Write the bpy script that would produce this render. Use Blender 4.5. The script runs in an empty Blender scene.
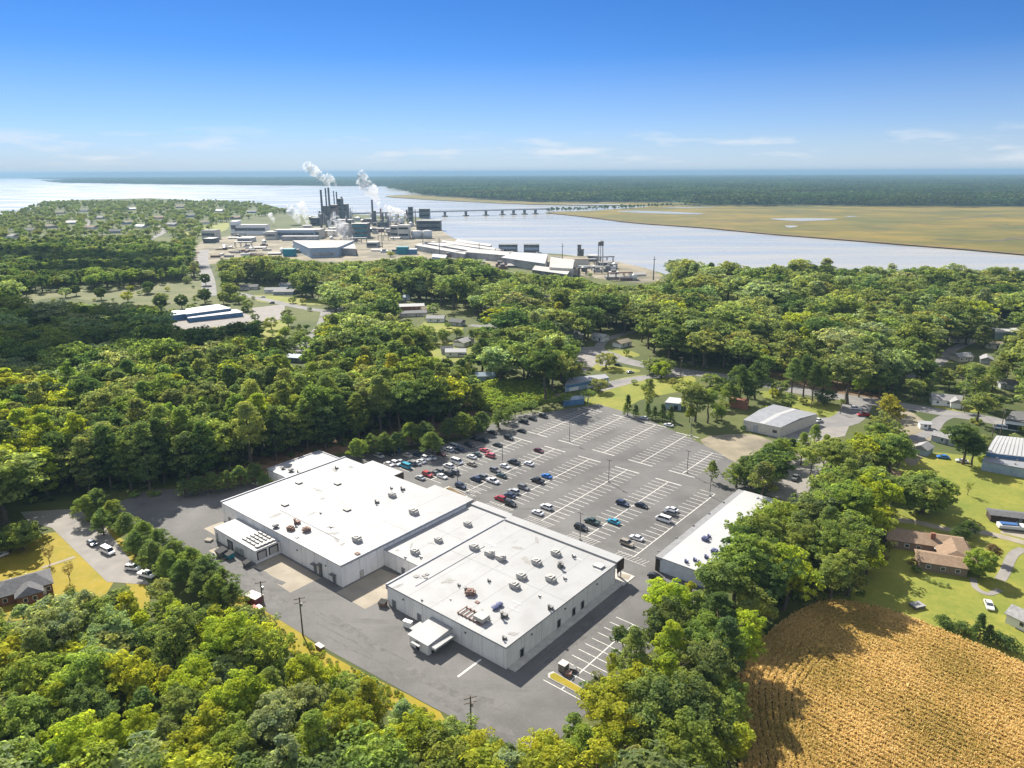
import bpy, bmesh, math, random
import numpy as np
from mathutils import Vector, Matrix

random.seed(7)
rng = np.random.default_rng(11)
S = bpy.context.scene
C = S.collection
R = math.radians

# ------------------------------------------------------------------ camera
H = 105.0                                   # flying height in metres
F = 720.0                                   # focal length in pixels of a 1024 px wide picture
PITCH = math.atan((384 - 172) / F)
ROLL = math.atan(3.5 / 1024)
fw = Vector((0, math.cos(PITCH), -math.sin(PITCH)))
r0 = Vector((1, 0, 0))
u0 = r0.cross(fw)
cR, sR = math.cos(ROLL), math.sin(ROLL)
right = cR * r0 - sR * u0
up = sR * r0 + cR * u0
cam_d = bpy.data.cameras.new('camera')
cam = bpy.data.objects.new('camera', cam_d)
C.objects.link(cam)
m = Matrix((right, up, -fw)).transposed().to_4x4()
m.translation = (0, 0, H)
cam.matrix_world = m
cam_d.sensor_width = 36
cam_d.lens = 36 * F / 1024
cam_d.clip_start = 1
cam_d.clip_end = 90000
S.camera = cam

# ------------------------------------------------------------------ light
SUN_EL = 40.6
SUN_DIR = Vector((-0.475 * math.cos(R(SUN_EL)), 0.88 * math.cos(R(SUN_EL)), math.sin(R(SUN_EL)))).normalized()
SKY = 0.06
w = bpy.data.worlds.new('World')
S.world = w
w.use_nodes = True
nt = w.node_tree
nt.nodes.clear()
def nd(t, kind, **kw):
    n = t.nodes.new(kind)
    for k, v in kw.items():
        setattr(n, k, v)
    return n
out = nd(nt, 'ShaderNodeOutputWorld')
bg = nd(nt, 'ShaderNodeBackground')
sky = nd(nt, 'ShaderNodeTexSky')
sky.sky_type = 'NISHITA'
sky.sun_disc = False
sky.sun_elevation = R(SUN_EL)
sky.sun_rotation = math.atan2(SUN_DIR.x, SUN_DIR.y)
sky.altitude = 100
sky.air_density = 0.62
sky.dust_density = 0.0
sky.ozone_density = 6.0
hs = nd(nt, 'ShaderNodeHueSaturation')
hs.inputs['Saturation'].default_value = 1.2
hs.inputs['Hue'].default_value = 0.507
hs.inputs['Value'].default_value = 0.92
nt.links.new(sky.outputs[0], hs.inputs['Color'])
# thin clouds low over the horizon
geo = nd(nt, 'ShaderNodeTexCoord')
sep = nd(nt, 'ShaderNodeSeparateXYZ')
nt.links.new(geo.outputs['Generated'], sep.inputs[0])
mp = nd(nt, 'ShaderNodeMapping')
mp.inputs['Scale'].default_value = (9, 9, 62)
nt.links.new(geo.outputs['Generated'], mp.inputs[0])
no = nd(nt, 'ShaderNodeTexNoise')
no.inputs['Scale'].default_value = 1.0
no.inputs['Detail'].default_value = 7
no.inputs['Roughness'].default_value = 0.55
nt.links.new(mp.outputs[0], no.inputs['Vector'])
cr = nd(nt, 'ShaderNodeValToRGB')
cr.color_ramp.elements[0].position = 0.53
cr.color_ramp.elements[1].position = 0.72
nt.links.new(no.outputs[0], cr.inputs[0])
band = nd(nt, 'ShaderNodeValToRGB')
e = band.color_ramp.elements
e[0].position = 0.004; e[0].color = (0, 0, 0, 1)
e[1].position = 0.016; e[1].color = (1, 1, 1, 1)
x = e.new(0.035); x.color = (0.9, 0.9, 0.9, 1)
x = e.new(0.06); x.color = (0, 0, 0, 1)
nt.links.new(sep.outputs[2], band.inputs[0])
mu = nd(nt, 'ShaderNodeMath', operation='MULTIPLY')
nt.links.new(cr.outputs[0], mu.inputs[0])
nt.links.new(band.outputs[0], mu.inputs[1])
mu2 = nd(nt, 'ShaderNodeMath', operation='MULTIPLY')
mu2.inputs[1].default_value = 0.8
nt.links.new(mu.outputs[0], mu2.inputs[0])
mixc = nd(nt, 'ShaderNodeMix', data_type='RGBA')
nt.links.new(mu2.outputs[0], mixc.inputs[0])
pale = nd(nt, 'ShaderNodeValToRGB')
pe = pale.color_ramp.elements
pe[0].position = 0.0; pe[0].color = (.85, .85, .85, 1)
pe[1].position = 0.14; pe[1].color = (0, 0, 0, 1)
q_ = pe.new(0.055); q_.color = (.32, .32, .32, 1)
nt.links.new(sep.outputs[2], pale.inputs[0])
mixp = nd(nt, 'ShaderNodeMix', data_type='RGBA')
nt.links.new(pale.outputs[0], mixp.inputs[0])
nt.links.new(hs.outputs[0], mixp.inputs[6])
mixp.inputs[7].default_value = (4.4, 5.0, 6.0, 1)
nt.links.new(mixp.outputs[2], mixc.inputs[6])
mixc.inputs[7].default_value = (7.0, 7.2, 7.5, 1)
hi = nd(nt, 'ShaderNodeTexNoise')  # bright clouds added high overhead, out of view, to lift the fill light
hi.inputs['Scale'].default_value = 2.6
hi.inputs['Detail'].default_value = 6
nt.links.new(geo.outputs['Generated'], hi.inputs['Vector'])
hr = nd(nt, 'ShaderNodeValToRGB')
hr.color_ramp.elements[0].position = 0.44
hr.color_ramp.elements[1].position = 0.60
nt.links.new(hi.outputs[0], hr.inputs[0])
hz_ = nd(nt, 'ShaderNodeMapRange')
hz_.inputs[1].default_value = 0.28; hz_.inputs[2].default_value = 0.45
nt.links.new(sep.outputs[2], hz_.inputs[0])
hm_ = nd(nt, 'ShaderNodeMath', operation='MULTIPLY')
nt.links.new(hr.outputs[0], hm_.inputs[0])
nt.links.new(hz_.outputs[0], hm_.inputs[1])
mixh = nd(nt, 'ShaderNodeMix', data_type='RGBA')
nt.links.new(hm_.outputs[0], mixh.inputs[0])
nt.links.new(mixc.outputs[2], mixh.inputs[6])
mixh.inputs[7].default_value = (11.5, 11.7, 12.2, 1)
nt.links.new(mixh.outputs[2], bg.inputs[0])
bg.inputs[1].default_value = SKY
nt.links.new(bg.outputs[0], out.inputs[0])

sl = bpy.data.lights.new('sun', 'SUN')
sl.energy = 5.0
sl.angle = R(0.5)
sl.color = (1.0, 0.94, 0.84)
so = bpy.data.objects.new('sun', sl)
C.objects.link(so)
so.rotation_euler = SUN_DIR.to_track_quat('Z', 'Y').to_euler()

S.view_settings.view_transform = 'Standard'
S.view_settings.look = 'None'
S.view_settings.exposure = 1.1
S.view_settings.gamma = 1
S.view_settings.use_curve_mapping = False
S.render.engine = 'CYCLES'
cy = S.cycles
cy.max_bounces = 8
cy.diffuse_bounces = 4
cy.glossy_bounces = 2
cy.transmission_bounces = 4
cy.transparent_max_bounces = 6
cy.volume_bounces = 4
cy.use_denoising = True
cy.use_adaptive_sampling = True
cy.adaptive_threshold = 0.005

# ------------------------------------------------------------------ layout helpers
def G(x, y, z=0.0):
    """the place on the level z that a point of the survey picture stands for"""
    u = (x - 512) / F
    v = (y - 384) / F
    a, b = u * cR - v * sR, u * sR + v * cR
    d = Vector((a, math.cos(PITCH) - b * math.sin(PITCH), -math.sin(PITCH) - b * math.cos(PITCH)))
    t = (H - z) / max(1e-5, -d.z)
    return Vector((d.x * t, d.y * t, z))
def height_at(x, y0, y1):
    """height of a thing that stands at picture point (x, y0) and ends at y1"""
    g = G(x, y0)
    u = (x - 512) / F
    v = (y1 - 384) / F
    a, b = u * cR - v * sR, u * sR + v * cR
    d = Vector((a, math.cos(PITCH) - b * math.sin(PITCH), -math.sin(PITCH) - b * math.cos(PITCH)))
    return H + d.z * g.y / d.y
RT, UP, FW = np.array(right), np.array(up), np.array(fw)
def project(p):
    q = np.asarray(p, float) - np.array([0, 0, H])
    z = q @ FW
    return 512 + F * (q @ RT) / z, 384 - F * (q @ UP) / z, z
def inpoly(px, py, poly):
    px = np.asarray(px, float); py = np.asarray(py, float)
    r = np.zeros(px.shape, bool)
    n = len(poly)
    j = n - 1
    for i in range(n):
        xi, yi = poly[i]; xj, yj = poly[j]
        c = ((yi > py) != (yj > py)) & (px < (xj - xi) * (py - yi) / ((yj - yi) or 1e-9) + xi)
        r ^= c
        j = i
    return r
TH = R(-39.7)
O = G(506, 669.5)
UA = Vector((math.cos(TH), math.sin(TH), 0))
UB = Vector((-math.sin(TH), math.cos(TH), 0))
def W(a, b, z=0.0):
    """site grid: a runs along the store fronts, b from the service side to the car park"""
    p = O + UA * a + UB * b
    return Vector((p.x, p.y, z))

# ------------------------------------------------------------------ materials
def mat(name, col, rough=0.8, var=0.0, scale=1.0, col2=None, metal=0.0, bump=0.0, coord='Object', spec=0.3, detail=6):
    M = bpy.data.materials.new(name)
    M.use_nodes = True
    t = M.node_tree
    p = t.nodes['Principled BSDF']
    p.inputs['Roughness'].default_value = rough
    p.inputs['Metallic'].default_value = metal
    p.inputs['Specular IOR Level'].default_value = spec
    p.inputs['Base Color'].default_value = (*col, 1)
    if var or col2 or bump:
        tc = nd(t, 'ShaderNodeTexCoord')
        n = nd(t, 'ShaderNodeTexNoise')
        n.inputs['Scale'].default_value = scale
        n.inputs['Detail'].default_value = detail
        n.inputs['Roughness'].default_value = 0.62
        t.links.new(tc.outputs[coord], n.inputs['Vector'])
        r = nd(t, 'ShaderNodeValToRGB')
        c2 = col2 or tuple(min(1, c * (1 + var)) for c in col)
        c1 = col if col2 else tuple(c * (1 - var) for c in col)
        r.color_ramp.elements[0].position = 0.36
        r.color_ramp.elements[1].position = 0.64
        r.color_ramp.elements[0].color = (*c1, 1)
        r.color_ramp.elements[1].color = (*c2, 1)
        t.links.new(n.outputs[0], r.inputs[0])
        t.links.new(r.outputs[0], p.inputs['Base Color'])
        if bump:
            b = nd(t, 'ShaderNodeBump')
            b.inputs['Strength'].default_value = bump
            t.links.new(n.outputs[0], b.inputs['Height'])
            t.links.new(b.outputs[0], p.inputs['Normal'])
    return M
def layer(M, scale, pos, col, fac, stretch=(1, 1, 1), rot=0.0, kind='noise', coord='Object', off=(0, 0, 0)):
    """one more irregular layer of colour (wear, stains, dry patches) on a material"""
    t = M.node_tree
    p = t.nodes['Principled BSDF']
    src = p.inputs['Base Color'].links[0].from_socket if p.inputs['Base Color'].links else None
    tc = nd(t, 'ShaderNodeTexCoord')
    mpn = nd(t, 'ShaderNodeMapping')
    mpn.inputs['Scale'].default_value = stretch
    mpn.inputs['Rotation'].default_value = (0, 0, rot)
    mpn.inputs['Location'].default_value = off
    t.links.new(tc.outputs[coord], mpn.inputs[0])
    if kind == 'crack':
        n = nd(t, 'ShaderNodeTexVoronoi', feature='DISTANCE_TO_EDGE')
    else:
        n = nd(t, 'ShaderNodeTexNoise')
        n.inputs['Detail'].default_value = 7
        n.inputs['Roughness'].default_value = 0.6
    n.inputs['Scale'].default_value = scale
    t.links.new(mpn.outputs[0], n.inputs['Vector'])
    r = nd(t, 'ShaderNodeValToRGB')
    r.color_ramp.elements[0].position = pos[0]
    r.color_ramp.elements[1].position = pos[1]
    if kind == 'crack':
        r.color_ramp.elements[0].color = (1, 1, 1, 1)
        r.color_ramp.elements[1].color = (0, 0, 0, 1)
    t.links.new(n.outputs[0], r.inputs[0])
    f = nd(t, 'ShaderNodeMath', operation='MULTIPLY')
    f.inputs[1].default_value = fac
    t.links.new(r.outputs[0], f.inputs[0])
    mx = nd(t, 'ShaderNodeMix', data_type='RGBA')
    t.links.new(f.outputs[0], mx.inputs[0])
    if src:
        t.links.new(src, mx.inputs[6])
    else:
        mx.inputs[6].default_value = p.inputs['Base Color'].default_value
    mx.inputs[7].default_value = (*col, 1)
    t.links.new(mx.outputs[2], p.inputs['Base Color'])
    return M

M = {}
M['ground'] = mat('ground', (0.05, 0.068, 0.016), 0.95, scale=0.012, col2=(0.105, 0.115, 0.03))
layer(M['ground'], 0.06, (0.55, 0.75), (0.15, 0.125, 0.06), 0.5)
layer(M['ground'], 0.3, (0.5, 0.7), (0.045, 0.06, 0.015), 0.5)
M['litter'] = mat('litter', (0.10, 0.062, 0.035), 0.95, scale=0.3, col2=(0.20, 0.13, 0.07))
M['lawn'] = mat('lawn', (0.135, 0.165, 0.022), 0.9, scale=0.05, col2=(0.225, 0.215, 0.035))
layer(M['lawn'], 0.5, (0.45, 0.75), (0.09, 0.135, 0.01), 0.6)
layer(M['lawn'], 0.11, (0.55, 0.72), (0.30, 0.245, 0.04), 0.5)
layer(M['lawn'], 0.9, (0.55, 0.7), (0.30, 0.25, 0.03), 0.35)
M['drylawn'] = mat('dry_lawn', (0.28, 0.205, 0.012), 0.9, scale=0.12, col2=(0.20, 0.175, 0.01))
layer(M['drylawn'], 0.6, (0.5, 0.75), (0.33, 0.25, 0.09), 0.5)
M['asphalt'] = mat('asphalt', (0.102, 0.099, 0.094), 0.9, scale=0.05, col2=(0.135, 0.131, 0.124), detail=10)
layer(M['asphalt'], 0.02, (0.45, 0.7), (0.195, 0.187, 0.174), 0.75, stretch=(1, 0.35, 1), rot=TH)
layer(M['asphalt'], 0.09, (0.55, 0.8), (0.07, 0.068, 0.066), 0.75, stretch=(0.3, 2.2, 1), rot=-TH)
layer(M['asphalt'], 1.2, (0.5, 0.8), (0.19, 0.185, 0.175), 0.3)
layer(M['asphalt'], 0.13, (0.0, 0.012), (0.07, 0.068, 0.066), 0.3, kind='crack')
layer(M['asphalt'], 0.035, (0.48, 0.62), (0.085, 0.081, 0.076), 0.8, off=(31, 7, 0))
layer(M['asphalt'], 3.5, (0.5, 0.7), (0.20, 0.19, 0.178), 0.22)
layer(M['asphalt'], 0.25, (0.6, 0.72), (0.08, 0.077, 0.073), 0.5, stretch=(0.25, 1.6, 1), rot=-TH)
M['old_asphalt'] = mat('old_asphalt', (0.20, 0.185, 0.17), 0.9, scale=0.2, col2=(0.26, 0.24, 0.215), detail=9)
layer(M['old_asphalt'], 0.8, (0.5, 0.8), (0.13, 0.125, 0.12), 0.35)
M['road'] = mat('road', (0.16, 0.155, 0.15), 0.9, scale=0.1, col2=(0.22, 0.21, 0.20), detail=9)
M['concrete'] = mat('concrete', (0.25, 0.215, 0.165), 0.9, scale=0.25, col2=(0.33, 0.29, 0.225), detail=9)
layer(M['concrete'], 0.5, (0.5, 0.75), (0.16, 0.145, 0.12), 0.6)
M['paint'] = mat('line_paint', (0.74, 0.72, 0.66), 0.8, scale=1.2, col2=(0.46, 0.44, 0.40), detail=8)
M['sand'] = mat('sand', (0.30, 0.255, 0.18), 0.95, scale=0.03, col2=(0.15, 0.135, 0.09), detail=10)
layer(M['sand'], 0.02, (0.5, 0.6), (0.09, 0.085, 0.065), 0.6)
M['roof_white'] = mat('white_roof', (0.325, 0.325, 0.32), 0.6, scale=0.08, col2=(0.295, 0.295, 0.29), detail=8)
layer(M['roof_white'], 0.15, (0.5, 0.75), (0.235, 0.23, 0.222), 0.6)
layer(M['roof_white'], 0.35, (0.62, 0.78), (0.19, 0.18, 0.16), 0.65, stretch=(1, 0.5, 1))
layer(M['roof_white'], 1.6, (0.66, 0.8), (0.14, 0.125, 0.11), 0.6)
M['roof_clean'] = mat('clean_white_roof', (0.40, 0.40, 0.395), 0.6, scale=0.1, col2=(0.37, 0.37, 0.365), detail=8)
layer(M['roof_clean'], 0.4, (0.6, 0.75), (0.25, 0.245, 0.235), 0.5)
M['coping'] = mat('grey_coping', (0.30, 0.31, 0.33), 0.5, var=0.15, scale=0.8)
M['wall'] = mat('painted_block', (0.70, 0.69, 0.665), 0.85, scale=0.5, col2=(0.77, 0.76, 0.735), detail=9)
layer(M['wall'], 0.9, (0.5, 0.75), (0.50, 0.48, 0.445), 0.5, stretch=(1, 1, 0.12))
M['joint'] = mat('joint', (0.58, 0.57, 0.55), 0.9)
M['kerb'] = mat('kerb_concrete', (0.42, 0.40, 0.36), 0.9, var=0.12, scale=0.7)
M['dark'] = mat('dark_opening', (0.025, 0.025, 0.028), 0.7)
M['door'] = mat('grey_door', (0.16, 0.17, 0.17), 0.6)
M['dock_door'] = mat('dock_door', (0.42, 0.40, 0.36), 0.7, var=0.1, scale=2)
M['rubber'] = mat('rubber', (0.02, 0.02, 0.02), 0.8)
M['metal'] = mat('galvanised_metal', (0.42, 0.42, 0.40), 0.45, var=0.2, scale=2.5, metal=0.35)
M['metal_dark'] = mat('weathered_metal', (0.16, 0.155, 0.15), 0.55, var=0.25, scale=2.5, metal=0.3)
M['unit'] = mat('hvac_casing', (0.40, 0.385, 0.35), 0.6, var=0.18, scale=2.0)
M['rust'] = mat('rusty_unit', (0.20, 0.125, 0.10), 0.8, var=0.4, scale=2.0)
M['blue_unit'] = mat('blue_grey_unit', (0.10, 0.11, 0.2), 0.6, var=0.2, scale=2.0)
M['bark'] = mat('bark', (0.11, 0.085, 0.062), 0.95, var=0.35, scale=2.5)
M['wood_pole'] = mat('wood_pole', (0.13, 0.10, 0.075), 0.9, var=0.25, scale=1.5)
M['white_paint'] = mat('white_paint', (0.75, 0.75, 0.73), 0.5, var=0.06, scale=1.0)
M['cream'] = mat('cream_siding', (0.55, 0.52, 0.45), 0.7, var=0.1, scale=0.8)
M['grey_siding'] = mat('grey_siding', (0.36, 0.38, 0.40), 0.7, var=0.1, scale=0.8)
M['blue_siding'] = mat('blue_siding', (0.085, 0.19, 0.33), 0.5, var=0.12, scale=0.6)
M['blue_pale'] = mat('pale_blue_siding', (0.30, 0.38, 0.46), 0.6, var=0.1, scale=0.6)
M['teal'] = mat('teal_cladding', (0.03, 0.22, 0.26), 0.6, var=0.15, scale=0.3)
M['brick'] = mat('brick', (0.22, 0.10, 0.065), 0.9, var=0.25, scale=3)
M['tan_wall'] = mat('tan_brick', (0.20, 0.15, 0.11), 0.9, var=0.2, scale=3)
M['shingle_brown'] = mat('brown_shingle', (0.20, 0.135, 0.085), 0.9, scale=1.5, col2=(0.26, 0.18, 0.12), detail=9)
layer(M['shingle_brown'], 0.5, (0.5, 0.7), (0.29, 0.22, 0.155), 0.5)
M['shingle_grey'] = mat('grey_shingle', (0.085, 0.085, 0.088), 0.9, scale=1.5, col2=(0.14, 0.14, 0.143), detail=9)
M['shingle_pale'] = mat('pale_shingle', (0.26, 0.255, 0.25), 0.9, var=0.2, scale=1.5)
M['roof_metal'] = mat('metal_roof', (0.30, 0.305, 0.315), 0.5, scale=0.5, col2=(0.25, 0.255, 0.265), metal=0.2)
M['roof_sky'] = mat('skylight_panel', (0.38, 0.38, 0.37), 0.5, var=0.05, scale=1)
M['industrial'] = mat('industrial_cladding', (0.33, 0.325, 0.31), 0.7, var=0.3, scale=0.12)
M['industrial_dark'] = mat('dark_plant_steel', (0.13, 0.135, 0.135), 0.7, var=0.45, scale=0.18)
M['industrial_roof'] = mat('industrial_roof', (0.36, 0.34, 0.31), 0.7, var=0.12, scale=0.05)
M['stack'] = mat('stack_steel', (0.12, 0.125, 0.135), 0.7, var=0.25, scale=0.1)
M['tank'] = mat('tank_paint', (0.55, 0.56, 0.55), 0.6, var=0.1, scale=0.2)
M['glass'] = mat('window_glass', (0.03, 0.04, 0.05), 0.12, spec=0.6)
M['headlight'] = mat('lamp_lens', (0.6, 0.6, 0.58), 0.15)
M['tan_shop'] = mat('tan_entrance', (0.48, 0.36, 0.18), 0.7, var=0.1, scale=1)
M['orange'] = mat('orange_deck', (0.42, 0.19, 0.05), 0.8, var=0.2, scale=1)
M['wood_dark'] = mat('dark_wood', (0.055, 0.04, 0.03), 0.9, var=0.3, scale=1.5)
M['boat'] = mat('boat_hull', (0.66, 0.67, 0.68), 0.3)
M['boat_blue'] = mat('boat_cover', (0.05, 0.12, 0.28), 0.5)
M['marsh'] = mat('marsh_grass', (0.08, 0.075, 0.008), 0.95, scale=0.006, col2=(0.21, 0.145, 0.014), detail=14)
layer(M['marsh'], 0.006, (0.45, 0.65), (0.065, 0.076, 0.01), 0.9, stretch=(0.5, 1.5, 1))
layer(M['marsh'], 0.03, (0.55, 0.7), (0.26, 0.15, 0.045), 0.6, stretch=(0.4, 2, 1))
layer(M['marsh'], 0.010, (0.66, 0.71), (0.07, 0.06, 0.035), 0.8, stretch=(0.35, 2.2, 1))
M['forest_floor'] = mat('far_forest_floor', (0.028, 0.05, 0.022), 0.95, var=0.4, scale=0.02)
M['crop_soil'] = mat('field_soil', (0.16, 0.10, 0.05), 0.95, var=0.3, scale=0.5)

def paint_mat():
    P = bpy.data.materials.new('car_paint')
    P.use_nodes = True
    t = P.node_tree
    p = t.nodes['Principled BSDF']
    oi = nd(t, 'ShaderNodeObjectInfo')
    t.links.new(oi.outputs['Color'], p.inputs['Base Color'])
    p.inputs['Roughness'].default_value = 0.28
    p.inputs['Metallic'].default_value = 0.15
    p.inputs['Coat Weight'].default_value = 0.5
    return P
M['car'] = paint_mat()

def leaf_mat(name, instanced):
    L = bpy.data.materials.new(name)
    L.use_nodes = True
    t = L.node_tree
    t.nodes.clear()
    o = nd(t, 'ShaderNodeOutputMaterial')
    if instanced:
        a = nd(t, 'ShaderNodeAttribute', attribute_type='INSTANCER', attribute_name='tint')
        base = a.outputs['Color']
    else:
        base = nd(t, 'ShaderNodeObjectInfo').outputs['Color']
    oi = nd(t, 'ShaderNodeObjectInfo')
    sh = nd(t, 'ShaderNodeAttribute', attribute_type='GEOMETRY', attribute_name='shade')
    tc = nd(t, 'ShaderNodeTexCoord')
    va = nd(t, 'ShaderNodeVectorMath', operation='ADD')
    rv = nd(t, 'ShaderNodeMath', operation='MULTIPLY')
    rv.inputs[1].default_value = 60
    t.links.new(oi.outputs['Random'], rv.inputs[0])
    t.links.new(tc.outputs['Object'], va.inputs[0])
    t.links.new(rv.outputs[0], va.inputs[1])
    n = nd(t, 'ShaderNodeTexNoise')
    n.inputs['Scale'].default_value = 0.33
    n.inputs['Detail'].default_value = 3
    t.links.new(va.outputs[0], n.inputs['Vector'])
    # clumps of younger, yellower leaves
    r = nd(t, 'ShaderNodeValToRGB')
    r.color_ramp.elements[0].position = 0.38
    r.color_ramp.elements[1].position = 0.68
    r.color_ramp.elements[0].color = (0.82, 0.92, 1.0, 1)
    r.color_ramp.elements[1].color = (1.28, 1.22, 0.85, 1)
    t.links.new(n.outputs[0], r.inputs[0])
    m1 = nd(t, 'ShaderNodeMix', data_type='RGBA', blend_type='MULTIPLY')
    m1.inputs[0].default_value = 1
    t.links.new(base, m1.inputs[6])
    t.links.new(r.outputs[0], m1.inputs[7])
    mr = nd(t, 'ShaderNodeMapRange')
    mr.inputs[3].default_value = 0.65
    mr.inputs[4].default_value = 1.35
    t.links.new(sh.outputs['Fac'], mr.inputs[0])
    sc = nd(t, 'ShaderNodeVectorMath', operation='SCALE')
    t.links.new(m1.outputs[2], sc.inputs[0])
    t.links.new(mr.outputs[0], sc.inputs['Scale'])
    d = nd(t, 'ShaderNodeBsdfDiffuse')
    t.links.new(sc.outputs[0], d.inputs[0])
    tr = nd(t, 'ShaderNodeBsdfTranslucent')
    tcx = nd(t, 'ShaderNodeMix', data_type='RGBA', blend_type='MULTIPLY')
    tcx.inputs[0].default_value = 1
    tcx.inputs[7].default_value = (1.42, 1.48, 0.85, 1)
    t.links.new(sc.outputs[0], tcx.inputs[6])
    t.links.new(tcx.outputs[2], tr.inputs[0])
    mxs = nd(t, 'ShaderNodeMixShader')
    mxs.inputs[0].default_value = 0.56
    t.links.new(d.outputs[0], mxs.inputs[1])
    t.links.new(tr.outputs[0], mxs.inputs[2])
    t.links.new(mxs.outputs[0], o.inputs[0])
    return L
M['leaf'] = leaf_mat('leaves', False)
M['leaf_far'] = leaf_mat('leaves_of_far_trees', True)

def water_mat():
    P = bpy.data.materials.new('water')
    P.use_nodes = True
    t = P.node_tree
    p = t.nodes['Principled BSDF']
    p.inputs['Base Color'].default_value = (0.37, 0.35, 0.295, 1)
    p.inputs['Roughness'].default_value = 0.16
    p.inputs['Specular IOR Level'].default_value = 0.45
    tc = nd(t, 'ShaderNodeTexCoord')
    mpn = nd(t, 'ShaderNodeMapping')
    mpn.inputs['Rotation'].default_value = (0, 0, R(25))
    mpn.inputs['Scale'].default_value = (1, 2.2, 1)
    t.links.new(tc.outputs['Object'], mpn.inputs[0])
    n = nd(t, 'ShaderNodeTexNoise')
    n.inputs['Scale'].default_value = 0.12
    n.inputs['Detail'].default_value = 5
    t.links.new(mpn.outputs[0], n.inputs['Vector'])
    # long bands of rougher and calmer water
    mp2 = nd(t, 'ShaderNodeMapping')
    mp2.inputs['Rotation'].default_value = (0, 0, R(32))
    mp2.inputs['Scale'].default_value = (0.25, 1.6, 1)
    t.links.new(tc.outputs['Object'], mp2.inputs[0])
    n2 = nd(t, 'ShaderNodeTexNoise')
    n2.inputs['Scale'].default_value = 0.012
    n2.inputs['Detail'].default_value = 6
    t.links.new(mp2.outputs[0], n2.inputs['Vector'])
    mr = nd(t, 'ShaderNodeMapRange')
    mr.inputs[1].default_value = 0.35
    mr.inputs[2].default_value = 0.7
    mr.inputs[3].default_value = 0.14
    mr.inputs[4].default_value = 0.34
    t.links.new(n2.outputs[0], mr.inputs[0])
    t.links.new(mr.outputs[0], p.inputs['Roughness'])
    b = nd(t, 'ShaderNodeBump')
    b.inputs['Strength'].default_value = 0.15
    b.inputs['Distance'].default_value = 1.0
    t.links.new(n.outputs[0], b.inputs['Height'])
    t.links.new(b.outputs[0], p.inputs['Normal'])
    return P
M['water'] = water_mat()

# ------------------------------------------------------------------ mesh helpers
class MB:
    def __init__(s):
        s.v = []; s.f = []; s.p = []
    def add(s, vs, fs):
        o = len(s.v)
        s.p.append((o, len(vs), len(s.f), len(fs)))
        s.v += [tuple(v) for v in vs]
        s.f += [tuple(i + o for i in f) for f in fs]
        return s
    def box(s, c, d, rz=0.0):
        x, y, z = d[0] / 2, d[1] / 2, d[2] / 2
        ca, sa = math.cos(rz), math.sin(rz)
        vs = []
        for dz in (-z, z):
            for dx, dy in ((-x, -y), (x, -y), (x, y), (-x, y)):
                vs.append((c[0] + dx * ca - dy * sa, c[1] + dx * sa + dy * ca, c[2] + dz))
        return s.add(vs, [(3, 2, 1, 0), (4, 5, 6, 7), (0, 1, 5, 4), (1, 2, 6, 5), (2, 3, 7, 6), (3, 0, 4, 7)])
    def b2(s, x0, x1, y0, y1, z0, z1):
        return s.box(((x0 + x1) / 2, (y0 + y1) / 2, (z0 + z1) / 2), (abs(x1 - x0), abs(y1 - y0), abs(z1 - z0)))
    def prism(s, poly, z0, z1):
        n = len(poly)
        area = sum(poly[i][0] * poly[(i + 1) % n][1] - poly[(i + 1) % n][0] * poly[i][1] for i in range(n))
        if area < 0:
            poly = poly[::-1]
        vs = [(p[0], p[1], z0) for p in poly] + [(p[0], p[1], z1) for p in poly]
        fs = [tuple(range(n - 1, -1, -1)), tuple(range(n, 2 * n))]
        fs += [(i, (i + 1) % n, n + (i + 1) % n, n + i) for i in range(n)]
        return s.add(vs, fs)
    def sheet(s, poly, z):
        n = len(poly)
        area = sum(poly[i][0] * poly[(i + 1) % n][1] - poly[(i + 1) % n][0] * poly[i][1] for i in range(n))
        if area < 0:
            poly = poly[::-1]
        return s.add([(p[0], p[1], z) for p in poly], [tuple(range(n))])
    def tube(s, pts, rad, n=8, cap=True):
        pts = [Vector(p) for p in pts]
        if not hasattr(rad, '__len__'):
            rad = [rad] * len(pts)
        vs = []
        for i, p in enumerate(pts):
            d = (pts[min(i + 1, len(pts) - 1)] - pts[max(i - 1, 0)]).normalized()
            a = d.orthogonal().normalized() if abs(d.z) < 0.95 else Vector((1, 0, 0))
            b = d.cross(a).normalized()
            a = b.cross(d)
            for k in range(n):
                t = 2 * math.pi * k / n
                vs.append(p + (a * math.cos(t) + b * math.sin(t)) * rad[i])
        fs = []
        for i in range(len(pts) - 1):
            for k in range(n):
                k2 = (k + 1) % n
                fs.append((i * n + k, i * n + k2, (i + 1) * n + k2, (i + 1) * n + k))
        if cap:
            fs.append(tuple(range(n - 1, -1, -1)))
            fs.append(tuple(range((len(pts) - 1) * n, len(pts) * n)))
        return s.add(vs, fs)
    def cyl(s, c, r, z0, z1, n=12, r2=None):
        return s.tube([(c[0], c[1], z0), (c[0], c[1], z1)], [r, r if r2 is None else r2], n)
    def build_each(s, name, material, parent=None):
        """every piece an object of its own"""
        for (o, nv, fo, nf) in s.p:
            q = MB()
            q.add(s.v[o:o + nv], [tuple(i - o for i in f) for f in s.f[fo:fo + nf]])
            q.build(name, material, parent)
    def build(s, name, material, parent=None, smooth=False, tri=False):
        me = bpy.data.meshes.new(name)
        me.from_pydata(s.v, [], s.f)
        if tri:
            bm = bmesh.new(); bm.from_mesh(me)
            bmesh.ops.triangulate(bm, faces=bm.faces[:])
            bm.to_mesh(me); bm.free()
        if smooth:
            me.polygons.foreach_set('use_smooth', [True] * len(me.polygons))
        me.materials.append(material)
        o = bpy.data.objects.new(name, me)
        C.objects.link(o)
        if parent is not None:
            o.parent = parent
        return o
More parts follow.
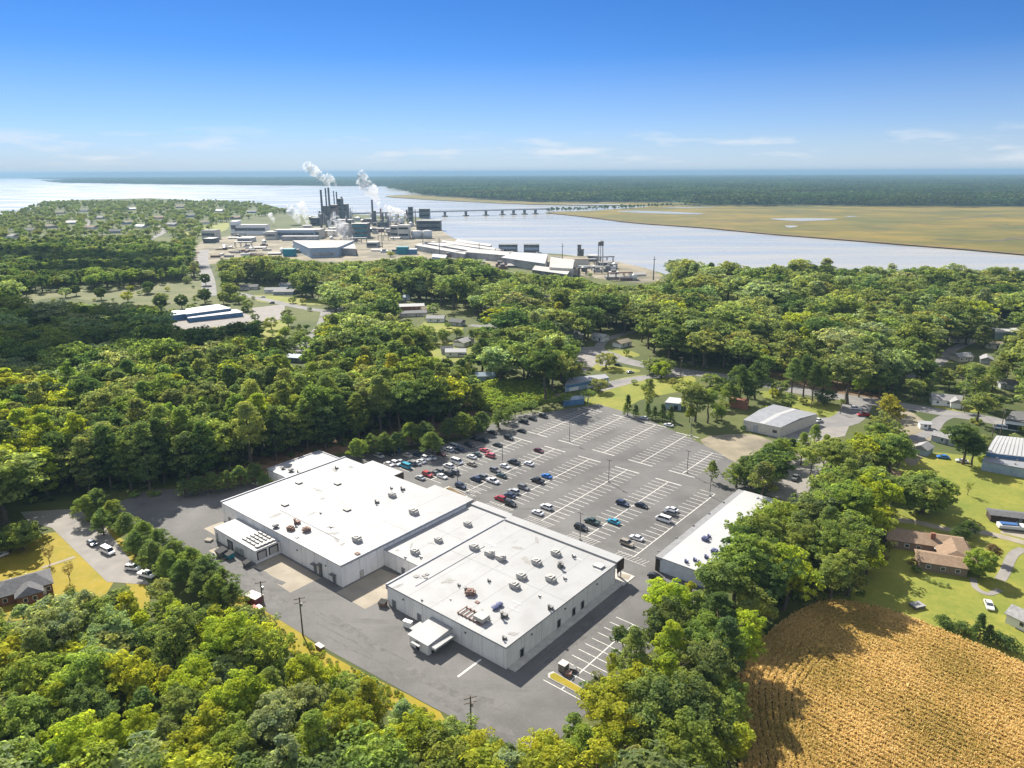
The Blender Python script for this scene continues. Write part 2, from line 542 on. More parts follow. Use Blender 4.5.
def tag(o, label, cat, group=None, kind=None):
    o['label'] = label
    o['category'] = cat
    if group: o['group'] = group
    if kind: o['kind'] = kind
    return o
def thing(name, label, cat, loc=(0, 0, 0), rz=0.0, group=None):
    o = bpy.data.objects.new(name, None)
    o.empty_display_size = 0.5
    C.objects.link(o)
    o.location = loc
    o.rotation_euler = (0, 0, rz)
    return tag(o, label, cat, group)
def structure(name, polys, z, material, label, cat):
    b = MB()
    for k, p in enumerate(polys):       # each sheet a little above the one before, so none share a plane
        b.sheet([(q[0], q[1]) for q in p], z + k * 0.0006 * (1 if len(polys) > 1 else 0))
    return tag(b.build(name, material, tri=True), label, cat, None, 'structure')
def copy_tree(o, parent=None):
    c = o.copy()
    C.objects.link(c)
    if parent is not None:
        c.parent = parent
    for ch in o.children:
        copy_tree(ch, c)
    return c
def gp(pts, z=0.0):
    return [G(x, y, z) for x, y in pts]
def smooth_poly(pts, n=4):
    """rounds a polygon off a little (Catmull-Rom)"""
    pts = [Vector((p[0], p[1])) for p in pts]
    r = []
    N = len(pts)
    for i in range(N):
        p0, p1, p2, p3 = pts[i - 1], pts[i], pts[(i + 1) % N], pts[(i + 2) % N]
        for k in range(n):
            t = k / n
            r.append(0.5 * ((2 * p1) + (p2 - p0) * t + (2 * p0 - 5 * p1 + 4 * p2 - p3) * t * t + (3 * p1 - p0 - 3 * p2 + p3) * t ** 3))
    return r
def strip(pts, width):
    """a ribbon of ground along a line of points"""
    pts = [Vector((p[0], p[1])) for p in pts]
    fine = []
    for i in range(len(pts) - 1):
        p0, p1, p2, p3 = pts[max(i - 1, 0)], pts[i], pts[i + 1], pts[min(i + 2, len(pts) - 1)]
        for k in range(6):
            t = k / 6
            fine.append(0.5 * ((2 * p1) + (p2 - p0) * t + (2 * p0 - 5 * p1 + 4 * p2 - p3) * t * t + (3 * p1 - p0 - 3 * p2 + p3) * t ** 3))
    fine.append(pts[-1])
    L, Rr = [], []
    for i, p in enumerate(fine):
        d = (fine[min(i + 1, len(fine) - 1)] - fine[max(i - 1, 0)]).normalized()
        nrm = Vector((-d.y, d.x)) * width / 2
        L.append(p + nrm); Rr.append(p - nrm)
    return L + Rr[::-1]

# ------------------------------------------------------------------ terrain and water
shore = [(-60, 224), (0, 216), (20, 213), (45, 204), (75, 200), (150, 198), (250, 204), (282, 211), (330, 219), (345, 214), (420, 217), (440, 232), (470, 246),
         (520, 252), (560, 254), (590, 258), (610, 262), (655, 271), (700, 285), (800, 286), (900, 291), (1024, 294), (1300, 304)]
land = [G(*p) for p in shore]
land = [Vector((-6000, 1500, 0))] + land + [Vector((3000, 800, 0)), Vector((3000, -1500, 0)), Vector((-6000, -1500, 0))]
structure('ground', [land], 0, M['ground'], 'wide low ground of grass and bare soil reaching the river', 'ground')
w_ = MB(); w_.sheet([(-40000, -3000), (40000, -3000), (40000, 44000), (-40000, 44000)], -0.9)
tag(w_.build('river_water', M['water']), 'broad pale river and bay beyond the mill', 'water', None, 'structure')
far1 = gp([(-330, 178.6), (20, 178.5), (95, 180.5), (58, 182.6), (180, 184.4), (410, 186.3)])
far2 = gp([(404, 189.0), (430, 194.5), (470, 197.2), (512, 200.2), (560, 202.4), (620, 202), (690, 206), (1024, 207), (1400, 209)])
far_land = far1 + far2 + [Vector((38000, 9000, 0)), Vector((38000, 42000, 0)), Vector((-38000, 42000, 0)), Vector((-38000, 9000, 0))]
structure('far_terrain', [far_land], 0.4, M['forest_floor'], 'flat wooded land on the far side of the river', 'land')
marsh = smooth_poly(gp([(545, 212.5), (590, 217), (637, 223), (704, 228), (768, 234), (893, 244), (1024, 255), (1300, 283), (1600, 260), (1400, 209), (1024, 206.5), (690, 205.4), (640, 207.5), (590, 211)]), 5)
structure('marsh', [marsh], 0.6, M['marsh'], 'golden marsh grass flat along the far river bank', 'marsh')
spit = smooth_poly(gp([(386, 196.6), (430, 199.8), (512, 203.6), (600, 205.5), (690, 204.5), (690, 203), (620, 202.3), (540, 202), (480, 198.6), (425, 195.2), (402, 195)]), 5)
structure('mud_flat', [spit], 0.7, M['marsh'], 'pale spit of sand and reeds before the far woods', 'mud flat')
mb = MB()
for poly in ([(618, 212), (640, 211), (700, 213.5), (688, 214.5)], [(770, 219), (812, 218.5), (838, 219.5), (800, 221.3)], [(560, 204.6), (630, 204.5), (600, 205.6)], [(785, 226), (798, 226.4), (790, 228)],
             [(845, 216.5), (858, 216.4), (850, 217.2)], [(660, 207.6), (720, 207.4), (690, 208.3)]):
    mb.sheet([(p.x, p.y) for p in smooth_poly(gp(poly), 4)], 0.8)
tag(mb.build('marsh_water', M['water'], tri=True), 'small bright pools lying in the golden marsh', 'water', None, 'structure')

ck = MB()
for k in range(13):
    x, y = random.uniform(610, 1010), random.uniform(208, 240)
    pts = []
    for i in range(7):
        pts.append((x, y)); x += random.uniform(8, 26); y += random.uniform(-1.3, 1.5)
    pts = [p for p in pts if p[1] < 213 + max(0, (p[0] - 545)) * .085 + (0 if p[0] < 760 else (p[0] - 760) * .01) and p[1] > 207.5]
    if len(pts) > 2: ck.sheet([(p.x, p.y) for p in strip(gp(pts), random.uniform(4, 11))], 0.7 + k * .01)
tag(ck.build('marsh_creek', mat('creek_mud', (0.09, 0.075, 0.045), 0.6, var=.3, scale=.05), tri=True), 'dark winding creeks cut into the golden marsh', 'creek', None, 'structure')
bk = MB(); bk.sheet([(p.x, p.y) for p in strip(gp([(548, 212.9), (590, 217), (637, 222.8), (704, 227.6), (768, 233.5), (893, 243.4), (1024, 254.2), (1150, 267)]), 16)], .66)
tag(bk.build('river_bank', mat('bank_reed', (0.10, 0.075, 0.028), 0.95, scale=.05, col2=(0.19, 0.115, 0.035)), tri=True), 'dark reedy bank where the marsh meets the river', 'bank', None, 'structure')

# haze over the whole place
hb = MB().b2(-40500, 40500, -3200, 44500, -2.0, 132)
hz = hb.build('haze', bpy.data.materials.new('haze_air'))
tag(hz, 'thin blue haze over the river and the far woods', 'haze', None, 'stuff')
hm = hz.data.materials[0]
hm.use_nodes = True
hm.node_tree.nodes.clear()
ho = nd(hm.node_tree, 'ShaderNodeOutputMaterial')
hv = nd(hm.node_tree, 'ShaderNodeVolumePrincipled')
hv.inputs['Color'].default_value = (0.27, 0.44, 0.61, 1)
hv.inputs['Density'].default_value = 9e-5
hv.inputs['Anisotropy'].default_value = 0.0
hm.node_tree.links.new(hv.outputs[0], ho.inputs['Volume'])

# ------------------------------------------------------------------ paved and mown ground (sheets 4 mm to 1 cm above each other)
lot = [W(*p) for p in [(-153, -22), (-120, -22.5), (-95, -20.5), (-68, -21.5), (-35, -20.7), (-5, -18.5), (10, -17), (21, -15), (22, 57), (20, 112), (4, 116), (4, 140), (-12, 146),
                       (-20, 151), (-40, 160), (-62, 168), (-88, 172), (-99, 148), (-111, 131), (-104, 101), (-108, 83), (-124, 62), (-132, 50), (-134, 20), (-138, 8), (-156, -6)]]
structure('parking_lot', [lot], 0.05, M['asphalt'], 'wide grey asphalt car park and service drive round the stores', 'car park')
structure('lawn', [smooth_poly(gp(p), 3) for p in (
    [(905, 452), (1040, 470), (1100, 540), (1100, 690), (1000, 660), (940, 632), (900, 612), (850, 600), (870, 560), (880, 520), (905, 490)],
    [(930, 405), (960, 412), (1000, 410), (960, 400)],
    [(585, 405), (600, 385), (640, 375), (690, 375), (690, 388), (640, 400), (620, 412)],
    [(768, 391), (850, 409), (840, 419), (800, 410), (765, 398)],
    [(830, 380), (880, 378), (880, 396), (835, 392)],
    [(587, 362), (640, 370), (620, 373), (585, 368)],
    [(595, 353), (625, 350), (640, 356), (610, 358)],
    [(262, 322), (288, 322), (285, 335), (268, 352), (258, 350)],
    [(415, 345), (470, 342), (475, 358), (440, 362), (412, 355)],
    [(430, 320), (462, 325), (455, 333), (420, 330)],
    [(255, 295), (320, 300), (320, 305), (262, 302)], [(640, 275), (655, 272), (662, 277), (625, 279)], [(185, 232), (225, 222), (226, 230), (190, 238)],
    [(718, 292), (752, 292), (745, 301), (722, 300)], [(985, 340), (1024, 340), (1024, 352), (995, 350)],
)], 0.010, M['lawn'], 'sunny yellow green mown grass between houses and roads', 'lawn')
structure('dry_lawn', [smooth_poly(gp(p), 3) for p in (
    [(-30, 560), (20, 545), (40, 535), (72, 535), (115, 580), (60, 615), (-30, 615)], [(225, 590), (260, 600), (330, 655), (440, 712), (420, 725), (330, 675), (240, 620)],
    [(85, 520), (130, 545), (150, 600), (135, 615), (130, 590)])], 0.022, M['drylawn'], 'dry golden grass of the house yard and the drive verge', 'lawn')
structure('meadow', [smooth_poly(gp(p), 3) for p in ([(15, 298), (60, 290), (112, 289), (205, 277), (212, 288), (165, 306), (120, 305), (60, 297), (20, 304)], [(800, 605), (835, 600), (900, 612), (850, 606)])],
          0.026, mat('meadow', (0.09, 0.105, 0.035), 0.95, scale=0.03, col2=(0.15, 0.145, 0.065)), 'pale rough meadow between the shaded woods', 'meadow')
structure('bare_earth', [smooth_poly(gp(p), 3) for p in (
    [(270, 470), (350, 450), (440, 440), (500, 405), (560, 398), (540, 385), (480, 395), (430, 420), (340, 440), (262, 462)],
    [(700, 440), (745, 434), (770, 440), (800, 455), (800, 500), (770, 495), (740, 470)], [(195, 262), (205, 240), (300, 228), (420, 222), (470, 246), (590, 258), (655, 271), (640, 283), (520, 268), (420, 262), (330, 262), (250, 262)],
    [(770, 375), (880, 400), (868, 405), (770, 385)], [(880, 400), (930, 425), (920, 460), (905, 462), (885, 430)])], 0.03, M['sand'], 'bare sandy earth round the mill and under the trees', 'earth')
structure('needle_litter', [smooth_poly(gp(p), 3) for p in ([(200, 500), (260, 485), (330, 455), (440, 440), (480, 430), (470, 405), (330, 430), (190, 480)], [(770, 378), (880, 403), (890, 395), (780, 368)])],
          0.036, M['litter'], 'red brown needle litter under the pines', 'ground')
HW = [G(1250, 500), G(1024, 428), G(940, 412), G(870, 401), G(800, 391), G(740, 379), G(680, 371), G(630, 362), G(600, 352), G(560, 347)]
structure('road', [strip(HW, 11), strip(gp([(590, 388), (640, 378), (690, 374)]), 7), strip(gp([(605, 366), (600, 345), (620, 335), (660, 326)]), 6), strip(gp([(860, 400), (845, 420), (800, 425), (782, 440)]), 12),
                   strip(gp([(228, 291), (262, 299), (305, 308), (330, 311), (352, 306), (400, 299)]), 9), strip(gp([(326, 311), (322, 325), (305, 345), (300, 352)]), 8),
                   strip(gp([(209, 296), (208, 280), (203, 262), (204, 250)]), 13), strip(gp([(148, 240), (165, 230), (152, 222), (140, 212)]), 10),
                   strip(gp([(80, 240), (86, 225), (90, 215)]), 12),
                   strip(gp([(470, 325), (520, 332), (560, 345), (600, 356)]), 7), strip(gp([(910, 378), (940, 362), (952, 350), (975, 340)]), 6), strip(gp([(985, 327), (1024, 332), (1100, 338)]), 9),
                   strip(gp([(912, 440), (930, 432), (940, 420), (955, 414)]), 5)], 0.06, M['road'], 'grey two lane road curving past the houses and woods', 'road')
structure('side_street', [[G(*p) for p in [(20, 512), (90, 508), (150, 585), (107, 582), (52, 528), (28, 522)]], gp([(252, 308), (285, 304), (284, 318), (258, 326)]), gp([(165, 318), (240, 312), (260, 318), (240, 330), (170, 332)]),
                   gp([(800, 425), (830, 418), (850, 424), (845, 436), (800, 445)]), gp([(600, 383), (640, 376), (645, 380), (600, 392)]), gp([(780, 462), (830, 455), (800, 505), (750, 490)]),
                   gp([(560, 350), (600, 346), (600, 362), (585, 372)])], 0.054, M['old_asphalt'], 'pale worn asphalt street and yards off the main road', 'street')
structure('driveway', [strip(gp([(890, 520), (915, 522), (950, 530), (985, 533), (1040, 547)]), 3.2),
                       strip(gp([(42, 568), (60, 562), (75, 557)]), 1.3)], 0.072, M['concrete'], 'narrow concrete driveway and footpaths across the lawn', 'driveway')
structure('garden_path', [strip(gp([(1024, 549), (1013, 555), (1005, 572), (1000, 580)]), 2.6), strip(gp([(973, 578), (976, 588), (988, 594), (1000, 590)]), 1.6)], 0.076, M['old_asphalt'], 'grey curved asphalt path round the bright round tree', 'path')
structure('concrete_apron', [[W(*p) for p in q] for q in (
    [(-82.2, -12), (-62.8, -12.6), (-62.8, -3.2), (-82.2, -3.2)], [(-53.6, 10), (-53.6, -5), (-42, -5), (-41, 9), (-42, 11.5)],
    [(-100, -15), (-92, -15), (-92, -11), (-100, -11)], [(-114, -9), (-107, -9), (-107, -3), (-114, -3)])], 0.058, M['concrete'], 'pale tan concrete loading apron behind the stores', 'paving')

# painted markings
mk = MB()
def line(a0, b0, a1, b1, wd=0.17):
    d = Vector((a1 - a0, b1 - b0)); n = Vector((-d.y, d.x)).normalized() * wd / 2
    q = [W(a0 + n.x, b0 + n.y), W(a1 + n.x, b1 + n.y), W(a1 - n.x, b1 - n.y), W(a0 - n.x, b0 - n.y)]
    mk.sheet([(p.x, p.y) for p in q], 0.066)
stains = []
def bay_row(a, b0, b1, half=5.1, left=True, right_=True, cap0=False, cap1=False):
    line(a, b0, a, b1, 0.24)
    n = round((b1 - b0) / 2.72)
    for i in range(n + 1):
        b = b0 + (b1 - b0) * i / n
        random.random()
        for sd in ((-1,) if left else ()) + ((1,) if right_ else ()):
            if i < n: stains.append((a + sd * half * random.uniform(.4, .62), b + (b1 - b0) / n / 2, random.uniform(.35, .7), random.uniform(.9, 1.8)))
        line(a - (half if left else 0), b, a - 0.07, b)
        line(a + 0.07, b, a + (half if right_ else 0), b)
    for c, on in ((b0, cap0), (b1, cap1)):
        if on: line(a - half, c, a + half, c, 0.6)
for a in (-20.0, -36.8, -53.3, -69.7, -86.3): bay_row(a, 61, 112.6, cap1=True)
bay_row(-102.8, 61, 92, 5.1)
bay_row(-3.0, 60, 113.6, 5.3, True, False); line(-8.4, 113.6, -3, 113.6, 0.4)
for a, b1 in ((-36.4, 160), (-52.7, 163), (-69.3, 163), (-85.3, 163)): bay_row(a, 121.5, b1, cap0=True, cap1=True)
bay_row(-19.6, 121.9, 148, cap0=True)
bay_row(-101.5, 122, 145)
bay_row(13.2, 2.5, 32, 4.8)
for a in (-20.0, -36.8, -53.3, -69.7, -3.0):
    for i in range(9):
        line(a - 5 + i * 1.1, 57.6, a - 4.2 + i * 1.1, 60.6, 0.1)
    line(a - 5.2, 57.5, a + 5.2, 57.5, 0.12)
for i in range(7): line(-73 + i, 62, -72.4 + i, 66, 0.1)
line(-6.5, -8.5, -6.5, -1.0, 0.5)
os_ = MB()
for (a, b, rb_, ra_) in stains:
    q = [W(a + ra_ * math.cos(k * .785) * random.uniform(.7, 1.2), b + rb_ * math.sin(k * .785) * random.uniform(.7, 1.2)) for k in range(8)]
    os_.sheet([(p.x, p.y) for p in q], 0.059)
tag(os_.build('oil_stains', mat('oil_stain', (0.085, 0.082, 0.078), 0.7, scale=1.1, col2=(0.125, 0.12, 0.113))), 'dark oil stains in the middle of the parking bays', 'stains', None, 'structure')
tag(mk.build('road_markings', M['paint']), 'worn white parking bay lines on the asphalt', 'road markings', None, 'structure')
ty = MB()
for k in range(26):
    a, b = random.uniform(-110, 8), random.uniform(-18, -12)
    pts = []
    th_, cv = random.uniform(-.12, .12), random.uniform(-.012, .03) * random.choice((0, 1, 1))
    for i in range(9):
        pts.append(W(a, b)); a += 2.6 * math.cos(th_); b += 2.6 * math.sin(th_); th_ += cv * 2.6
    pts = [p for p in pts if -19 < (p - O).dot(UB) < -10.9 or ((p - O).dot(UA) > 3.5 and (p - O).dot(UB) < 50) or (-53 < (p - O).dot(UA) < -42 and (p - O).dot(UB) < -6)]
    if len(pts) > 3: ty.sheet([(p.x, p.y) for p in strip(pts, random.choice((.3, .4, 1.6)))], 0.0602 + k * .0003)
for k in range(16):
    a, b = random.uniform(3.6, 7), random.uniform(-8, 30)
    ty.sheet([(p.x, p.y) for p in strip([W(a, b), W(a + random.uniform(-.4, .4), b + 8), W(a + random.uniform(-.6, .6), b + 18)], .35)], 0.0685 + k * .0003)
tag(ty.build('tyre_marks', mat('tyre_mark', (0.092, 0.088, 0.083), 0.85, scale=.5, col2=(0.14, 0.135, 0.126)), tri=True), 'faint dark tyre tracks along the service drive', 'tyre marks', None, 'structure')

# ================================================================== buildings
def AB(px, py, z=0.0):
    d = G(px, py, z) - O
    return d.dot(UA), d.dot(UB)
def rooftop_unit_mb(s=1.0, kind=0):
    b = MB()
    if kind == 0:      # packaged unit with fan and hood
        b.b2(-1.0 * s, 1.0 * s, -0.75 * s, 0.75 * s, 0.0, 0.22)
        b.b2(-1.05 * s, 0.55 * s, -0.8 * s, 0.8 * s, 0.22, 1.15 * s)
        b.b2(0.56 * s, 1.05 * s, -0.6 * s, 0.6 * s, 0.22, 0.85 * s)
        b.cyl((-0.4 * s, 0), 0.5 * s, 1.15 * s, 1.32 * s, 12)
        b.add([(-1.06 * s, -0.5 * s, 0.95 * s), (-1.5 * s, -0.5 * s, 0.5 * s), (-1.06 * s, -0.5 * s, 0.5 * s), (-1.06 * s, 0.5 * s, 0.95 * s), (-1.5 * s, 0.5 * s, 0.5 * s), (-1.06 * s, 0.5 * s, 0.5 * s)],
              [(0, 1, 2), (5, 4, 3), (0, 3, 4, 1), (1, 4, 5, 2)])
    elif kind == 1:    # mushroom vent
        b.cyl((0, 0), 0.35 * s, 0, 0.45 * s, 10)
        b.cyl((0, 0), 0.75 * s, 0.45 * s, 0.62 * s, 12, 0.55 * s)
        b.cyl((0, 0), 0.55 * s, 0.62 * s, 0.78 * s, 12, 0.2 * s)
    elif kind == 2:    # small pipe and box
        b.cyl((0, 0), 0.14, 0, 0.8 * s, 8)
        b.b2(-0.35 * s, 0.35 * s, 0.2, 0.75 * s, 0, 0.4 * s)
        b.cyl((0, 0), 0.24, 0.8 * s, 0.9 * s, 8)
    else:              # flat curb with lid
        b.b2(-0.9 * s, 0.9 * s, -0.7 * s, 0.7 * s, 0, 0.28)
        b.b2(-0.97 * s, 0.97 * s, -0.77 * s, 0.77 * s, 0.28, 0.36)
    return b
mall = thing('store_building', 'long white roofed store building with three joined roofs and grey rear walls', 'building', (O.x, O.y, 0), TH)
HA, HB_, HC = 6.2, 4.9, 5.5
def block_wall(x0, x1, y0, y1, h, joints, name='wall'):
    b = MB().b2(x0, x1, y0, y1, 0, h)
    o = b.build(name, M['wall'], mall)
    j = MB()
    for k in range(1, int((x1 - x0) / joints) + 1):
        a = x0 + k * joints
        if a < x1 - 0.3: j.b2(a - 0.09, a + 0.09, y0 - 0.05, y0 - 0.002, 0.05, h - 0.05)
    for k in range(1, int((y1 - y0) / joints) + 1):
        a = y0 + k * joints
        if a < y1 - 0.3: j.b2(x1 + 0.002, x1 + 0.05, a - 0.09, a + 0.09, 0.05, h - 0.05)
    if j.v: j.build_each('pilaster', M['joint'], o)
    return o
wallA = block_wall(-114, -54.3, -2.4, 45.2, HA, 6.0)
wallB = block_wall(-54.25, -39.15, 12, 47, HB_, 5.0)
wallC = block_wall(-39, 0, 0, 45, HC, 6.4)
annex = block_wall(-130.5, -114.05, 24, 46, 4.2, 6)
dock = block_wall(-104.6, -82.5, -10.3, -2.45, 3.9, 5.5, 'dock_wall')
def roof_part(x0, x1, y0, y1, z, t=0.22, o_=0.12, m_='roof_white'):
    return MB().b2(x0 - o_, x1 + o_, y0 - o_, y1 + o_, z, z + t).build('roof', M[m_], mall)
roofA = roof_part(-114, -54.3, -2.4, 45.2, HA)
roofB = roof_part(-54.05, -39.35, 12, 47, HB_)
roofC = roof_part(-39, 0, 0, 45, HC)
roof_annex = roof_part(-130.5, -114.3, 24, 46, 4.2)
roof_dock = roof_part(-104.6, -82.5, -10.3, -2.7, 3.9)
# seams of the roof membrane and grey parapet copings
for rf, x0, x1, y0, y1, z, n in ((roofA, -114, -54.3, -2.4, 45.2, HA + 0.22, 6), (roofC, -39, 0, 0, 45, HC + 0.22, 5), (roofB, -54, -39.4, 12, 47, HB_ + 0.22, 2)):
    b = MB()
    for k in range(1, n):
        a = x0 + (x1 - x0) * k / n
        b.b2(a - 0.05, a + 0.05, y0, y1, z + 0.003, z + 0.012)
    b.b2(x0, x1, (y0 + y1) / 2 - 0.05, (y0 + y1) / 2 + 0.05, z + 0.014, z + 0.02)
    b.build_each('seam', mat('membrane_seam', (0.235, 0.235, 0.23), 0.8), rf)
M['roof_patch'] = mat('roof_patch', (0.36, 0.36, 0.355), 0.6, var=.06, scale=.8)
M['roof_dirt'] = mat('roof_dirt', (0.235, 0.225, 0.205), 0.8, scale=1.2, col2=(0.285, 0.28, 0.265))
for rf, x0, x1, y0, y1, z, n in ((roofA, -112, -56, -1, 44, HA + 0.22, 20), (roofC, -37, -1, 1, 44, HC + 0.22, 15), (roofB, -53, -41, 13, 46, HB_ + 0.22, 5)):
    for k in range(n):
        cx_, cy_ = random.uniform(x0, x1), random.uniform(y0, y1)
        if rf is roofA and k < 8: cx_, cy_ = random.uniform(-95, -62), random.uniform(-1, 12)
        if k % 2:
            l, w_ = random.uniform(.6, 4.0), random.uniform(.4, 1.2)
            MB().b2(max(x0, cx_ - l / 2), min(x1, cx_ + l / 2), cy_ - w_ / 2, cy_ + w_ / 2, z + 0.022 + k * .0012, z + 0.03 + k * .0012).build('roof_patch', M['roof_patch'], rf)
        else:
            r1, r2, a_ = random.uniform(.5, 2.6), random.uniform(.3, 1.0), random.uniform(0, 3.1)
            pl = [(min(x1, max(x0, cx_ + r1 * math.cos(q) * math.cos(a_) * u_ - r2 * math.sin(q) * math.sin(a_) * u_)), cy_ + r1 * math.cos(q) * math.sin(a_) * u_ + r2 * math.sin(q) * math.cos(a_) * u_) for q, u_ in ((i * .5236, random.uniform(.6, 1.25)) for i in range(12))]
            MB().prism(pl, z + 0.022 + k * .0012, z + 0.026 + k * .0012).build('dirt_patch', M['roof_dirt'], rf)
MB().b2(-33, -32.88, 4, 30, zz_ := HC + 0.26, zz_ + .1).build('conduit', M['coping'], roofC)
MB().b2(-95, -66, 6.0, 6.1, HA + 0.26, HA + .36).build('conduit', M['coping'], roofA)
pp = MB()
pp.b2(-114.35, -113.9, -2.55, 45.4, HA - 0.6, HA + 0.55)
pp.b2(-39.35, -38.85, -0.15, 45.2, HC - 1.0, HC + 0.5)
pp.b2(-54.55, -54.12, -2.4, 45.4, HA - 0.2, HA + 0.45)
pp.b2(-0.14, 0.14, 0.1, 45.0, HC - 0.14, HC - 0.004)
pp.b2(-38.8, 0, -0.14, 0.0, HC - 0.14, HC - 0.004)
pp.b2(-130.75, -130.35, 23.8, 46.2, 3.9, 4.7)
pp.b2(-130.3, -114.4, 45.8, 46.2, 3.9, 4.7)
pp.build_each('parapet', M['coping'], mall)
# canopy over the shop fronts
cn = MB()
cn.b2(-38.6, 0.3, 45.12, 48.4, 4.3, HC + 0.75)
cn.b2(-54.0, -39.3, 47.15, 50.0, 4.0, HB_ + 0.8)
cn.b2(-72, -54.7, 45.35, 49.2, 4.2, HA + 0.1)
cn.b2(-104, -88, 45.35, 49.6, 4.2, HA + 0.2)
canopy = cn.build_each('canopy', M['roof_white'], mall)
MB().b2(0.32, 0.5, 45.2, 48.5, 2.9, HC + 0.5).build('canopy_end', M['wood_dark'], mall)
MB().b2(-87.97, -87.75, 45.5, 49.7, 3.0, HA + 0.1).build('canopy_end', M['wood_dark'], mall)
cl = MB()
for a in list(range(-104, -86, 4)) + list(range(-71, -54, 4)) + list(range(-53, -39, 4)) + list(range(-37, 0, 4)) + [-0.2]:
    y = 49.2 if a < -88 else 48.8 if a < -54 else 49.7 if a < -39 else 48.1
    cl.b2(a - 0.17, a + 0.17, y - 0.17, y + 0.17, 0, 4.3)
cl.build_each('canopy_column', M['wall'], mall)
sf = MB()
for x0, x1, y in ((-100, -90, 45.25), (-70, -56, 45.25), (-52.5, -41, 47.05), (-36, -3, 45.05)): sf.b2(x0, x1, y, y + 0.04, 0.4, 3.2)
sf.build_each('shop_window', M['glass'], mall)
sw = MB()
for (x0, x1, y0, y1, z) in ((-38.9, 2.6, 45.2, 51, .15), (-112, -39.0, 47.0, 52, .145), (0.06, 2.2, 0.5, 45.1, .14)):
    q = [W(x0, y0), W(x1, y0), W(x1, y1), W(x0, y1)]
    sw.prism([(p.x, p.y) for p in q], 0.03, z + .03)
tag(sw.build('sidewalk', M['kerb']), 'raised concrete walk along the store fronts and end wall', 'pavement', None, 'structure')

# loading dock details
def doorset(name, x, y, w_, h, axis, m_, z=0.02, parent=None, frame=True):
    """axis 'a': on a wall facing +a; axis 'b': on a wall facing -b"""
    b = MB()
    if axis == 'a': b.b2(x + 0.003, x + 0.06, y - w_ / 2, y + w_ / 2, z, z + h)
    else: b.b2(x - w_ / 2, x + w_ / 2, y - 0.06, y - 0.003, z, z + h)
    o = b.build(name, m_, parent or mall)
    if frame:
        f = MB()
        t = 0.12 if w_ < 2 else 0.3
        if axis == 'a':
            f.b2(x + 0.004, x + 0.14, y - w_ / 2 - t, y - w_ / 2, z, z + h + t); f.b2(x + 0.004, x + 0.14, y + w_ / 2, y + w_ / 2 + t, z, z + h + t)
            f.b2(x + 0.004, x + 0.14, y - w_ / 2, y + w_ / 2, z + h, z + h + t)
        else:
            f.b2(x - w_ / 2 - t, x - w_ / 2, y - 0.14, y - 0.004, z, z + h + t); f.b2(x + w_ / 2, x + w_ / 2 + t, y - 0.14, y - 0.004, z, z + h + t)
            f.b2(x - w_ / 2, x + w_ / 2, y - 0.14, y - 0.004, z + h, z + h + t)
        f.build('door_frame', M['rubber'] if w_ > 2 else M['coping'], o)
    return o
for y in (-8.4, -4.7): doorset('dock_door', -82.5, y, 2.4, 2.2, 'a', M['dock_door'], 1.0)
for a in (-66, -57.6): doorset('door', a, -2.4, 1.2, 2.2, 'b', M['door'])
for a in (-36.6, -27.5): doorset('door', a, 0, 1.2, 2.2, 'b', M['door'])
doorset('door', -89.5, -10.3, 1.1, 2.1, 'b', M['door'])
doorset('door', -96, -10.3, 2.2, 2.4, 'b', M['door'])
doorset('door', -110, -2.4, 1.4, 2.4, 'b', M['door'])
for y in (5.5, 19.6, 25.8, 29.6): doorset('door', 0, y, 1.15, 2.2, 'a', M['dark'])
doorset('door', -54.3, 4.0, 1.0, 2.1, 'a', M['dock_door']); doorset('door', -46.5, 12, 1.2, 2.1, 'b', M['door'])
for a in (-66, -57.6):
    MB().b2(a - 1.0, a + 1.0, -3.5, -2.46, 2.7, 2.85).build('door_hood', M['metal_dark'], mall)
MB().b2(-63.7, -62.9, -3.0, -2.42, 0, 3.4).b2(-63.9, -62.7, -3.3, -2.42, 3.4, 3.9).build('wall_duct', M['metal_dark'], mall)
mt = MB()
for i in range(4): mt.b2(-93 + i * 1.1, -92.2 + i * 1.1, -10.75, -10.33, 0.5 + 0.1 * (i % 2), 1.9 + 0.2 * (i % 3))
mt.b2(-103.4, -102.9, -10.7, -10.33, 0.3, 2.6)
mt.build_each('meter_box', M['metal'], mall)
# drain pipes along the end wall
dp = MB()
for y in (1.0, 12, 23, 34): dp.b2(0.006, 0.14, y - 0.07, y + 0.07, 0.1, HC - 0.2)
for a in (-30, -10): dp.b2(a - 0.07, a + 0.07, -0.14, -0.006, 0.1, HC - 0.2)
for a in (-78, -70, -60.5): dp.b2(a - 0.07, a + 0.07, -2.54, -2.406, 0.1, HA - 0.2)
dp.build_each('drain_pipe', M['white_paint'], mall)
wl = MB()
for a, b in ((-33, 0), (-12, 0), (-74, -2.4), (-61, -2.4)): wl.b2(a - 0.2, a + 0.2, b - 0.3, b - 0.01, 3.9, 4.2)
for b in (9, 22, 36): wl.b2(0.02, 0.3, b - 0.2, b + 0.2, 3.9, 4.2)
wl.build_each('wall_light', M['metal_dark'], mall)

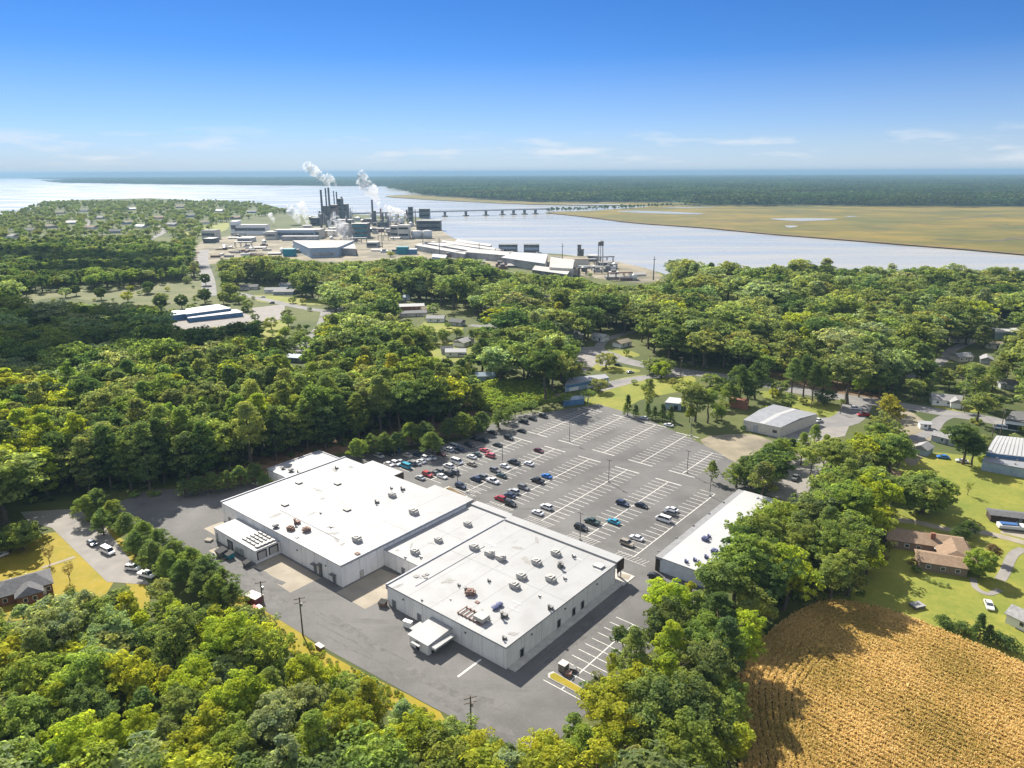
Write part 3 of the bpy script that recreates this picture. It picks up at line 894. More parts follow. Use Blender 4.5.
# lean-to porch
porch = MB().b2(-22.8, -16.6, -7.6, -0.06, 0, 2.75).build('porch', M['wall'], mall)
pr = MB()
pr.add([(-23.1, -7.9, 2.78), (-16.3, -7.9, 2.78), (-16.3, -0.07, 3.3), (-23.1, -0.07, 3.3), (-23.1, -7.9, 2.9), (-16.3, -7.9, 2.9), (-16.3, -0.07, 3.45), (-23.1, -0.07, 3.45)],
       [(3, 2, 1, 0), (4, 5, 6, 7), (0, 1, 5, 4), (1, 2, 6, 5), (2, 3, 7, 6), (3, 0, 4, 7)])
pr.build('porch_roof', M['roof_white'], porch)
MB().b2(-16.2, -14.6, -7.2, -0.8, 2.35, 2.5).b2(-16.2, -14.5, -7.3, -7.0, 1.9, 2.4).build_each('awning', M['roof_white'], porch)
MB().b2(-24.9, -23.2, -5.6, -2.2, 2.3, 2.45).b2(-21, -18.4, -8.8, -7.95, 2.1, 2.22).build_each('awning', M['roof_white'], porch)
MB().b2(-16.595, -16.54, -6.6, -5.4, 0.1, 2.2).b2(-16.595, -16.54, -4.2, -2.6, 0.9, 2.1).build_each('porch_window', M['dark'], porch)
MB().b2(-20.6, -19.4, -7.66, -7.603, 0.1, 2.1).build('porch_door', M['dark'], porch)

# rooftop units
unit_meshes = {}
def rooftop(kind, px, py, roof, z, s=1.0, m_='unit', rot=0.0, name=None):
    key = (kind, m_)
    nm = name or ['rooftop_unit', 'roof_vent', 'roof_pipe', 'roof_hatch'][kind]
    if key not in unit_meshes:
        o = rooftop_unit_mb(1.0, kind).build(nm, M[m_])
        unit_meshes[key] = o.data
    else:
        o = bpy.data.objects.new(nm, unit_meshes[key]); C.objects.link(o)
    a, b = AB(px, py, z)
    o.parent = roof
    o.location = (a, b, z)
    o.rotation_euler = (0, 0, rot)
    o.scale = (s, s, s)
    return o
zA, zB, zC, zn = HA + 0.22, HB_ + 0.22, HC + 0.22, 4.42
q6 = lambda x, y: (200 + x / 4, 480 + y / 4)
q2 = lambda x, y: (256 + x / 4, 330 + y / 4)
q7 = lambda x, y: (400 + x / 4, 500 + y / 4)
for x, y in ((340, 100), (550, 16), (395, 12), (588, 120)): rooftop(3, *q6(x, y), roofA, zA, 1.15, 'metal_dark')
for x, y in ((115, 699), (325, 615), (170, 610)): pass
rooftop(0, *q6(770, 66), roofA, zA, 1.1); rooftop(2, *q6(805, 42), roofA, zA, 1.6, 'metal_dark'); rooftop(2, *q6(762, 36), roofA, zA, 1.0, 'metal_dark')
rooftop(2, *q6(702, 94), roofA, zA, 1.5, 'metal_dark'); rooftop(0, *q6(857, 134), roofA, zA, 1.25); rooftop(1, *q6(303, 190), roofA, zA, 1.4, 'metal_dark')
rooftop(0, *q6(364, 200), roofA, zA, 0.95, 'rust', 0.3); rooftop(2, *q6(380, 178), roofA, zA, 2.0, 'rust'); rooftop(0, *q6(428, 204), roofA, zA, 1.0, 'rust', 1.2)
rooftop(3, *q6(388, 230), roofA, zA, 0.5, 'metal_dark'); rooftop(0, *q6(630, 244), roofA, zA, 1.2); rooftop(3, *q6(630, 296), roofA, zA, 0.7, 'rust')
rooftop(2, *q2(318, 556), roofA, zA, 1.3, 'metal_dark'); rooftop(2, *q6(480, 135), roofA, zA, 0.7, 'metal_dark'); rooftop(2, *q6(520, 190), roofA, zA, 0.8, 'metal')
rooftop(1, *q2(140, 566), roof_annex, zn, 1.5, 'metal_dark'); rooftop(1, *q2(108, 556), roof_annex, zn, 1.2, 'metal_dark'); rooftop(2, *q2(167, 574), roof_annex, zn, 1.5, 'metal_dark')
rooftop(0, *q6(955, 246), roofB, zB, 1.0); rooftop(0, *q6(862, 294), roofB, zB, 1.1); rooftop(0, *q7(272, 102), roofB, zB, 1.05)
rooftop(2, *q6(880, 312), roofB, zB, 0.9, 'metal'); rooftop(2, *q6(818, 312), roofB, zB, 0.8, 'metal')
for x, y in ((298, 196), (357, 220), (402, 238), (548, 256), (488, 313), (460, 350), (605, 323)): rooftop(0, *q7(x, y), roofC, zC, 1.15, rot=random.choice((0, 0, math.pi / 2, math.pi)))
rooftop(0, *q7(625, 220), roofC, zC, 1.15); rooftop(3, *q7(795, 266), roofC, zC, 1.4, 'metal'); rooftop(2, *q7(640, 274), roofC, zC, 2.2, 'metal_dark', 0.5)
rooftop(2, *q7(655, 318), roofC, zC, 1.1, 'metal'); rooftop(2, *q7(352, 328), roofC, zC, 1.0, 'metal_dark'); rooftop(2, *q7(690, 230), roofC, zC, 1.3, 'metal')
rooftop(0, *q7(284, 378), roofC, zC, 1.1, 'rust', 0.6); rooftop(2, *q7(262, 372), roofC, zC, 1.8, 'metal_dark'); rooftop(3, *q7(309, 410), roofC, zC, 0.55, 'rust')
rooftop(1, *q7(380, 436), roofC, zC, 1.25, 'blue_unit'); rooftop(1, *q7(398, 424), roofC, zC, 1.25, 'blue_unit'); rooftop(2, *q7(407, 474), roofC, zC, 2.0, 'metal_dark')
rooftop(2, *q7(595, 440), roofC, zC, 1.6, 'metal_dark'); rooftop(2, *q7(412, 560), roofC, zC, 1.2, 'metal_dark'); rooftop(2, *q7(232, 345), roofC, zC, 0.9, 'metal_dark')
rooftop(2, *q7(555, 388), roofC, zC, 0.8, 'metal'); rooftop(2, *q7(200, 400), roofC, zC, 0.5, 'metal'); rooftop(2, *q7(85, 404), roofC, zC, 0.6, 'metal_dark')
for x, y in ((95, 304), (108, 298), (103, 312), (64, 308)): rooftop(3, *q7(x, y), roofC, zC, 0.5, 'metal_dark')
# steel rack with condenser on the near roof, pipe racks on the dock roof
a0, b0 = AB(*q7(232, 455), zC); a1, b1 = AB(*q7(330, 498), zC)
rk = MB()
for k in range(7):
    a = a0 + (a1 - a0) * k / 6
    rk.b2(a - 0.12, a + 0.12, b0 - 0.2, b0 + 3.2, zC + 0.35, zC + 0.5)
rk.b2(a0 - 0.2, a1 + 0.2, b0 - 0.1, b0 + 0.1, zC + 0.1, zC + 0.34); rk.b2(a0 - 0.2, a1 + 0.2, b0 + 2.8, b0 + 3.0, zC + 0.1, zC + 0.34)
rk.build_each('steel_rack_bar', M['rust'], roofC)
MB().b2(a1 - 2.6, a1 + 0.3, b0 + 0.2, b0 + 2.7, zC + 0.5, zC + 1.5).build('condenser', M['unit'], roofC)
rk = MB()
for r_ in range(4):
    for c_ in range(5):
        a, b = -91.5 + r_ * 2.2, -8.9 + c_ * 1.25
        rk.b2(a, a + 1.7, b, b + 0.55, 4.2, 4.5)
for r_ in range(4): rk.b2(-91.4 + r_ * 2.2, -91.2 + r_ * 2.2, -9.3, -3.3, 4.13, 4.2)
rk.b2(-84.4, -83.4, -9.2, -4.0, 4.14, 4.55)
rk.build_each('condenser_coil', M['metal_dark'], roof_dock)

# second white store row at the right of the car park
row = thing('store_row', 'low white roofed store row half hidden under trees beside the car park', 'building', (O.x, O.y, 0), TH)
MB().b2(6.4, 19.6, 57.6, 113, 0, 4.2).build('wall', mat('blue_grey_block', (0.50, 0.53, 0.56), 0.85, var=0.1, scale=0.6), row)
rowroof = MB().b2(7.0, 19.8, 57.4, 113.2, 4.2, 4.45).build('roof', M['roof_clean'], row)
MB().b2(5.0, 6.95, 57.4, 113.2, 3.7, 4.35).build('canopy', mat('canopy_grey', (0.22, 0.22, 0.22), 0.8, var=.1, scale=.5), row)
en = MB().b2(5.2, 6.3, 57.9, 60.5, 0.05, 3.0).build('entrance', M['tan_shop'], row)
MB().b2(5.05, 6.35, 57.5, 57.85, 0, 3.65).b2(5.0, 5.2, 57.86, 60.6, 2.9, 3.65).build('entrance_frame', M['wood_dark'], en)
q5 = lambda x, y: (640 + x / 6.4, 460 + y / 6.4)
for x, y in ((120, 586), (235, 498), (343, 420), (444, 343), (536, 272)):
    a, b = AB(*q5(x, y), 4.4)
    MB().b2(a - 0.25, a + 0.15, b - 0.35, b + 0.35, 4.36, 4.6).build('canopy_light', M['metal_dark'], row)
for x, y, s in ((420, 515, 1.2), (436, 498, 1.0), (290, 660, 1.0), (345, 650, 1.0), (375, 660, 0.8), (418, 632, 1.1), (480, 595, 1.3), (520, 600, 1.0)):
    rooftop(2 if s < 1.2 else 0, *q5(x, y), rowroof, 4.45, s * 1.3 if s < 1.2 else 0.9, 'blue_unit')

# ------------------------------------------------------------------ houses and sheds
def frame_from(p, q):
    d = Vector((q[0] - p[0], q[1] - p[1]))
    return d.length, math.atan2(d.y, d.x)
def gable(bw, br, L, D, h, rh, x0=0, y0=0, along=True, hip=0.0, ov=0.4):
    """adds one wing (walls to bw, roof to br): L along x and D along y, ridge along x (or y)"""
    bw.b2(x0 - L / 2, x0 + L / 2, y0 - D / 2, y0 + D / 2, 0, h)
    def T(a, b, z): return (x0 + a, y0 + b, z) if along else (x0 + b, y0 + a, z)
    l, d = (L, D) if along else (D, L)
    l2, d2 = l / 2 + ov, d / 2 + ov
    i = hip * d2
    vs = [T(-l2, -d2, h), T(l2, -d2, h), T(l2, d2, h), T(-l2, d2, h), T(-l2 + i, 0, h + rh), T(l2 - i, 0, h + rh)]
    vs += [(v[0], v[1], v[2] - 0.15) for v in vs[:4]]
    fs = [(0, 1, 5, 4), (2, 3, 4, 5), (1, 2, 5), (3, 0, 4), (9, 8, 7, 6), (0, 6, 7, 1), (1, 7, 8, 2), (2, 8, 9, 3), (3, 9, 6, 0)]
    if not along: fs = [f[::-1] for f in fs]
    br.add(vs, fs)
def windows(root, L, D, n, m_=None, y=None, z=1.0):
    for i in range(n):
        x = -L / 2 + L * (i + 0.5) / n
        wf = MB().b2(x - 0.55, x + 0.55, -D / 2 - 0.05, -D / 2 - 0.004, z, z + 1.15).build('window', M['white_paint'], root)
        MB().b2(x - 0.45, x + 0.45, -D / 2 - 0.08, -D / 2 - 0.052, z + 0.1, z + 1.05).build('pane', M['glass'], wf)
def house(label, px, py, rz, L, D, h=2.7, rh=1.6, wm='cream', rm='shingle_pale', hip=0.0, nwin=3, wing=None, cat='house', name='house', chimney=False, group=None):
    if rm == 'white_paint': rm = 'roof_clean'
    g = G(px, py)
    r = thing(name, label, cat, g, rz, group)
    bw, br = MB(), MB()
    gable(bw, br, L, D, h, rh, hip=hip)
    if wing:
        x0, y0, l, d = wing
        gable(bw, br, l, d, h - 0.02, rh * 0.85, x0, y0, along=False)
    bw.build('wall', M[wm], r)
    rf = br.build('roof', M[rm], r)
    if nwin: windows(r, L, D, nwin)
    db = MB().b2(L * 0.05 + 0.9, L * 0.05 + 1.8, -D / 2 - 0.06, -D / 2 - 0.003, 0.1, 2.1).build('door', M['door'], r)
    if chimney: MB().b2(L * 0.1, L * 0.1 + 0.9, -0.1, 0.8, h, h + rh + 1.2).build('chimney', M['brick'], rf)
    return r
def shed_from(label, corners, h, wm, rm, cat='building', name='warehouse', overh=0.25, mono=0.0, ridge=None, doors=()):
    """flat or low roofed building from its roof corners in the survey picture: near left, near right, far right, far left"""
    if rm == 'white_paint': rm = 'roof_clean'
    P = [G(x, y, h) for x, y in corners]
    c = sum(P, Vector()) / len(P)
    r = thing(name, label, cat, (c.x, c.y, 0), math.atan2(P[1].y - P[0].y, P[1].x - P[0].x))
    inv = Matrix.Rotation(-r.rotation_euler.z, 3, 'Z')
    L = [inv @ (p - Vector((c.x, c.y, h))) for p in P]
    b = MB(); b.prism([(p.x, p.y) for p in L], 0, h)
    b.build('wall', M[wm], r)
    k = 1.0
    b = MB()
    n = len(L)
    Lo = [p + p.normalized() * overh for p in L]
    if ridge:
        m1 = (Lo[0] + Lo[3]) / 2; m2 = (Lo[1] + Lo[2]) / 2
        vs = [(p.x, p.y, h) for p in Lo] + [(m1.x, m1.y, h + ridge), (m2.x, m2.y, h + ridge)]
        b.add(vs, [(0, 1, 5, 4), (2, 3, 4, 5), (1, 2, 5), (3, 0, 4), (3, 2, 1, 0)])
    else:
        b.prism([(p.x, p.y) for p in Lo], h, h + 0.3)
    rf = b.build('roof', M[rm], r)
    for (f0, f1, z0, z1, mm) in doors:
        a, bb = L[0].lerp(L[1], f0), L[0].lerp(L[1], f1)
        y = min(a.y, bb.y)
        MB().b2(a.x, bb.x, y - 0.08, y - 0.01, z0, z1).build('door' if z0 < 0.5 else 'window', M[mm], r)
    r['_h'] = h
    return r, rf, L

# brown ranch house on the right lawn
p0, p1 = G(888, 530, 3.6), G(964, 541, 3.6)
p0.z = p1.z = 0
ln, an = frame_from(p0, p1)
mid = (p0 + p1) / 2
rh_ = thing('house', 'sprawling brown shingled ranch house with brick chimney on the lawn', 'house', mid, an)
bw, br = MB(), MB()
gable(bw, br, ln + 1, 8.0, 2.7, 1.7, 0, 0, True, 0.25)
gable(bw, br, 8.4, 12, 2.68, 1.65, ln / 2 - 3.3, -4.2, False, 0.5)
gable(bw, br, 11.5, 6.6, 2.66, 1.3, ln / 2 - 7.5, -11.5, True, 0.1)
bw.build('wall', M['tan_wall'], rh_)
rf = br.build('roof', M['shingle_brown'], rh_)
MB().b2(1.0, 2.2, -1.9, -1.0, 2.7, 5.4).build('chimney', M['brick'], rf)
MB().b2(1.6, 4.2, -5.6, -4.1, 2.4, 2.5).build('skylight', M['roof_sky'], rf)
MB().b2(-1.5, 2.2, -9.5, -6.0, 0.02, 0.5).build('deck', M['orange'], rh_)
for x in (-8, -5, -2): 
    f_ = MB().b2(x - 0.6, x + 0.6, -4.06, -4.004, 0.9, 2.0).build('window', M['white_paint'], rh_)
    MB().b2(x - 0.5, x + 0.5, -4.09, -4.062, 1.0, 1.9).build('pane', M['glass'], f_)
for x in (ln / 2 - 11, ln / 2 - 7.5, ln / 2 - 4):
    f_ = MB().b2(x - 0.6, x + 0.6, -14.87, -14.804, 0.9, 2.0).build('window', M['white_paint'], rh_)
    MB().b2(x - 0.5, x + 0.5, -14.9, -14.872, 1.0, 1.9).build('pane', M['glass'], f_)

# grey roofed house at the left edge
p0, p1 = G(-8, 591, 3), G(50, 575, 3)
p0.z = p1.z = 0
ln, an = frame_from(p0, p1)
gh = thing('house', 'grey shingled house with hipped roof on dry yard by the side street', 'house', (p0 + p1) / 2, an)
bw, br = MB(), MB()
gable(bw, br, ln, 8.5, 2.8, 2.0, 0, 0, True, 0.75)
gable(bw, br, 5.5, 6, 2.78, 1.5, 1.2, -4.2, False, 0.6)
bw.build('wall', M['brick'], gh)
rf = br.build('roof', M['shingle_grey'], gh)
MB().b2(-2.2, -2.0, 1.0, 1.2, 3.8, 4.6).build('vent_pipe', M['white_paint'], rf)
MB().b2(1.2, 1.4, 0.8, 1.0, 3.8, 4.8).build('vent_pipe', M['white_paint'], rf)
for x in (-6, -4, 0.2, 2.2, 5.4):
    y = -7.2 if 0 < x < 4 else -4.25
    f_ = MB().b2(x - 0.5, x + 0.5, y - 0.06, y - 0.004, 0.9, 2.1).build('window', M['white_paint'], gh)
    MB().b2(x - 0.4, x + 0.4, y - 0.09, y - 0.062, 1.0, 2.0).build('pane', M['glass'], f_)
MB().b2(4.0, 4.8, -4.31, -4.254, 0.1, 2.1).build('door', M['white_paint'], gh)

# metal warehouse beyond the car park
z7 = lambda x, y: (700 + x / 6.4, 350 + y / 6.4)
wh, rf, L_ = shed_from('wide metal warehouse with low grey two tone roof beyond the car park', [z7(280, 447), z7(515, 495), z7(750, 408), z7(470, 348)], 4.5, 'cream', 'roof_metal', ridge=0.9,
                       doors=((0.28, 0.42, 0.1, 3.2, 'grey_siding'), (0.8, 0.92, 1.6, 2.8, 'glass')))
m1, m2 = (L_[0] + L_[1]) / 2, (L_[3] + L_[2]) / 2
b = MB(); d = (m2 - m1)
b.add([(m1.x - 1.1, m1.y, 4.56), (m1.x + 1.1, m1.y, 4.56), (m1.x * .5 + m2.x * .5 + 1.1, (m1.y + m2.y) / 2, 5.46), (m1.x * .5 + m2.x * .5 - 1.1, (m1.y + m2.y) / 2, 5.46),
       (m2.x + 1.1, m2.y, 4.56), (m2.x - 1.1, m2.y, 4.56)], [(0, 1, 2, 3), (3, 2, 4, 5)])
b.build('pale_roof_panel', M['roof_sky'], rf)
# blue and white hall at the right edge
z2 = lambda x, y: (864 + x / 6.4, 380 + y / 6.4)
bh, rf, L_ = shed_from('pale blue metal hall with white ribbed roof and lower lean-to beside lawn', [z2(783, 465), z2(1180, 510), z2(1150, 385), z2(850, 356)], 5.2, 'blue_siding', 'roof_metal', ridge=0.7)
rb = MB()
for k in range(14):
    f0 = (k + 0.5) / 14
    a, c = L_[0].lerp(L_[1], f0), L_[3].lerp(L_[2], f0); mm = (a + c) / 2
    rb.add([(a.x - .5, a.y, 5.3), (a.x + .5, a.y, 5.3), (mm.x + .5, mm.y, 6.0), (mm.x - .5, mm.y, 6.0), (c.x + .5, c.y, 5.3), (c.x - .5, c.y, 5.3)], [(0, 1, 2, 3), (3, 2, 4, 5)])
rb.build('skylight', M['roof_sky'], rf)
lt, rf, _ = shed_from('long low grey blue lean-to with pale flat roof at the lawn edge', [z2(757, 522), z2(1250, 610), z2(1230, 520), z2(783, 490)], 3.4, 'blue_pale', 'roof_metal', name='lean_to_shed')
for x, y in ((850, 505), (965, 540), (980, 515)):
    a = G(*z2(x, y), 3.7)
    inv = lt.matrix_basis.inverted() @ a
    MB().cyl((inv.x, inv.y), 0.35, 3.7, 4.3, 8).build('roof_vent', M['metal'], rf)
# blue fronted low shop
zb = lambda x, y: (540 + x / 6.4, 320 + y / 6.4)
shed_from('low white flat roofed shop with bright blue fascia beyond the car park', [zb(160, 418), zb(440, 372), zb(415, 350), zb(190, 372)], 3.6, 'blue_pale', 'roof_metal', 'shop', 'shop',
          doors=((0.02, 0.96, 2.2, 3.4, 'blue_siding'), (0.1, 0.3, 0.1, 1.9, 'white_paint'), (0.5, 0.8, 0.3, 1.9, 'white_paint')))
shed_from('low pale blue shed behind small trees at the car park corner', [zb(150, 520), zb(280, 505), zb(285, 485), zb(170, 495)], 2.6, 'blue_siding', 'blue_pale', 'shed', 'shed')
shed_from('small white roofed block shed beside the broken tree', [zb(800, 530), zb(905, 540), zb(900, 505), zb(830, 497)], 3.0, 'blue_pale', 'white_paint', 'shed', 'shed', doors=((0.55, 0.8, 0.1, 2.2, 'dark'),))
shed_from('small brick hut between pines at the metal warehouse', [z7(190, 325), z7(310, 345), z7(310, 315), z7(200, 300)], 3.0, 'brick', 'brick', 'hut', 'hut')
# fuel station and houses at the right
zr = lambda x, y: (864 + x / 6.4, 300 + y / 6.4)
shed_from('white roadside shop with grey roof at the right edge of the road', [zr(905, 770), zr(1120, 800), zr(1120, 720), zr(950, 715)], 4.0, 'white_paint', 'shingle_grey', 'shop', 'shop', doors=((0.05, 0.6, 0.4, 2.6, 'glass'),))
shed_from('long blue and white roofed workshop among trees at far right', [zr(840, 212), zr(1000, 205), zr(1000, 180), zr(840, 185)], 4, 'blue_pale', 'white_paint', 'workshop', 'workshop')
house('white gabled cottage with grey roof between trees by the road', *zr(525, 665), R(-20), 13, 8, 2.8, 2.0, 'white_paint', 'shingle_pale', wing=(3.0, -3.5, 5, 6), nwin=3)
house('small grey roofed cottage deep in trees left of the white cottage', *zr(620, 385), R(15), 10, 7, 2.8, 1.8, 'cream', 'shingle_pale')
house('small grey roofed shed beyond the pale cottage in the trees', *zr(780, 400), R(60), 9, 6, 2.6, 1.6, 'grey_siding', 'shingle_pale', name='shed', cat='shed', nwin=1)
house('long tan roofed house at the bend of the lane right', *zr(625, 265), R(5), 15, 7, 2.8, 1.5, 'cream', 'sand')
house('tan roofed cottage under trees beside the far lane', *zr(825, 305), R(-25), 9, 6, 2.7, 1.5, 'cream', 'sand', nwin=2)
house('brown roofed hut tucked beside the big round lawn tree', 888, 480, R(-30), 6.5, 5.5, 2.5, 1.4, 'brick', 'shingle_brown', nwin=1, name='hut', cat='hut')
house('little grey roofed shed among parked cars on the lawn', 922.5, 453, R(40), 6, 5, 2.6, 1.5, 'blue_pale', 'shingle_pale', nwin=1, name='shed', cat='shed')
house('small white kiosk beside the driveway mouth', 924, 428, R(-15), 4, 3.5, 2.4, 0.8, 'white_paint', 'white_paint', nwin=1, name='kiosk', cat='kiosk')
house('grey roofed outbuilding left of the tall driveway tree', 944, 442, R(-50), 8, 5, 2.6, 1.3, 'grey_siding', 'shingle_pale', nwin=1, name='outbuilding', cat='shed')
house('pale house roof shaded by trees above the roadside shop', 1012, 388, R(-20), 12, 8, 2.8, 1.7, 'grey_siding', 'shingle_grey')
house('white walled shed at the right edge of the lawn', 1026, 627, R(-60), 7, 5, 2.6, 1.5, 'white_paint', 'shingle_pale', nwin=1, name='shed', cat='shed')
sh = house('dark timber shed with low roof beside the boat', 1010, 521, R(-18), 12, 4.5, 2.4, 0.6, 'wood_dark', 'shingle_grey', nwin=0, name='shed', cat='shed')
# mid distance houses
for lab, x, y, a, L0, D0, wm, rm, nm in (
    ('long white house with red brown roof in the clearing', 409, 309, 8, 24, 8, 'brick', 'white_paint', 'house'),
    ('low long mobile home with pale roof behind another', 413, 316, 12, 20, 6, 'cream', 'shingle_pale', 'house'),
    ('white two part cottage at the clearing middle', 436, 321, -5, 13, 9, 'white_paint', 'shingle_pale', 'house'),
    ('pale cottage against the wood at the clearing top', 428, 312, 20, 10, 7, 'cream', 'sand', 'house'),
    ('white shed on the bright clearing lawn', 456, 355.5, 0, 12, 6, 'white_paint', 'white_paint', 'shed'),
    ('grey small shed behind the shed on the lawn', 447, 353, 10, 7, 5, 'grey_siding', 'shingle_grey', 'shed'),
    ('white cottage half hidden by the ivy tree', 463, 345, 60, 11, 8, 'white_paint', 'shingle_pale', 'house'),
    ('tiny light blue shed under the ivy tree', 483, 380, 5, 12, 5, 'blue_pale', 'blue_pale', 'shed'),
    ('grey cottage beside the lane right of the clearing', 457, 325, -25, 10, 7, 'grey_siding', 'shingle_grey', 'house'),
    ('pale cottage with grey roof at the lane end', 492, 330, -15, 11, 7, 'cream', 'shingle_pale', 'house'),
    ('white wall of a cottage deep in the middle trees', 549, 299, 10, 14, 9, 'white_paint', 'shingle_grey', 'house'),
    ('low pale roofed cottage in the shade near the junction', 572, 337, -10, 16, 8, 'cream', 'shingle_grey', 'house'),
    ('white cottage beside the shrub at the junction', 600, 340, -40, 9, 7, 'white_paint', 'white_paint', 'house'),
    ('tan cottage with round bush by the junction lane', 622, 346, 40, 10, 7, 'white_paint', 'sand', 'house'),
    ('grey roofed bungalow leftmost of three by the curved road', 268, 293, 5, 16, 10, 'cream', 'shingle_grey', 'house'),
    ('white bungalow middle of three by the curved road', 268, 290, 5, 20, 10, 'white_paint', 'shingle_pale', 'house'),
    ('grey bungalow rightmost of three by the curved road', 284, 295, 0, 18, 10, 'grey_siding', 'shingle_pale', 'house'),
    ('blue tinted cottage in the shade above the curved road', 288, 287, 0, 14, 8, 'blue_pale', 'shingle_grey', 'house'),
    ('pale blue shed in the dark wood beside the field', 296, 361, -15, 10, 6, 'blue_pale', 'blue_pale', 'shed'),
    ('white cottage at the curved road among trees', 322, 287, -10, 14, 9, 'cream', 'shingle_grey', 'house'),
    ('white cottage left of the tall trees near the mill fence', 402, 300, 20, 12, 8, 'white_paint', 'blue_pale', 'house')):
    if 'middle of three' in lab: x, y = 277, 292
    if 'leftmost of three' in lab: x, y = 250, 289
    if 'rightmost of three' in lab: x, y = 285, 294
    house(lab, x, y, R(a), L0, D0, 2.8, 1.6, wm, rm, nwin=2, name=nm, cat=nm)
# school like blue and white building at the left
sb, rf, L_ = shed_from('long low blue and white flat roofed school beside the meadow', [(186, 314.5), (231, 308.5), (218, 304.5), (186, 309)], 5, 'blue_siding', 'white_paint', 'school', 'school',
                       doors=((0.05, 0.95, 0.6, 2.2, 'blue_pale'),))
shed_from('low white front wing of the blue school', [(188, 318.5), (243, 312.5), (236, 309.5), (188, 315)], 3.0, 'blue_siding', 'white_paint', 'school wing', 'school_wing')
shed_from('small blue end wing of the school by the trees', [(170, 316), (186, 314), (186, 310.5), (172, 311)], 4.0, 'blue_siding', 'blue_pale', 'school wing', 'school_wing')
# town houses on the point
TOWN = [(12, 238, 'house'), (30, 232, 'house'), (50, 228, 'house'), (72, 224, 'house'), (92, 229, 'house'), (101, 219, 'house'), (115, 233, 'house'), (128, 224, 'house'), (141, 228, 'house'), (158, 219, 'house'),
        (173, 226, 'house'), (190, 217, 'house'), (205, 224, 'house'), (220, 212, 'house'), (236, 219, 'house'), (252, 213, 'house'), (84, 212, 'house'), (60, 214, 'house'), (132, 210, 'house'), (180, 208, 'house')]
tint_words = ['white', 'cream', 'grey', 'pale blue']
for i, (x, y, _) in enumerate(TOWN):
    wm = ['white_paint', 'cream', 'grey_siding', 'blue_pale'][i % 4]
    rm = ['shingle_pale', 'shingle_grey', 'sand', 'white_paint', 'shingle_brown'][i % 5]
    rw = ['pale', 'dark grey', 'tan', 'white', 'brown'][i % 5]
    house('%s walled town house with %s roof among the trees on the point' % (tint_words[i % 4], rw), x, y, R(random.choice((-20, 70, 10))), 24, 15, 4.0, 2.8, wm, rm, nwin=0, group='small houses of the town on the point')

# ================================================================== the mill on the river
def block(label, x0, x1, y0, y1, depth, wm, rm=None, name='mill_building', cat='building', bands=0, rz=0.0, dark=None, group=None):
    """a building whose near foot runs from picture x0 to x1 on line y0 and whose top is at y1"""
    a, b = G(x0, y0), G(x1, y0)
    L, an = frame_from(a, b)
    h = height_at((x0 + x1) / 2, y0, y1)
    r = thing(name, label, cat, (a + b) / 2, an + rz, group)
    wo = MB().b2(-L / 2, L / 2, 0, depth, 0, h).build('wall', M[wm], r)
    MB().b2(-L / 2 - .3, L / 2 + .3, -.3, depth + .3, h, h + 0.6).build('roof', M[rm or wm], r)
    if bands:
        bd = MB()
        for k in range(bands):
            z = h * (k + 0.55) / bands
            bd.b2(-L / 2 + 1, L / 2 - 1, -0.3, -0.02, z - h * 0.12 / bands, z + h * 0.18 / bands)
        bd.build('window_band', M[dark or 'dark'], r)
    return r, L, h
def stack(label, x, y0, y1, wpx, wm='stack', name='smokestack', taper=0.8):
    g = G(x, y0)
    h = height_at(x, y0, y1)
    rr = wpx * 0.5 * math.hypot(g.y, H) / F
    r = thing(name, label, 'smokestack', g)
    MB().cyl((0, 0), rr, 0, h, 14, rr * taper).build('shaft', M[wm], r)
    b = MB()
    for f in (0.35, 0.7, 0.985): b.cyl((0, 0), rr * (1.12 - (1 - taper) * f), h * f - 1, h * f + 0.6, 14)
    b.build('platform', M['metal_dark'], r)
    return r
def tank(label, x, y0, y1, wpx, wm='tank', name='storage_tank'):
    g = G(x, y0)
    h = height_at(x, y0, y1)
    rr = wpx * 0.5 * math.hypot(g.y, H) / F
    r = thing(name, label, 'tank', (g.x, g.y + rr, 0))
    MB().cyl((0, 0), rr, 0, h, 24).build('shell', M[wm], r, True)
    MB().cyl((0, 0), rr * 1.02, h, h + rr * 0.16, 24, rr * 0.2).build('roof', M['industrial_roof'], r)
    return r
b2 = lambda x, y: (290 + x / 7.314, 160 + y / 7.314)
b3 = lambda x, y: (400 + x / 7.314, 190 + y / 7.314)
b4 = lambda x, y: (520 + x / 7.314, 220 + y / 7.314)
b1 = lambda x, y: (180 + x / 7.314, 200 + y / 7.314)
for lab, x, y0, y1, wd in (('grey smokestack leftmost of the tall group with steam', 243, 470, 218, 17), ('thin pale smokestack second from left in the tall group', 277, 465, 206, 12),
                           ('dark tall smokestack third from left in the tall group', 298, 460, 202, 16), ('short thin stack fourth from left in the tall group', 333, 440, 226, 9),
                           ('thin stack fifth from left on the dark tower block', 353, 440, 232, 11), ('short thick stack rightmost over the dark tower block', 387, 430, 268, 15),
                           ('lone dark smokestack with a big white steam plume', 609, 480, 290, 16)):
    x_, y0_ = b2(x, y0); _, y1_ = b2(x, y1)
    stack(lab, x_, y0_, y1_, wd / 7.314)
x_, y0_ = b2(624, 478)
stack('thick lower stack against the lone smokestack', x_, y0_, b2(0, 372)[1], 24 / 7.314)
for lab, x in (('thick grey absorber tower left under the tall stacks', 262), ('thick grey absorber tower right under the tall stacks', 292)):
    x_, y0_ = b2(x, 470); stack(lab, x_, y0_, b2(0, 335)[1], 24 / 7.314, 'metal_dark', 'absorber_tower', 0.95)
def B2(lab, x0, x1, y0, y1, depth, wm, rm=None, bands=0, f=b2, **k):
    a = f(x0, y0); c = f(x1, y1)
    return block(lab, a[0], c[0], a[1], c[1], depth, wm, rm, bands=bands, **k)
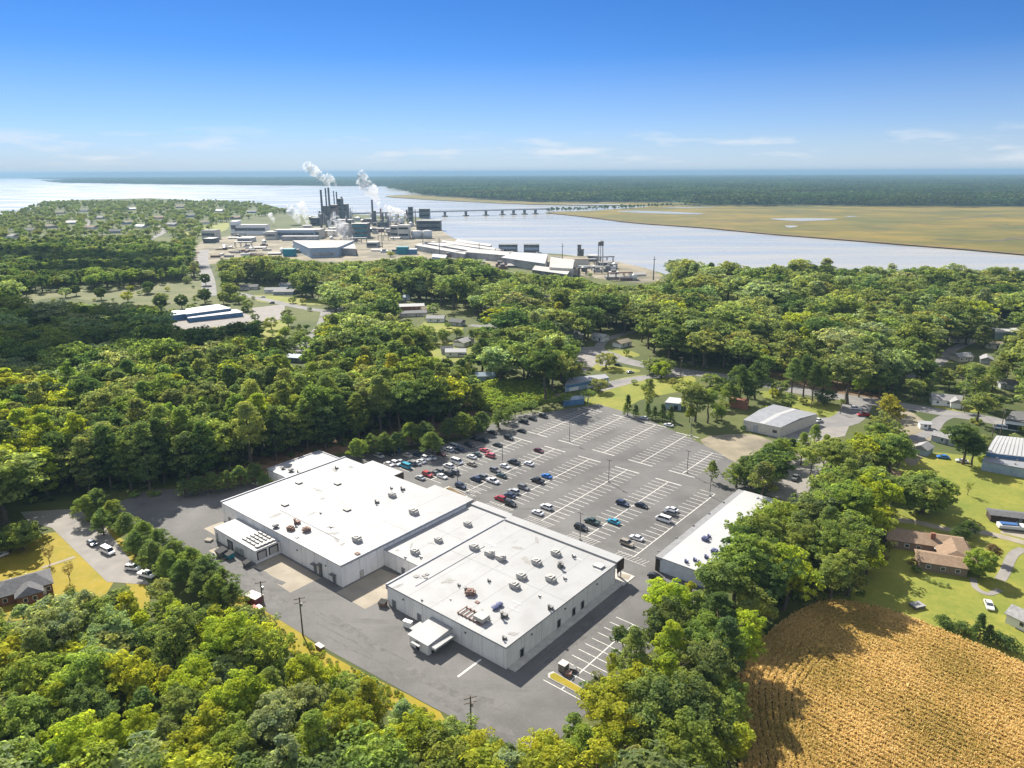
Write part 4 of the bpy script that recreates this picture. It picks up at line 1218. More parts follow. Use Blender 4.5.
B2('tall dark boiler tower block tallest in the mill', 348, 380, 440, 285, 22, 'industrial_dark', bands=5)
B2('stepped dark boiler block right of the tallest tower', 386, 418, 432, 325, 22, 'industrial_dark', bands=4)
B2('brown boiler house low before the tower block', 300, 345, 455, 330, 18, 'rust', 'metal_dark', bands=3)
B2('grey plant block left of the tall stacks', 210, 246, 470, 395, 20, 'industrial', bands=2)
B2('low grey plant hall at the far left of the stacks', 150, 200, 480, 425, 25, 'industrial_dark', bands=2)
B2('grey wide plant hall below the dark tower block', 330, 450, 505, 440, 25, 'industrial', 'industrial_roof', bands=2)
B2('dark teal square tower in the mill middle', 460, 565, 570, 468, 26, 'industrial_dark', 'industrial', bands=3, dark='teal')
B2('grey hall left of the dark teal tower', 385, 455, 545, 470, 24, 'industrial', 'industrial_roof', bands=1)
B2('dark low block right beneath the lone smokestack', 640, 715, 500, 460, 18, 'industrial_dark')
B2('grey block with pale roof before the dome', 735, 790, 565, 485, 20, 'industrial', 'industrial_roof', bands=2)
B2('pale grey block beside two tanks', 792, 870, 575, 480, 22, 'cream', 'industrial', bands=2)
B2('dark steel tower block near the bridge end', 868, 898, 480, 345, 12, 'industrial_dark', bands=4)
B2('dark square block standing before the bridge', 945, 1020, 425, 358, 14, 'industrial_dark', 'industrial', bands=2)
B2('long dark hall at the water end of the mill', 925, 1100, 515, 445, 20, 'industrial_dark', 'industrial', bands=2)
B2('grey middle hall behind the lone smokestack', 540, 600, 470, 430, 20, 'industrial', bands=1)
B2('long low hall with pale roof left in the mill', -20, 220, 575, 512, 30, 'cream', 'industrial_roof', bands=1, dark='industrial_dark')
B2('long lower hall before the pale hall at the mill left', -60, 200, 590, 560, 12, 'industrial', 'roof_white')
B2('pale brown low hall between the stacks and the big warehouse', 200, 330, 560, 520, 18, 'sand', 'industrial_roof')
B2('bright teal shed at the lower edge of the mill', 780, 862, 690, 640, 10, 'teal', 'teal', bands=1, dark='teal')
B2('small bright blue shed right of the teal shed', 866, 925, 690, 655, 8, 'blue_siding', 'white_paint')
B2('dark teal box building at the left lower mill edge', -50, 28, 705, 655, 12, 'teal', 'teal')
B2('grey low block right of the big white warehouse', 560, 640, 640, 605, 20, 'industrial', 'industrial_roof', bands=1)
g = G(*b2(772, 455))
dm = thing('dome', 'pale round storage dome under steam in the mill', 'dome', g)
bmx = MB()
for k in range(5):
    t0, t1 = k * math.pi / 10, (k + 1) * math.pi / 10
    bmx.cyl((0, 0), 11 * math.cos(t0), 11 * math.sin(t0), 11 * math.sin(t1), 20, 11 * math.cos(t1) + 0.02)
bmx.build('shell', M['tank'], dm, True)
MB().cyl((0, 0), 1.2, 10.9, 12.5, 10).build('vent', M['metal_dark'], dm)
for lab, x, y0, y1, wd in (('white storage tank left of the pair by the mill road', 925, 575, 522, 74), ('white storage tank right of the pair by the mill road', 1000, 575, 520, 72),
                           ('pale small tank below the dome', 815, 480, 425, 40), ('small grey tank beside the dark tower block', 730, 455, 400, 30)):
    x_, y0_ = b2(x, y0); tank(lab, x_, y0_, b2(0, y1)[1], wd / 7.314)
shed_from('big white roofed warehouse in front of the mill stacks', [b2(140, 645), b2(350, 640), b2(470, 590), b2(20, 590)], 12, 'blue_pale', 'industrial_roof', doors=((0.1, 0.9, 2, 6, 'industrial'),))
shed_from('grey low shed joined to the big warehouse right', [b2(355, 645), b2(480, 650), b2(470, 612), b2(380, 612)], 9, 'industrial', 'industrial_roof')
for lab, q, h, wm, rm in (
    ('long narrow white roofed shed nearest the teal shed', [(110, 405), (470, 470), (500, 455), (140, 392)], 7, 'industrial', 'industrial_roof'),
    ('second long white roofed shed in the river row', [(200, 392), (560, 452), (590, 435), (240, 375)], 7, 'industrial', 'industrial_roof'),
    ('third long white roofed shed toward the river', [(300, 385), (690, 440), (700, 425), (310, 368)], 7, 'industrial', 'industrial_roof'),
    ('far long shed with pale roof on the river edge', [(400, 380), (660, 412), (670, 398), (420, 362)], 7, 'industrial_dark', 'industrial_roof'),
    ('big flat white roof hall among the river sheds', [(480, 455), (790, 480), (800, 455), (520, 425)], 8, 'industrial', 'industrial_roof'),
    ('wide white roof depot beside the barges', [(740, 495), (1060, 540), (1080, 470), (830, 455)], 9, 'industrial', 'white_paint'),
    ('small white shed under trees below the river sheds', [(235, 490), (330, 500), (345, 478), (240, 468)], 6, 'blue_pale', 'white_paint')):
    shed_from(lab, [b3(*p) for p in q], h, wm, rm)
shed_from('cream gabled depot hall by the river with dark end', [b4(215, 345), b4(385, 355), b4(400, 290), b4(225, 270)], 10, 'cream', 'industrial_roof', ridge=1.5)
B2('cream hall wall joined to the gabled depot', 388, 500, 350, 290, 30, 'cream', 'sand', f=b4)
shed_from('low pale roofed loading hall before the gabled depot', [b4(90, 365), b4(345, 400), b4(370, 365), b4(110, 335)], 7, 'industrial_dark', 'industrial_roof')
B2('blue grey low shed beside the water tower', 495, 578, 302, 265, 14, 'industrial_dark', 'industrial', f=b4)
stack('grey ribbed silo behind the gabled depot', *b4(432, 290), b4(0, 182)[1], 26 / 7.3, 'metal_dark', 'silo', 1.0)
stack('shorter grey silo right of the ribbed silo', *b4(452, 290), b4(0, 215)[1], 26 / 7.3, 'metal_dark', 'silo', 1.0)
# barges moored at the bank
for lab, x0, x1, y0, y1 in (('dark blue barge shed left of two on the river bank', 722, 858, 455, 403), ('dark grey barge shed right of two on the river bank', 905, 1018, 468, 403)):
    B2(lab, x0, x1, y0, y1, 16, 'industrial_dark', 'industrial_dark', 1, b3, name='boathouse', cat='boathouse', dark='blue_pale')
# water tower
x_, y0_ = b4(586, 357)
g = G(x_, y0_); h = height_at(x_, y0_, b4(0, 153)[1]); hb0 = height_at(x_, y0_, b4(0, 187)[1])
wt = thing('water_tower', 'grey water tower on thin legs by the river', 'water tower', g)
MB().cyl((0, 0), 3.2, hb0, h - 0.5, 16).build('tank', M['metal_dark'], wt, True)
MB().cyl((0, 0), 3.4, h - 0.5, h + 0.6, 16, 0.5).build('roof', M['metal_dark'], wt)
for dx, dy in ((-3, -3), (3, -3), (3, 3), (-3, 3)):
    MB().tube([(dx, dy, 0), (dx * 0.75, dy * 0.75, hb0)], 0.3, 6).build('leg', M['metal'], wt)
MB().cyl((0, 0), 0.4, 0, hb0, 8).build('riser_pipe', M['metal'], wt)
for lab, x, y0, y1, f in (('lattice mast rising before the gabled depot', 308, 350, 170, b4), ('tall thin mast at the river bank right of the depot', 975, 440, 265, b4), ('dark tall mast among the river sheds', 290, 500, 345, b3),
                          ('thin mast behind the big flat hall', 580, 480, 385, b3), ('thin mast left before the river sheds', 170, 440, 300, b3), ('tall mast between the tanks and the teal shed', 675, 640, 490, b2)):
    x_, y0_ = f(x, y0); h = height_at(x_, y0_, f(0, y1)[1])
    r = thing('mast', lab, 'mast', G(x_, y0_))
    MB().tube([(0, 0, 0), (0, 0, h)], [0.7, 0.25], 6).build('shaft', M['metal_dark'], r)
    MB().b2(-1.5, 1.5, -0.15, 0.15, h * 0.86, h * 0.88).build('crossarm', M['metal_dark'], r)
# pale yard buildings at the left of the mill
for lab, x0, x1, y0, y1, wm, rm in (('long white office block left of the mill', 400, 630, 255, 185, 'white_paint', 'industrial_roof'), ('white stair tower end of the office block', 375, 418, 255, 158, 'white_paint', 'white_paint'),
                                    ('grey low office left of the white block', 160, 260, 290, 225, 'cream', 'shingle_pale'), ('pale low store under the white block', 420, 520, 310, 280, 'cream', 'white_paint'),
                                    ('pale hall beside the office yard', 625, 700, 290, 235, 'cream', 'industrial_roof'), ('long pale hall at the yard right', 690, 985, 285, 222, 'blue_pale', 'industrial_roof'),
                                    ('dark low truck shed in the yard', 170, 245, 315, 285, 'industrial_dark', 'industrial')):
    B2(lab, x0, x1, y0, y1, 22, wm, rm, 1, b1, dark='industrial_dark', name='office_building' if 'office' in lab or 'white' in lab else 'mill_building')
for i in range(14):
    x, y = b1(random.uniform(170, 760), random.uniform(330, 425))
    g = G(x, y)
    wm = random.choice(('white_paint', 'cream', 'rust', 'industrial', 'blue_pale'))
    r = thing('container', '%s freight container in the sandy mill yard' % {'white_paint': 'white', 'cream': 'cream', 'rust': 'rusty brown', 'industrial': 'grey', 'blue_pale': 'pale blue'}[wm], 'container', g, R(random.choice((0, 8, 90))), 'freight containers in the mill yard')
    MB().b2(-6, 6, -1.3, 1.3, 0.1, 2.7).build('box', M[wm], r)
    MB().b2(6.003, 6.08, -1.2, 1.2, 0.2, 2.6).build('door', M['metal_dark'], r)
for i in range(10):
    x, y = b1(random.uniform(180, 760), random.uniform(345, 400))
    g = G(x, y)
    r = thing('stockpile', 'low tan pile of sand or chips in the mill yard', 'pile', g, random.uniform(0, 3), 'tan material piles in the mill yard')
    bb = MB(); bb.tube([(0, 0, -0.1), (0, 0, 1.2), (0.5, 0, 2.6)], [random.uniform(7, 12), 6, 1], 14)
    bb.build('heap', M['sand'], r, True)

for i in range(120):
    x, y = b2(random.uniform(120, 900), random.uniform(425, 560)) if i < 44 else (random.uniform(215, 640), 0)
    if i >= 44:
        y = random.uniform(236, 256) if x < 420 else random.uniform(max(242, 242 + (x - 420) * .11), 262 + (x - 420) * .09)
    g = G(x, y)
    k = i % 4
    cw = ('pale', 'rusty', 'dark', 'grey')[random.randrange(4)]
    mm = dict(pale='tank', rusty='rust', dark='industrial_dark', grey='industrial')[cw]
    h = random.uniform(4, 15) if i < 44 else random.uniform(3, 7)
    lab = ('%s stepped process unit standing about the crowded mill yard', '%s round vessel with a cap standing about the crowded mill yard', '%s open pipe frame standing about the crowded mill yard', '%s ridged plant shed standing about the crowded mill yard')[k] % cw
    r = thing(('process_unit', 'vessel', 'pipe_frame', 'plant_shed')[k], lab, ('process unit', 'vessel', 'pipe frame', 'shed')[k], g, random.uniform(-.2, .4), lab.split(' standing ')[0].replace(' with a cap', '') + 's in the mill')
    if k == 0:
        MB().b2(-5, 5, -4, 4, 0, h * .6).build('base', M[mm], r); MB().b2(-3, 2, -3, 3, h * .6, h).build('upper_part', M['metal_dark'], r)
    elif k == 1:
        MB().cyl((0, 0), 3.2, 0, h, 16).build('shell', M[mm], r, True); MB().cyl((0, 0), 3.3, h, h + 1.4, 16, .6).build('cap', M['metal'], r)
    elif k == 2:
        f_ = MB()
        for xx in (-12, -4, 4, 12):
            for yy in (-2, 2): f_.b2(xx - .3, xx + .3, yy - .3, yy + .3, 0, 7)
        f_.build_each('post', M['metal_dark'], r)
        for yy in (-1.5, 0, 1.5): MB().tube([(-13, yy, 7.4), (13, yy, 7.4)], .5, 8).build('pipe', M[mm], r)
    else:
        bw, br = MB(), MB(); gable(bw, br, 16, 9, h * .5, 1.8); bw.build('wall', M[mm], r); br.build('roof', M['industrial_roof'], r)
for i in range(34):
    x0 = random.uniform(205, 470) if i < 22 else random.uniform(560, 920)
    x, y = b2(x0, random.uniform(425, 520))
    cw = ('pale', 'rusty', 'dark', 'grey')[random.randrange(4)]
    mm = dict(pale='tank', rusty='rust', dark='stack', grey='metal_dark')[cw]
    h = random.uniform(12, 34); rr = random.uniform(.9, 2.4)
    r = thing('process_tower', '%s upright process tower with a railed top in the mill' % cw, 'process tower', G(x, y), random.uniform(0, 3), '%s process towers in the mill' % cw)
    MB().cyl((0, 0), rr, 0, h, 12).build('shell', M[mm], r, True)
    MB().cyl((0, 0), rr * 1.5, h * .82, h * .82 + .5, 12).build('platform', M['metal_dark'], r)
    MB().tube([(rr + .3, 0, 0), (rr + .3, 0, h + 2), (rr + random.uniform(4, 11), 0, h + 2), (rr + random.uniform(4, 11), 0, h * .3)], .35, 6).build('pipe', M['metal'], r)
# bridge
br_ = thing('bridge', 'long low road bridge on paired piers crossing the river', 'bridge', (0, 0, 0))
A_, B_ = G(350, 218.5), G(548, 213.3)
dv = (B_ - A_).normalized(); nv = Vector((-dv.y, dv.x, 0))
zd = 10.0
q = [A_ + nv * 5.5, B_ + nv * 5.5, B_ - nv * 5.5, A_ - nv * 5.5]
deck = MB(); deck.prism([(p.x, p.y) for p in q], zd, zd + 1.6); deck.build('deck', M['industrial'], br_)
for s in (-1, 1):
    q = [A_ + nv * (5.3 * s), B_ + nv * (5.3 * s), B_ + nv * (5.0 * s), A_ + nv * (5.0 * s)]
    rl = MB(); rl.prism([(p.x, p.y) for p in q], zd + 1.62, zd + 2.7); rl.build('railing', M['kerb'], br_)
for x in (372, 391, 408, 426, 444.9, 465.9, 485.9, 502.3, 513.5, 524.5, 535.4):
    f0 = (x - 350) / (548 - 350)
    t_ = ((x - 512) / F)
    # point of the bridge line seen in that direction
    lo, hi = 0.0, 1.0
    for _ in range(40):
        mi = (lo + hi) / 2
        pp_ = A_.lerp(B_, mi)
        if project((pp_.x, pp_.y, 0))[0] < x: lo = mi
        else: hi = mi
    c = A_.lerp(B_, lo)
    pb = MB()
    for s in (-1, 1):
        cc = c + nv * (3.2 * s)
        pb.box((cc.x, cc.y, 4.3), (3.5, 3.5, 9.4), math.atan2(dv.y, dv.x))
    pb.box((c.x, c.y, 9.3), (4.5, 11, 1.3), math.atan2(dv.y, dv.x))
    pb.box((c.x, c.y, -0.1), (12, 16, 2.2), math.atan2(dv.y, dv.x))
    pb.build('pier', M['industrial_dark'], br_)

# steam
def steam_mat(name, dens):
    P = bpy.data.materials.new(name)
    P.use_nodes = True
    t = P.node_tree
    t.nodes.clear()
    o = nd(t, 'ShaderNodeOutputMaterial')
    v = nd(t, 'ShaderNodeVolumePrincipled')
    v.inputs['Color'].default_value = (1, 1, 1, 1)
    v.inputs['Anisotropy'].default_value = 0.0
    tc = nd(t, 'ShaderNodeTexCoord')
    n = nd(t, 'ShaderNodeTexNoise')
    n.inputs['Scale'].default_value = 0.11
    n.inputs['Detail'].default_value = 4
    t.links.new(tc.outputs['Object'], n.inputs['Vector'])
    r = nd(t, 'ShaderNodeMapRange')
    r.inputs[1].default_value = 0.36; r.inputs[2].default_value = 0.66
    r.inputs[3].default_value = 0.0; r.inputs[4].default_value = dens
    t.links.new(n.outputs[0], r.inputs[0])
    t.links.new(r.outputs[0], v.inputs['Density'])
    t.links.new(v.outputs[0], o.inputs['Volume'])
    return P
M['steam'] = steam_mat('steam', 0.22)
M['steam_thin'] = steam_mat('thin_steam', 0.06)
def plume(label, pts, wds, f, yb, m_='steam'):
    """pts: picture points from the mouth up; all in the plane of the stack that stands at line yb"""
    base = G(*f(*pts[0])) if yb is None else G(f(*pts[0])[0], f(0, yb)[1])
    P, Wd = [], []
    for (x, y), wd in zip(pts, wds):
        x_, y_ = f(x, y)
        u = (x_ - 512) / F; v = (y_ - 384) / F
        a, b = u * cR - v * sR, u * sR + v * cR
        d = Vector((a, math.cos(PITCH) - b * math.sin(PITCH), -math.sin(PITCH) - b * math.cos(PITCH)))
        t = base.y / d.y
        P.append(Vector((0, 0, H)) + d * t)
        Wd.append(wd / 7.314 * 0.6 * t / F)
    c = P[0].copy()
    b = MB()
    fine, rad = [], []
    for i in range(len(P) - 1):
        for k in range(5):
            s = k / 5
            jit = Vector((random.uniform(-1, 1), random.uniform(-1, 1), random.uniform(-.6, .6))) * (Wd[i] * 0.22)
            fine.append(P[i].lerp(P[i + 1], s) - c + jit)
            rad.append((Wd[i] * (1 - s) + Wd[i + 1] * s) * random.uniform(0.82, 1.15))
    fine.append(P[-1] - c); rad.append(Wd[-1] * 0.4)
    b.tube(fine, rad, 14)
    o = b.build('steam_plume', M[m_], None, True)
    o.location = c
    tag(o, label, 'steam', 'steam plumes over the mill', 'stuff')
plume('big white steam plume leaning left from the lone smokestack', [(607, 290), (580, 250), (545, 200), (520, 150), (530, 110), (505, 85)], [12, 40, 62, 70, 60, 30], b2, 480)
plume('second white steam plume right of the lone smokestack', [(650, 350), (640, 300), (620, 240), (600, 190), (570, 150)], [14, 34, 48, 46, 30], b2, 480)
plume('white steam plume leaning left above the tall stacks', [(297, 200), (270, 165), (230, 120), (190, 90), (150, 60), (110, 20)], [10, 40, 56, 66, 70, 50], b2, 460)
plume('small white steam plume right above the tall stacks', [(340, 190), (318, 160), (295, 130), (265, 105)], [8, 36, 44, 30], b2, 460)
plume('low drifting steam over the middle plant hall', [(350, 570), (360, 520), (340, 450), (330, 400)], [110, 120, 90, 50], b2, 575, 'steam_thin')
plume('low wide steam behind the big warehouse', [(440, 590), (420, 550), (400, 500), (360, 470)], [90, 110, 100, 60], b2, 590, 'steam_thin')
plume('pale steam jet at the right tanks', [(860, 430), (830, 395), (790, 375), (740, 365), (690, 330)], [14, 30, 40, 44, 30], b2, 480)
plume('small steam puff left of the right tanks', [(730, 440), (735, 400), (725, 370)], [12, 26, 24], b2, 480)
plume('tall thin white steam jet at the mill left', [(935, 190), (925, 140), (905, 70), (880, 10)], [14, 34, 50, 50], b1, 200)
plume('wide white steam jet left of the thin jet', [(880, 170), (850, 130), (815, 80), (780, 50)], [24, 50, 64, 50], b1, 180)
plume('small white steam jet over the office block', [(690, 170), (675, 130), (650, 95)], [12, 30, 34], b1, 185)

# ================================================================== poles, lamps and small street furniture
def lamp_pole(x, y0, y1, label):
    g = G(x, y0); h = min(11.0, max(7.5, height_at(x, y0, y1)))
    r = thing('street_lamp', label, 'street lamp', g, TH)
    MB().tube([(0, 0, 0), (0, 0, h)], [0.14, 0.09], 8).build('pole', M['metal_dark'], r)
    MB().cyl((0, 0), 0.35, 0, 0.7, 10).build('base', M['kerb'], r)
    for s in (-1, 1): MB().b2(min(0.1 * s, 1.0 * s), max(0.1 * s, 1.0 * s), -0.16, 0.16, h - 0.1, h + 0.12).build('lamp_head', M['metal_dark'], r)
for x, y0, y1, lab in ((569.5, 441.5, 422.5, 'lamp pole in the empty far bays second aisle from the white shed'), (608.6, 482, 460, 'lamp pole at the crossing aisle in the middle of the empty bays'), (588, 413, 403, 'lamp pole farthest away near the small umbrella trees'),
                       (580, 540, 513, 'lamp pole beside two dark cars at the store front'), (709.7, 496, 481, 'lamp pole at the far corner of the row by the small pine'), (687, 473, 451, 'lamp pole with reddish base in the worn far bays'),
                       (691, 436, 424, 'lamp pole at the far edge of the bays near the broken tree'), (457.6, 484, 474, 'lamp pole behind the shrub planter with a dark car'), (502.5, 463, 452, 'lamp pole above the white car among the crowded rows'),
                       (638.5, 492, 470, 'x'),):
    if lab == 'x': continue
    lamp_pole(x, y0, y1, lab)
def utility_pole(x, y0, y1, label, arms=1, lean=0):
    g = G(x, y0); h = min(14, height_at(x, y0, y1))
    r = thing('utility_pole', label, 'utility pole', g, R(20))
    MB().tube([(0, 0, 0), (lean, 0, h)], [0.2, 0.13], 8).build('pole', M['wood_pole'], r)
    for k in range(arms): MB().b2(-1.3, 1.3, -0.08, 0.08, h - 0.5 - k * 1.1, h - 0.36 - k * 1.1).build('crossarm', M['wood_pole'], r)
    MB().cyl((0.35, 0.1), 0.24, h - 2.6, h - 1.7, 8).build('transformer', M['metal'], r)
    for s in (-1.1, -0.5, 0.5, 1.1): MB().cyl((s, 0), 0.05, h - 0.36, h - 0.12, 6).build('insulator', M['kerb'], r)
    return g + Vector((0, 0, h))
utility_pole(264, 613, 581, 'wooden pole beside the red trailer on the drive verge')
utility_pole(303, 635.5, 597, 'wooden pole with crossarm and transformer on the drive verge', 2)
utility_pole(471, 725, 696, 'lone wooden pole at the bottom bend of the service drive', 2)
wires = []
for x, y0, y1, lab in ((680, 382, 357, 'utility pole with wide transformer bank beside the broken tree'), (649, 375, 356, 'thin utility pole on the far road side'), (772, 398, 380, 'utility pole on the grass before the main road'), (811, 408, 390, 'utility pole at the right part of the road grass'),
                       (840, 414, 403, 'thin pole at the yard entrance on the road grass'), (999, 440, 408, 'utility pole between the road and the blue hall'), (992, 437, 424, 'short thin pole beside the blue hall pole'), (961, 410, 391, 'utility pole by the orange tree at the white cottage')):
    wires.append(utility_pole(x, y0, y1, lab))
pw = MB()
for a, b in ((0, 1), (0, 2), (2, 3), (3, 4), (4, 7), (7, 5)):
    for dz in (0, -0.9):
        pts = [wires[a].lerp(wires[b], t / 10) + Vector((0, 0, dz - 4 * 0.9 * (t / 10) * (1 - t / 10))) for t in range(11)]
        pw.tube(pts, 0.035, 4, False)
tag(pw.build('power_line', M['rubber']), 'thin sagging power wires between the road poles', 'wires')
# stop sign like post near the service side
g = G(215, 561)
r = thing('sign_post', 'short post with blue grey sign boards behind the loading wing', 'sign', g, TH)
MB().cyl((0, 0), 0.07, 0, 2.6, 6).build('post', M['metal'], r)
MB().b2(-0.6, 0.6, -0.12, -0.08, 1.6, 2.5).build('board', M['blue_pale'], r)
# dumpsters and clutter
def dumpster(px, py, rz, m_, label, s=1.0):
    r = thing('dumpster', label, 'dumpster', G(px, py), rz)
    b = MB()
    vs = [(-1 * s, -.7 * s, .15), (1 * s, -.7 * s, .15), (1 * s, .7 * s, .15), (-1 * s, .7 * s, .15), (-1.1 * s, -1 * s, 1.3 * s), (1.1 * s, -1 * s, 1.3 * s), (1.1 * s, .9 * s, 1.6 * s), (-1.1 * s, .9 * s, 1.6 * s)]
    b.add(vs, [(3, 2, 1, 0), (4, 5, 6, 7), (0, 1, 5, 4), (1, 2, 6, 5), (2, 3, 7, 6), (3, 0, 4, 7)])
    b.build('bin', M[m_], r)
    b = MB()
    b.add([(-1.12 * s, -1.05 * s, 1.32 * s), (1.12 * s, -1.05 * s, 1.32 * s), (1.12 * s, .95 * s, 1.64 * s), (-1.12 * s, .95 * s, 1.64 * s), (-1.12 * s, -1.05 * s, 1.4 * s), (1.12 * s, -1.05 * s, 1.4 * s), (1.12 * s, .95 * s, 1.72 * s), (-1.12 * s, .95 * s, 1.72 * s)],
          [(3, 2, 1, 0), (4, 5, 6, 7), (0, 1, 5, 4), (1, 2, 6, 5), (2, 3, 7, 6), (3, 0, 4, 7)])
    b.build('lid', M['rubber'], r)
    for s1 in (-1.05, 1.05): MB().b2(s1 * s - 0.05, s1 * s + 0.2 * (1 if s1 > 0 else -1) + 0.05, -0.2, 0.2, 0.7, 0.9).build('lift_pocket', M[m_], r)
dumpster(222, 556, TH, 'industrial_dark', 'dark steel dumpster against the loading wing wall', 1.3)
dumpster(230, 558, TH, 'teal', 'dark teal dumpster right of the steel one at the loading wing', 1.1)
dumpster(247, 566, TH, 'metal_dark', 'grey dumpster at the loading wing corner door', 0.9)
dumpster(383, 606, TH + 0.3, 'rust', 'rust coloured dumpster beside the concrete apron', 0.9)
def crate(px, py, rz, d, m_, lid, label, name, cat):
    r = thing(name, label, cat, G(px, py), rz)
    MB().b2(-d[0] / 2, d[0] / 2, -d[1] / 2, d[1] / 2, 0.12, d[2]).build('body', M[m_], r)
    MB().b2(-d[0] / 2 - .06, d[0] / 2 + .06, -d[1] / 2 - .06, d[1] / 2 + .06, d[2] + 0.002, d[2] + 0.12).build('lid', M[lid], r)
    MB().b2(-d[0] / 2 + .1, d[0] / 2 - .1, -d[1] / 2 + .1, d[1] / 2 - .1, 0, 0.118).build('skid', M['rubber'], r)
    return r
M['maroon'] = mat('maroon_sheet', (0.16, 0.05, 0.05), 0.8, var=0.3, scale=1.5)
M['redbin'] = mat('red_plastic', (0.42, 0.06, 0.05), 0.6, var=0.15, scale=1.5)
crate(254.5, 602, TH + 0.15, (4.2, 2.6, 2.0), 'maroon', 'cream', 'maroon box trailer with pale lid on the drive verge', 'box_trailer', 'trailer')
crate(254, 613, TH, (1.8, 1.6, 1.5), 'redbin', 'redbin', 'small red bin below the maroon trailer', 'bin', 'bin')
crate(259.5, 611, TH, (2.0, 1.2, 1.1), 'white_paint', 'white_paint', 'white tub beside the red bin on the verge', 'tub', 'tub')
crate(320, 648.5, TH, (2.2, 1.0, 0.8), 'rust', 'cream', 'low pale topped box on the verge right of the poles', 'box', 'box')
crate(563.5, 671, TH, (1.7, 1.7, 2.0), 'metal_dark', 'cream', 'pale topped utility cabinet on the kerbed island', 'utility_cabinet', 'cabinet')
for x, y, m_, lab in ((568.5, 676, 'rust', 'rusty crate beside the utility cabinet'), (573, 671, 'metal_dark', 'dark crate right of the utility cabinet')):
    crate(x, y, TH + 0.4, (1.3, 1.1, 0.9), m_, m_, lab, 'crate', 'crate')
crate(408, 627, TH + 0.2, (2.2, 1.0, 1.6), 'white_paint', 'white_paint', 'white appliance standing left of the lean-to porch', 'appliance', 'appliance')
crate(222, 537, TH, (2.4, 1.6, 0.8), 'sand', 'concrete', 'pale pallet stack at the far end of the rear wall', 'pallet_stack', 'pallets')
crate(209, 541, TH + 0.4, (2.0, 1.5, 0.5), 'cream', 'concrete', 'low pallet pile beside the service drive bend', 'pallet_stack', 'pallets')
crate(917, 607, 0.3, (3.0, 2.2, 0.7), 'metal_dark', 'shingle_pale', 'grey covered heap on the lawn near the crop field', 'covered_heap', 'heap')
# kerbed island and planters
def planter(pts, label, top):
    P = gp(pts)
    b = MB(); b.prism([(p.x, p.y) for p in P], 0.03, 0.19)
    o = b.build('traffic_island', M['kerb'])
    c = sum(P, Vector()) / len(P)
    t = MB(); t.prism([((p.x - c.x) * 0.86 + c.x, (p.y - c.y) * 0.86 + c.y) for p in P], 0.191, 0.22)
    t.build('planting_bed', M[top], o)
    tag(o, label, 'traffic island')
planter([(548, 674), (553, 672), (588, 692), (584, 697), (548, 678)], 'kerbed island with dry grass at the lower bay end', 'drylawn')
planter([(380, 465), (386, 463.5), (399, 472.5), (395, 476)], 'narrow planter bed with shrubs beside the store canopy left', 'litter')
planter([(443, 489), (449, 486.5), (468, 497), (463, 500.5)], 'planter bed with red brown shrubs at the store front', 'litter')
planter([(616, 578), (621, 573.5), (632, 576), (629, 581)], 'kerbed yellow edged island at the front store corner', 'concrete')
# boat and pavilion things near the right edge
g = G(1012, 529.5)
bt = thing('boat', 'white motor boat with blue deck on a trailer by the dark shed', 'boat', g, R(-14))
b = MB()
b.add([(-4, -1.1, 0.6), (3, -1.2, 0.6), (5, 0, 0.9), (3, 1.2, 0.6), (-4, 1.1, 0.6), (-4, -1.3, 1.6), (3, -1.4, 1.7), (5.6, 0, 2.0), (3, 1.4, 1.7), (-4, 1.3, 1.6)],
      [(4, 3, 2, 1, 0), (5, 6, 7, 8, 9), (0, 1, 6, 5), (1, 2, 7, 6), (2, 3, 8, 7), (3, 4, 9, 8), (4, 0, 5, 9)])
b.build('hull', M['boat'], bt)
MB().b2(-3.4, 1.0, -0.9, 0.9, 1.75, 2.0).build('deck_cover', M['boat_blue'], bt)
MB().b2(1.0, 1.3, -0.9, 0.9, 1.75, 2.5).build('windscreen', M['glass'], bt)
MB().b2(-4, 5, -0.9, 0.9, 0.4, 0.58).cyl((0, 0), 0.01, 0.3, 0.35, 6).build('trailer', M['metal'], bt)
sp = gp([(1000, 533), (1004, 525), (1030, 531), (1030, 540)])
structure('concrete_pad', [sp], 0.046, M['concrete'], 'pale concrete pad under the boat', 'paving')
# sandbox coloured shrubs etc. follow with the plants

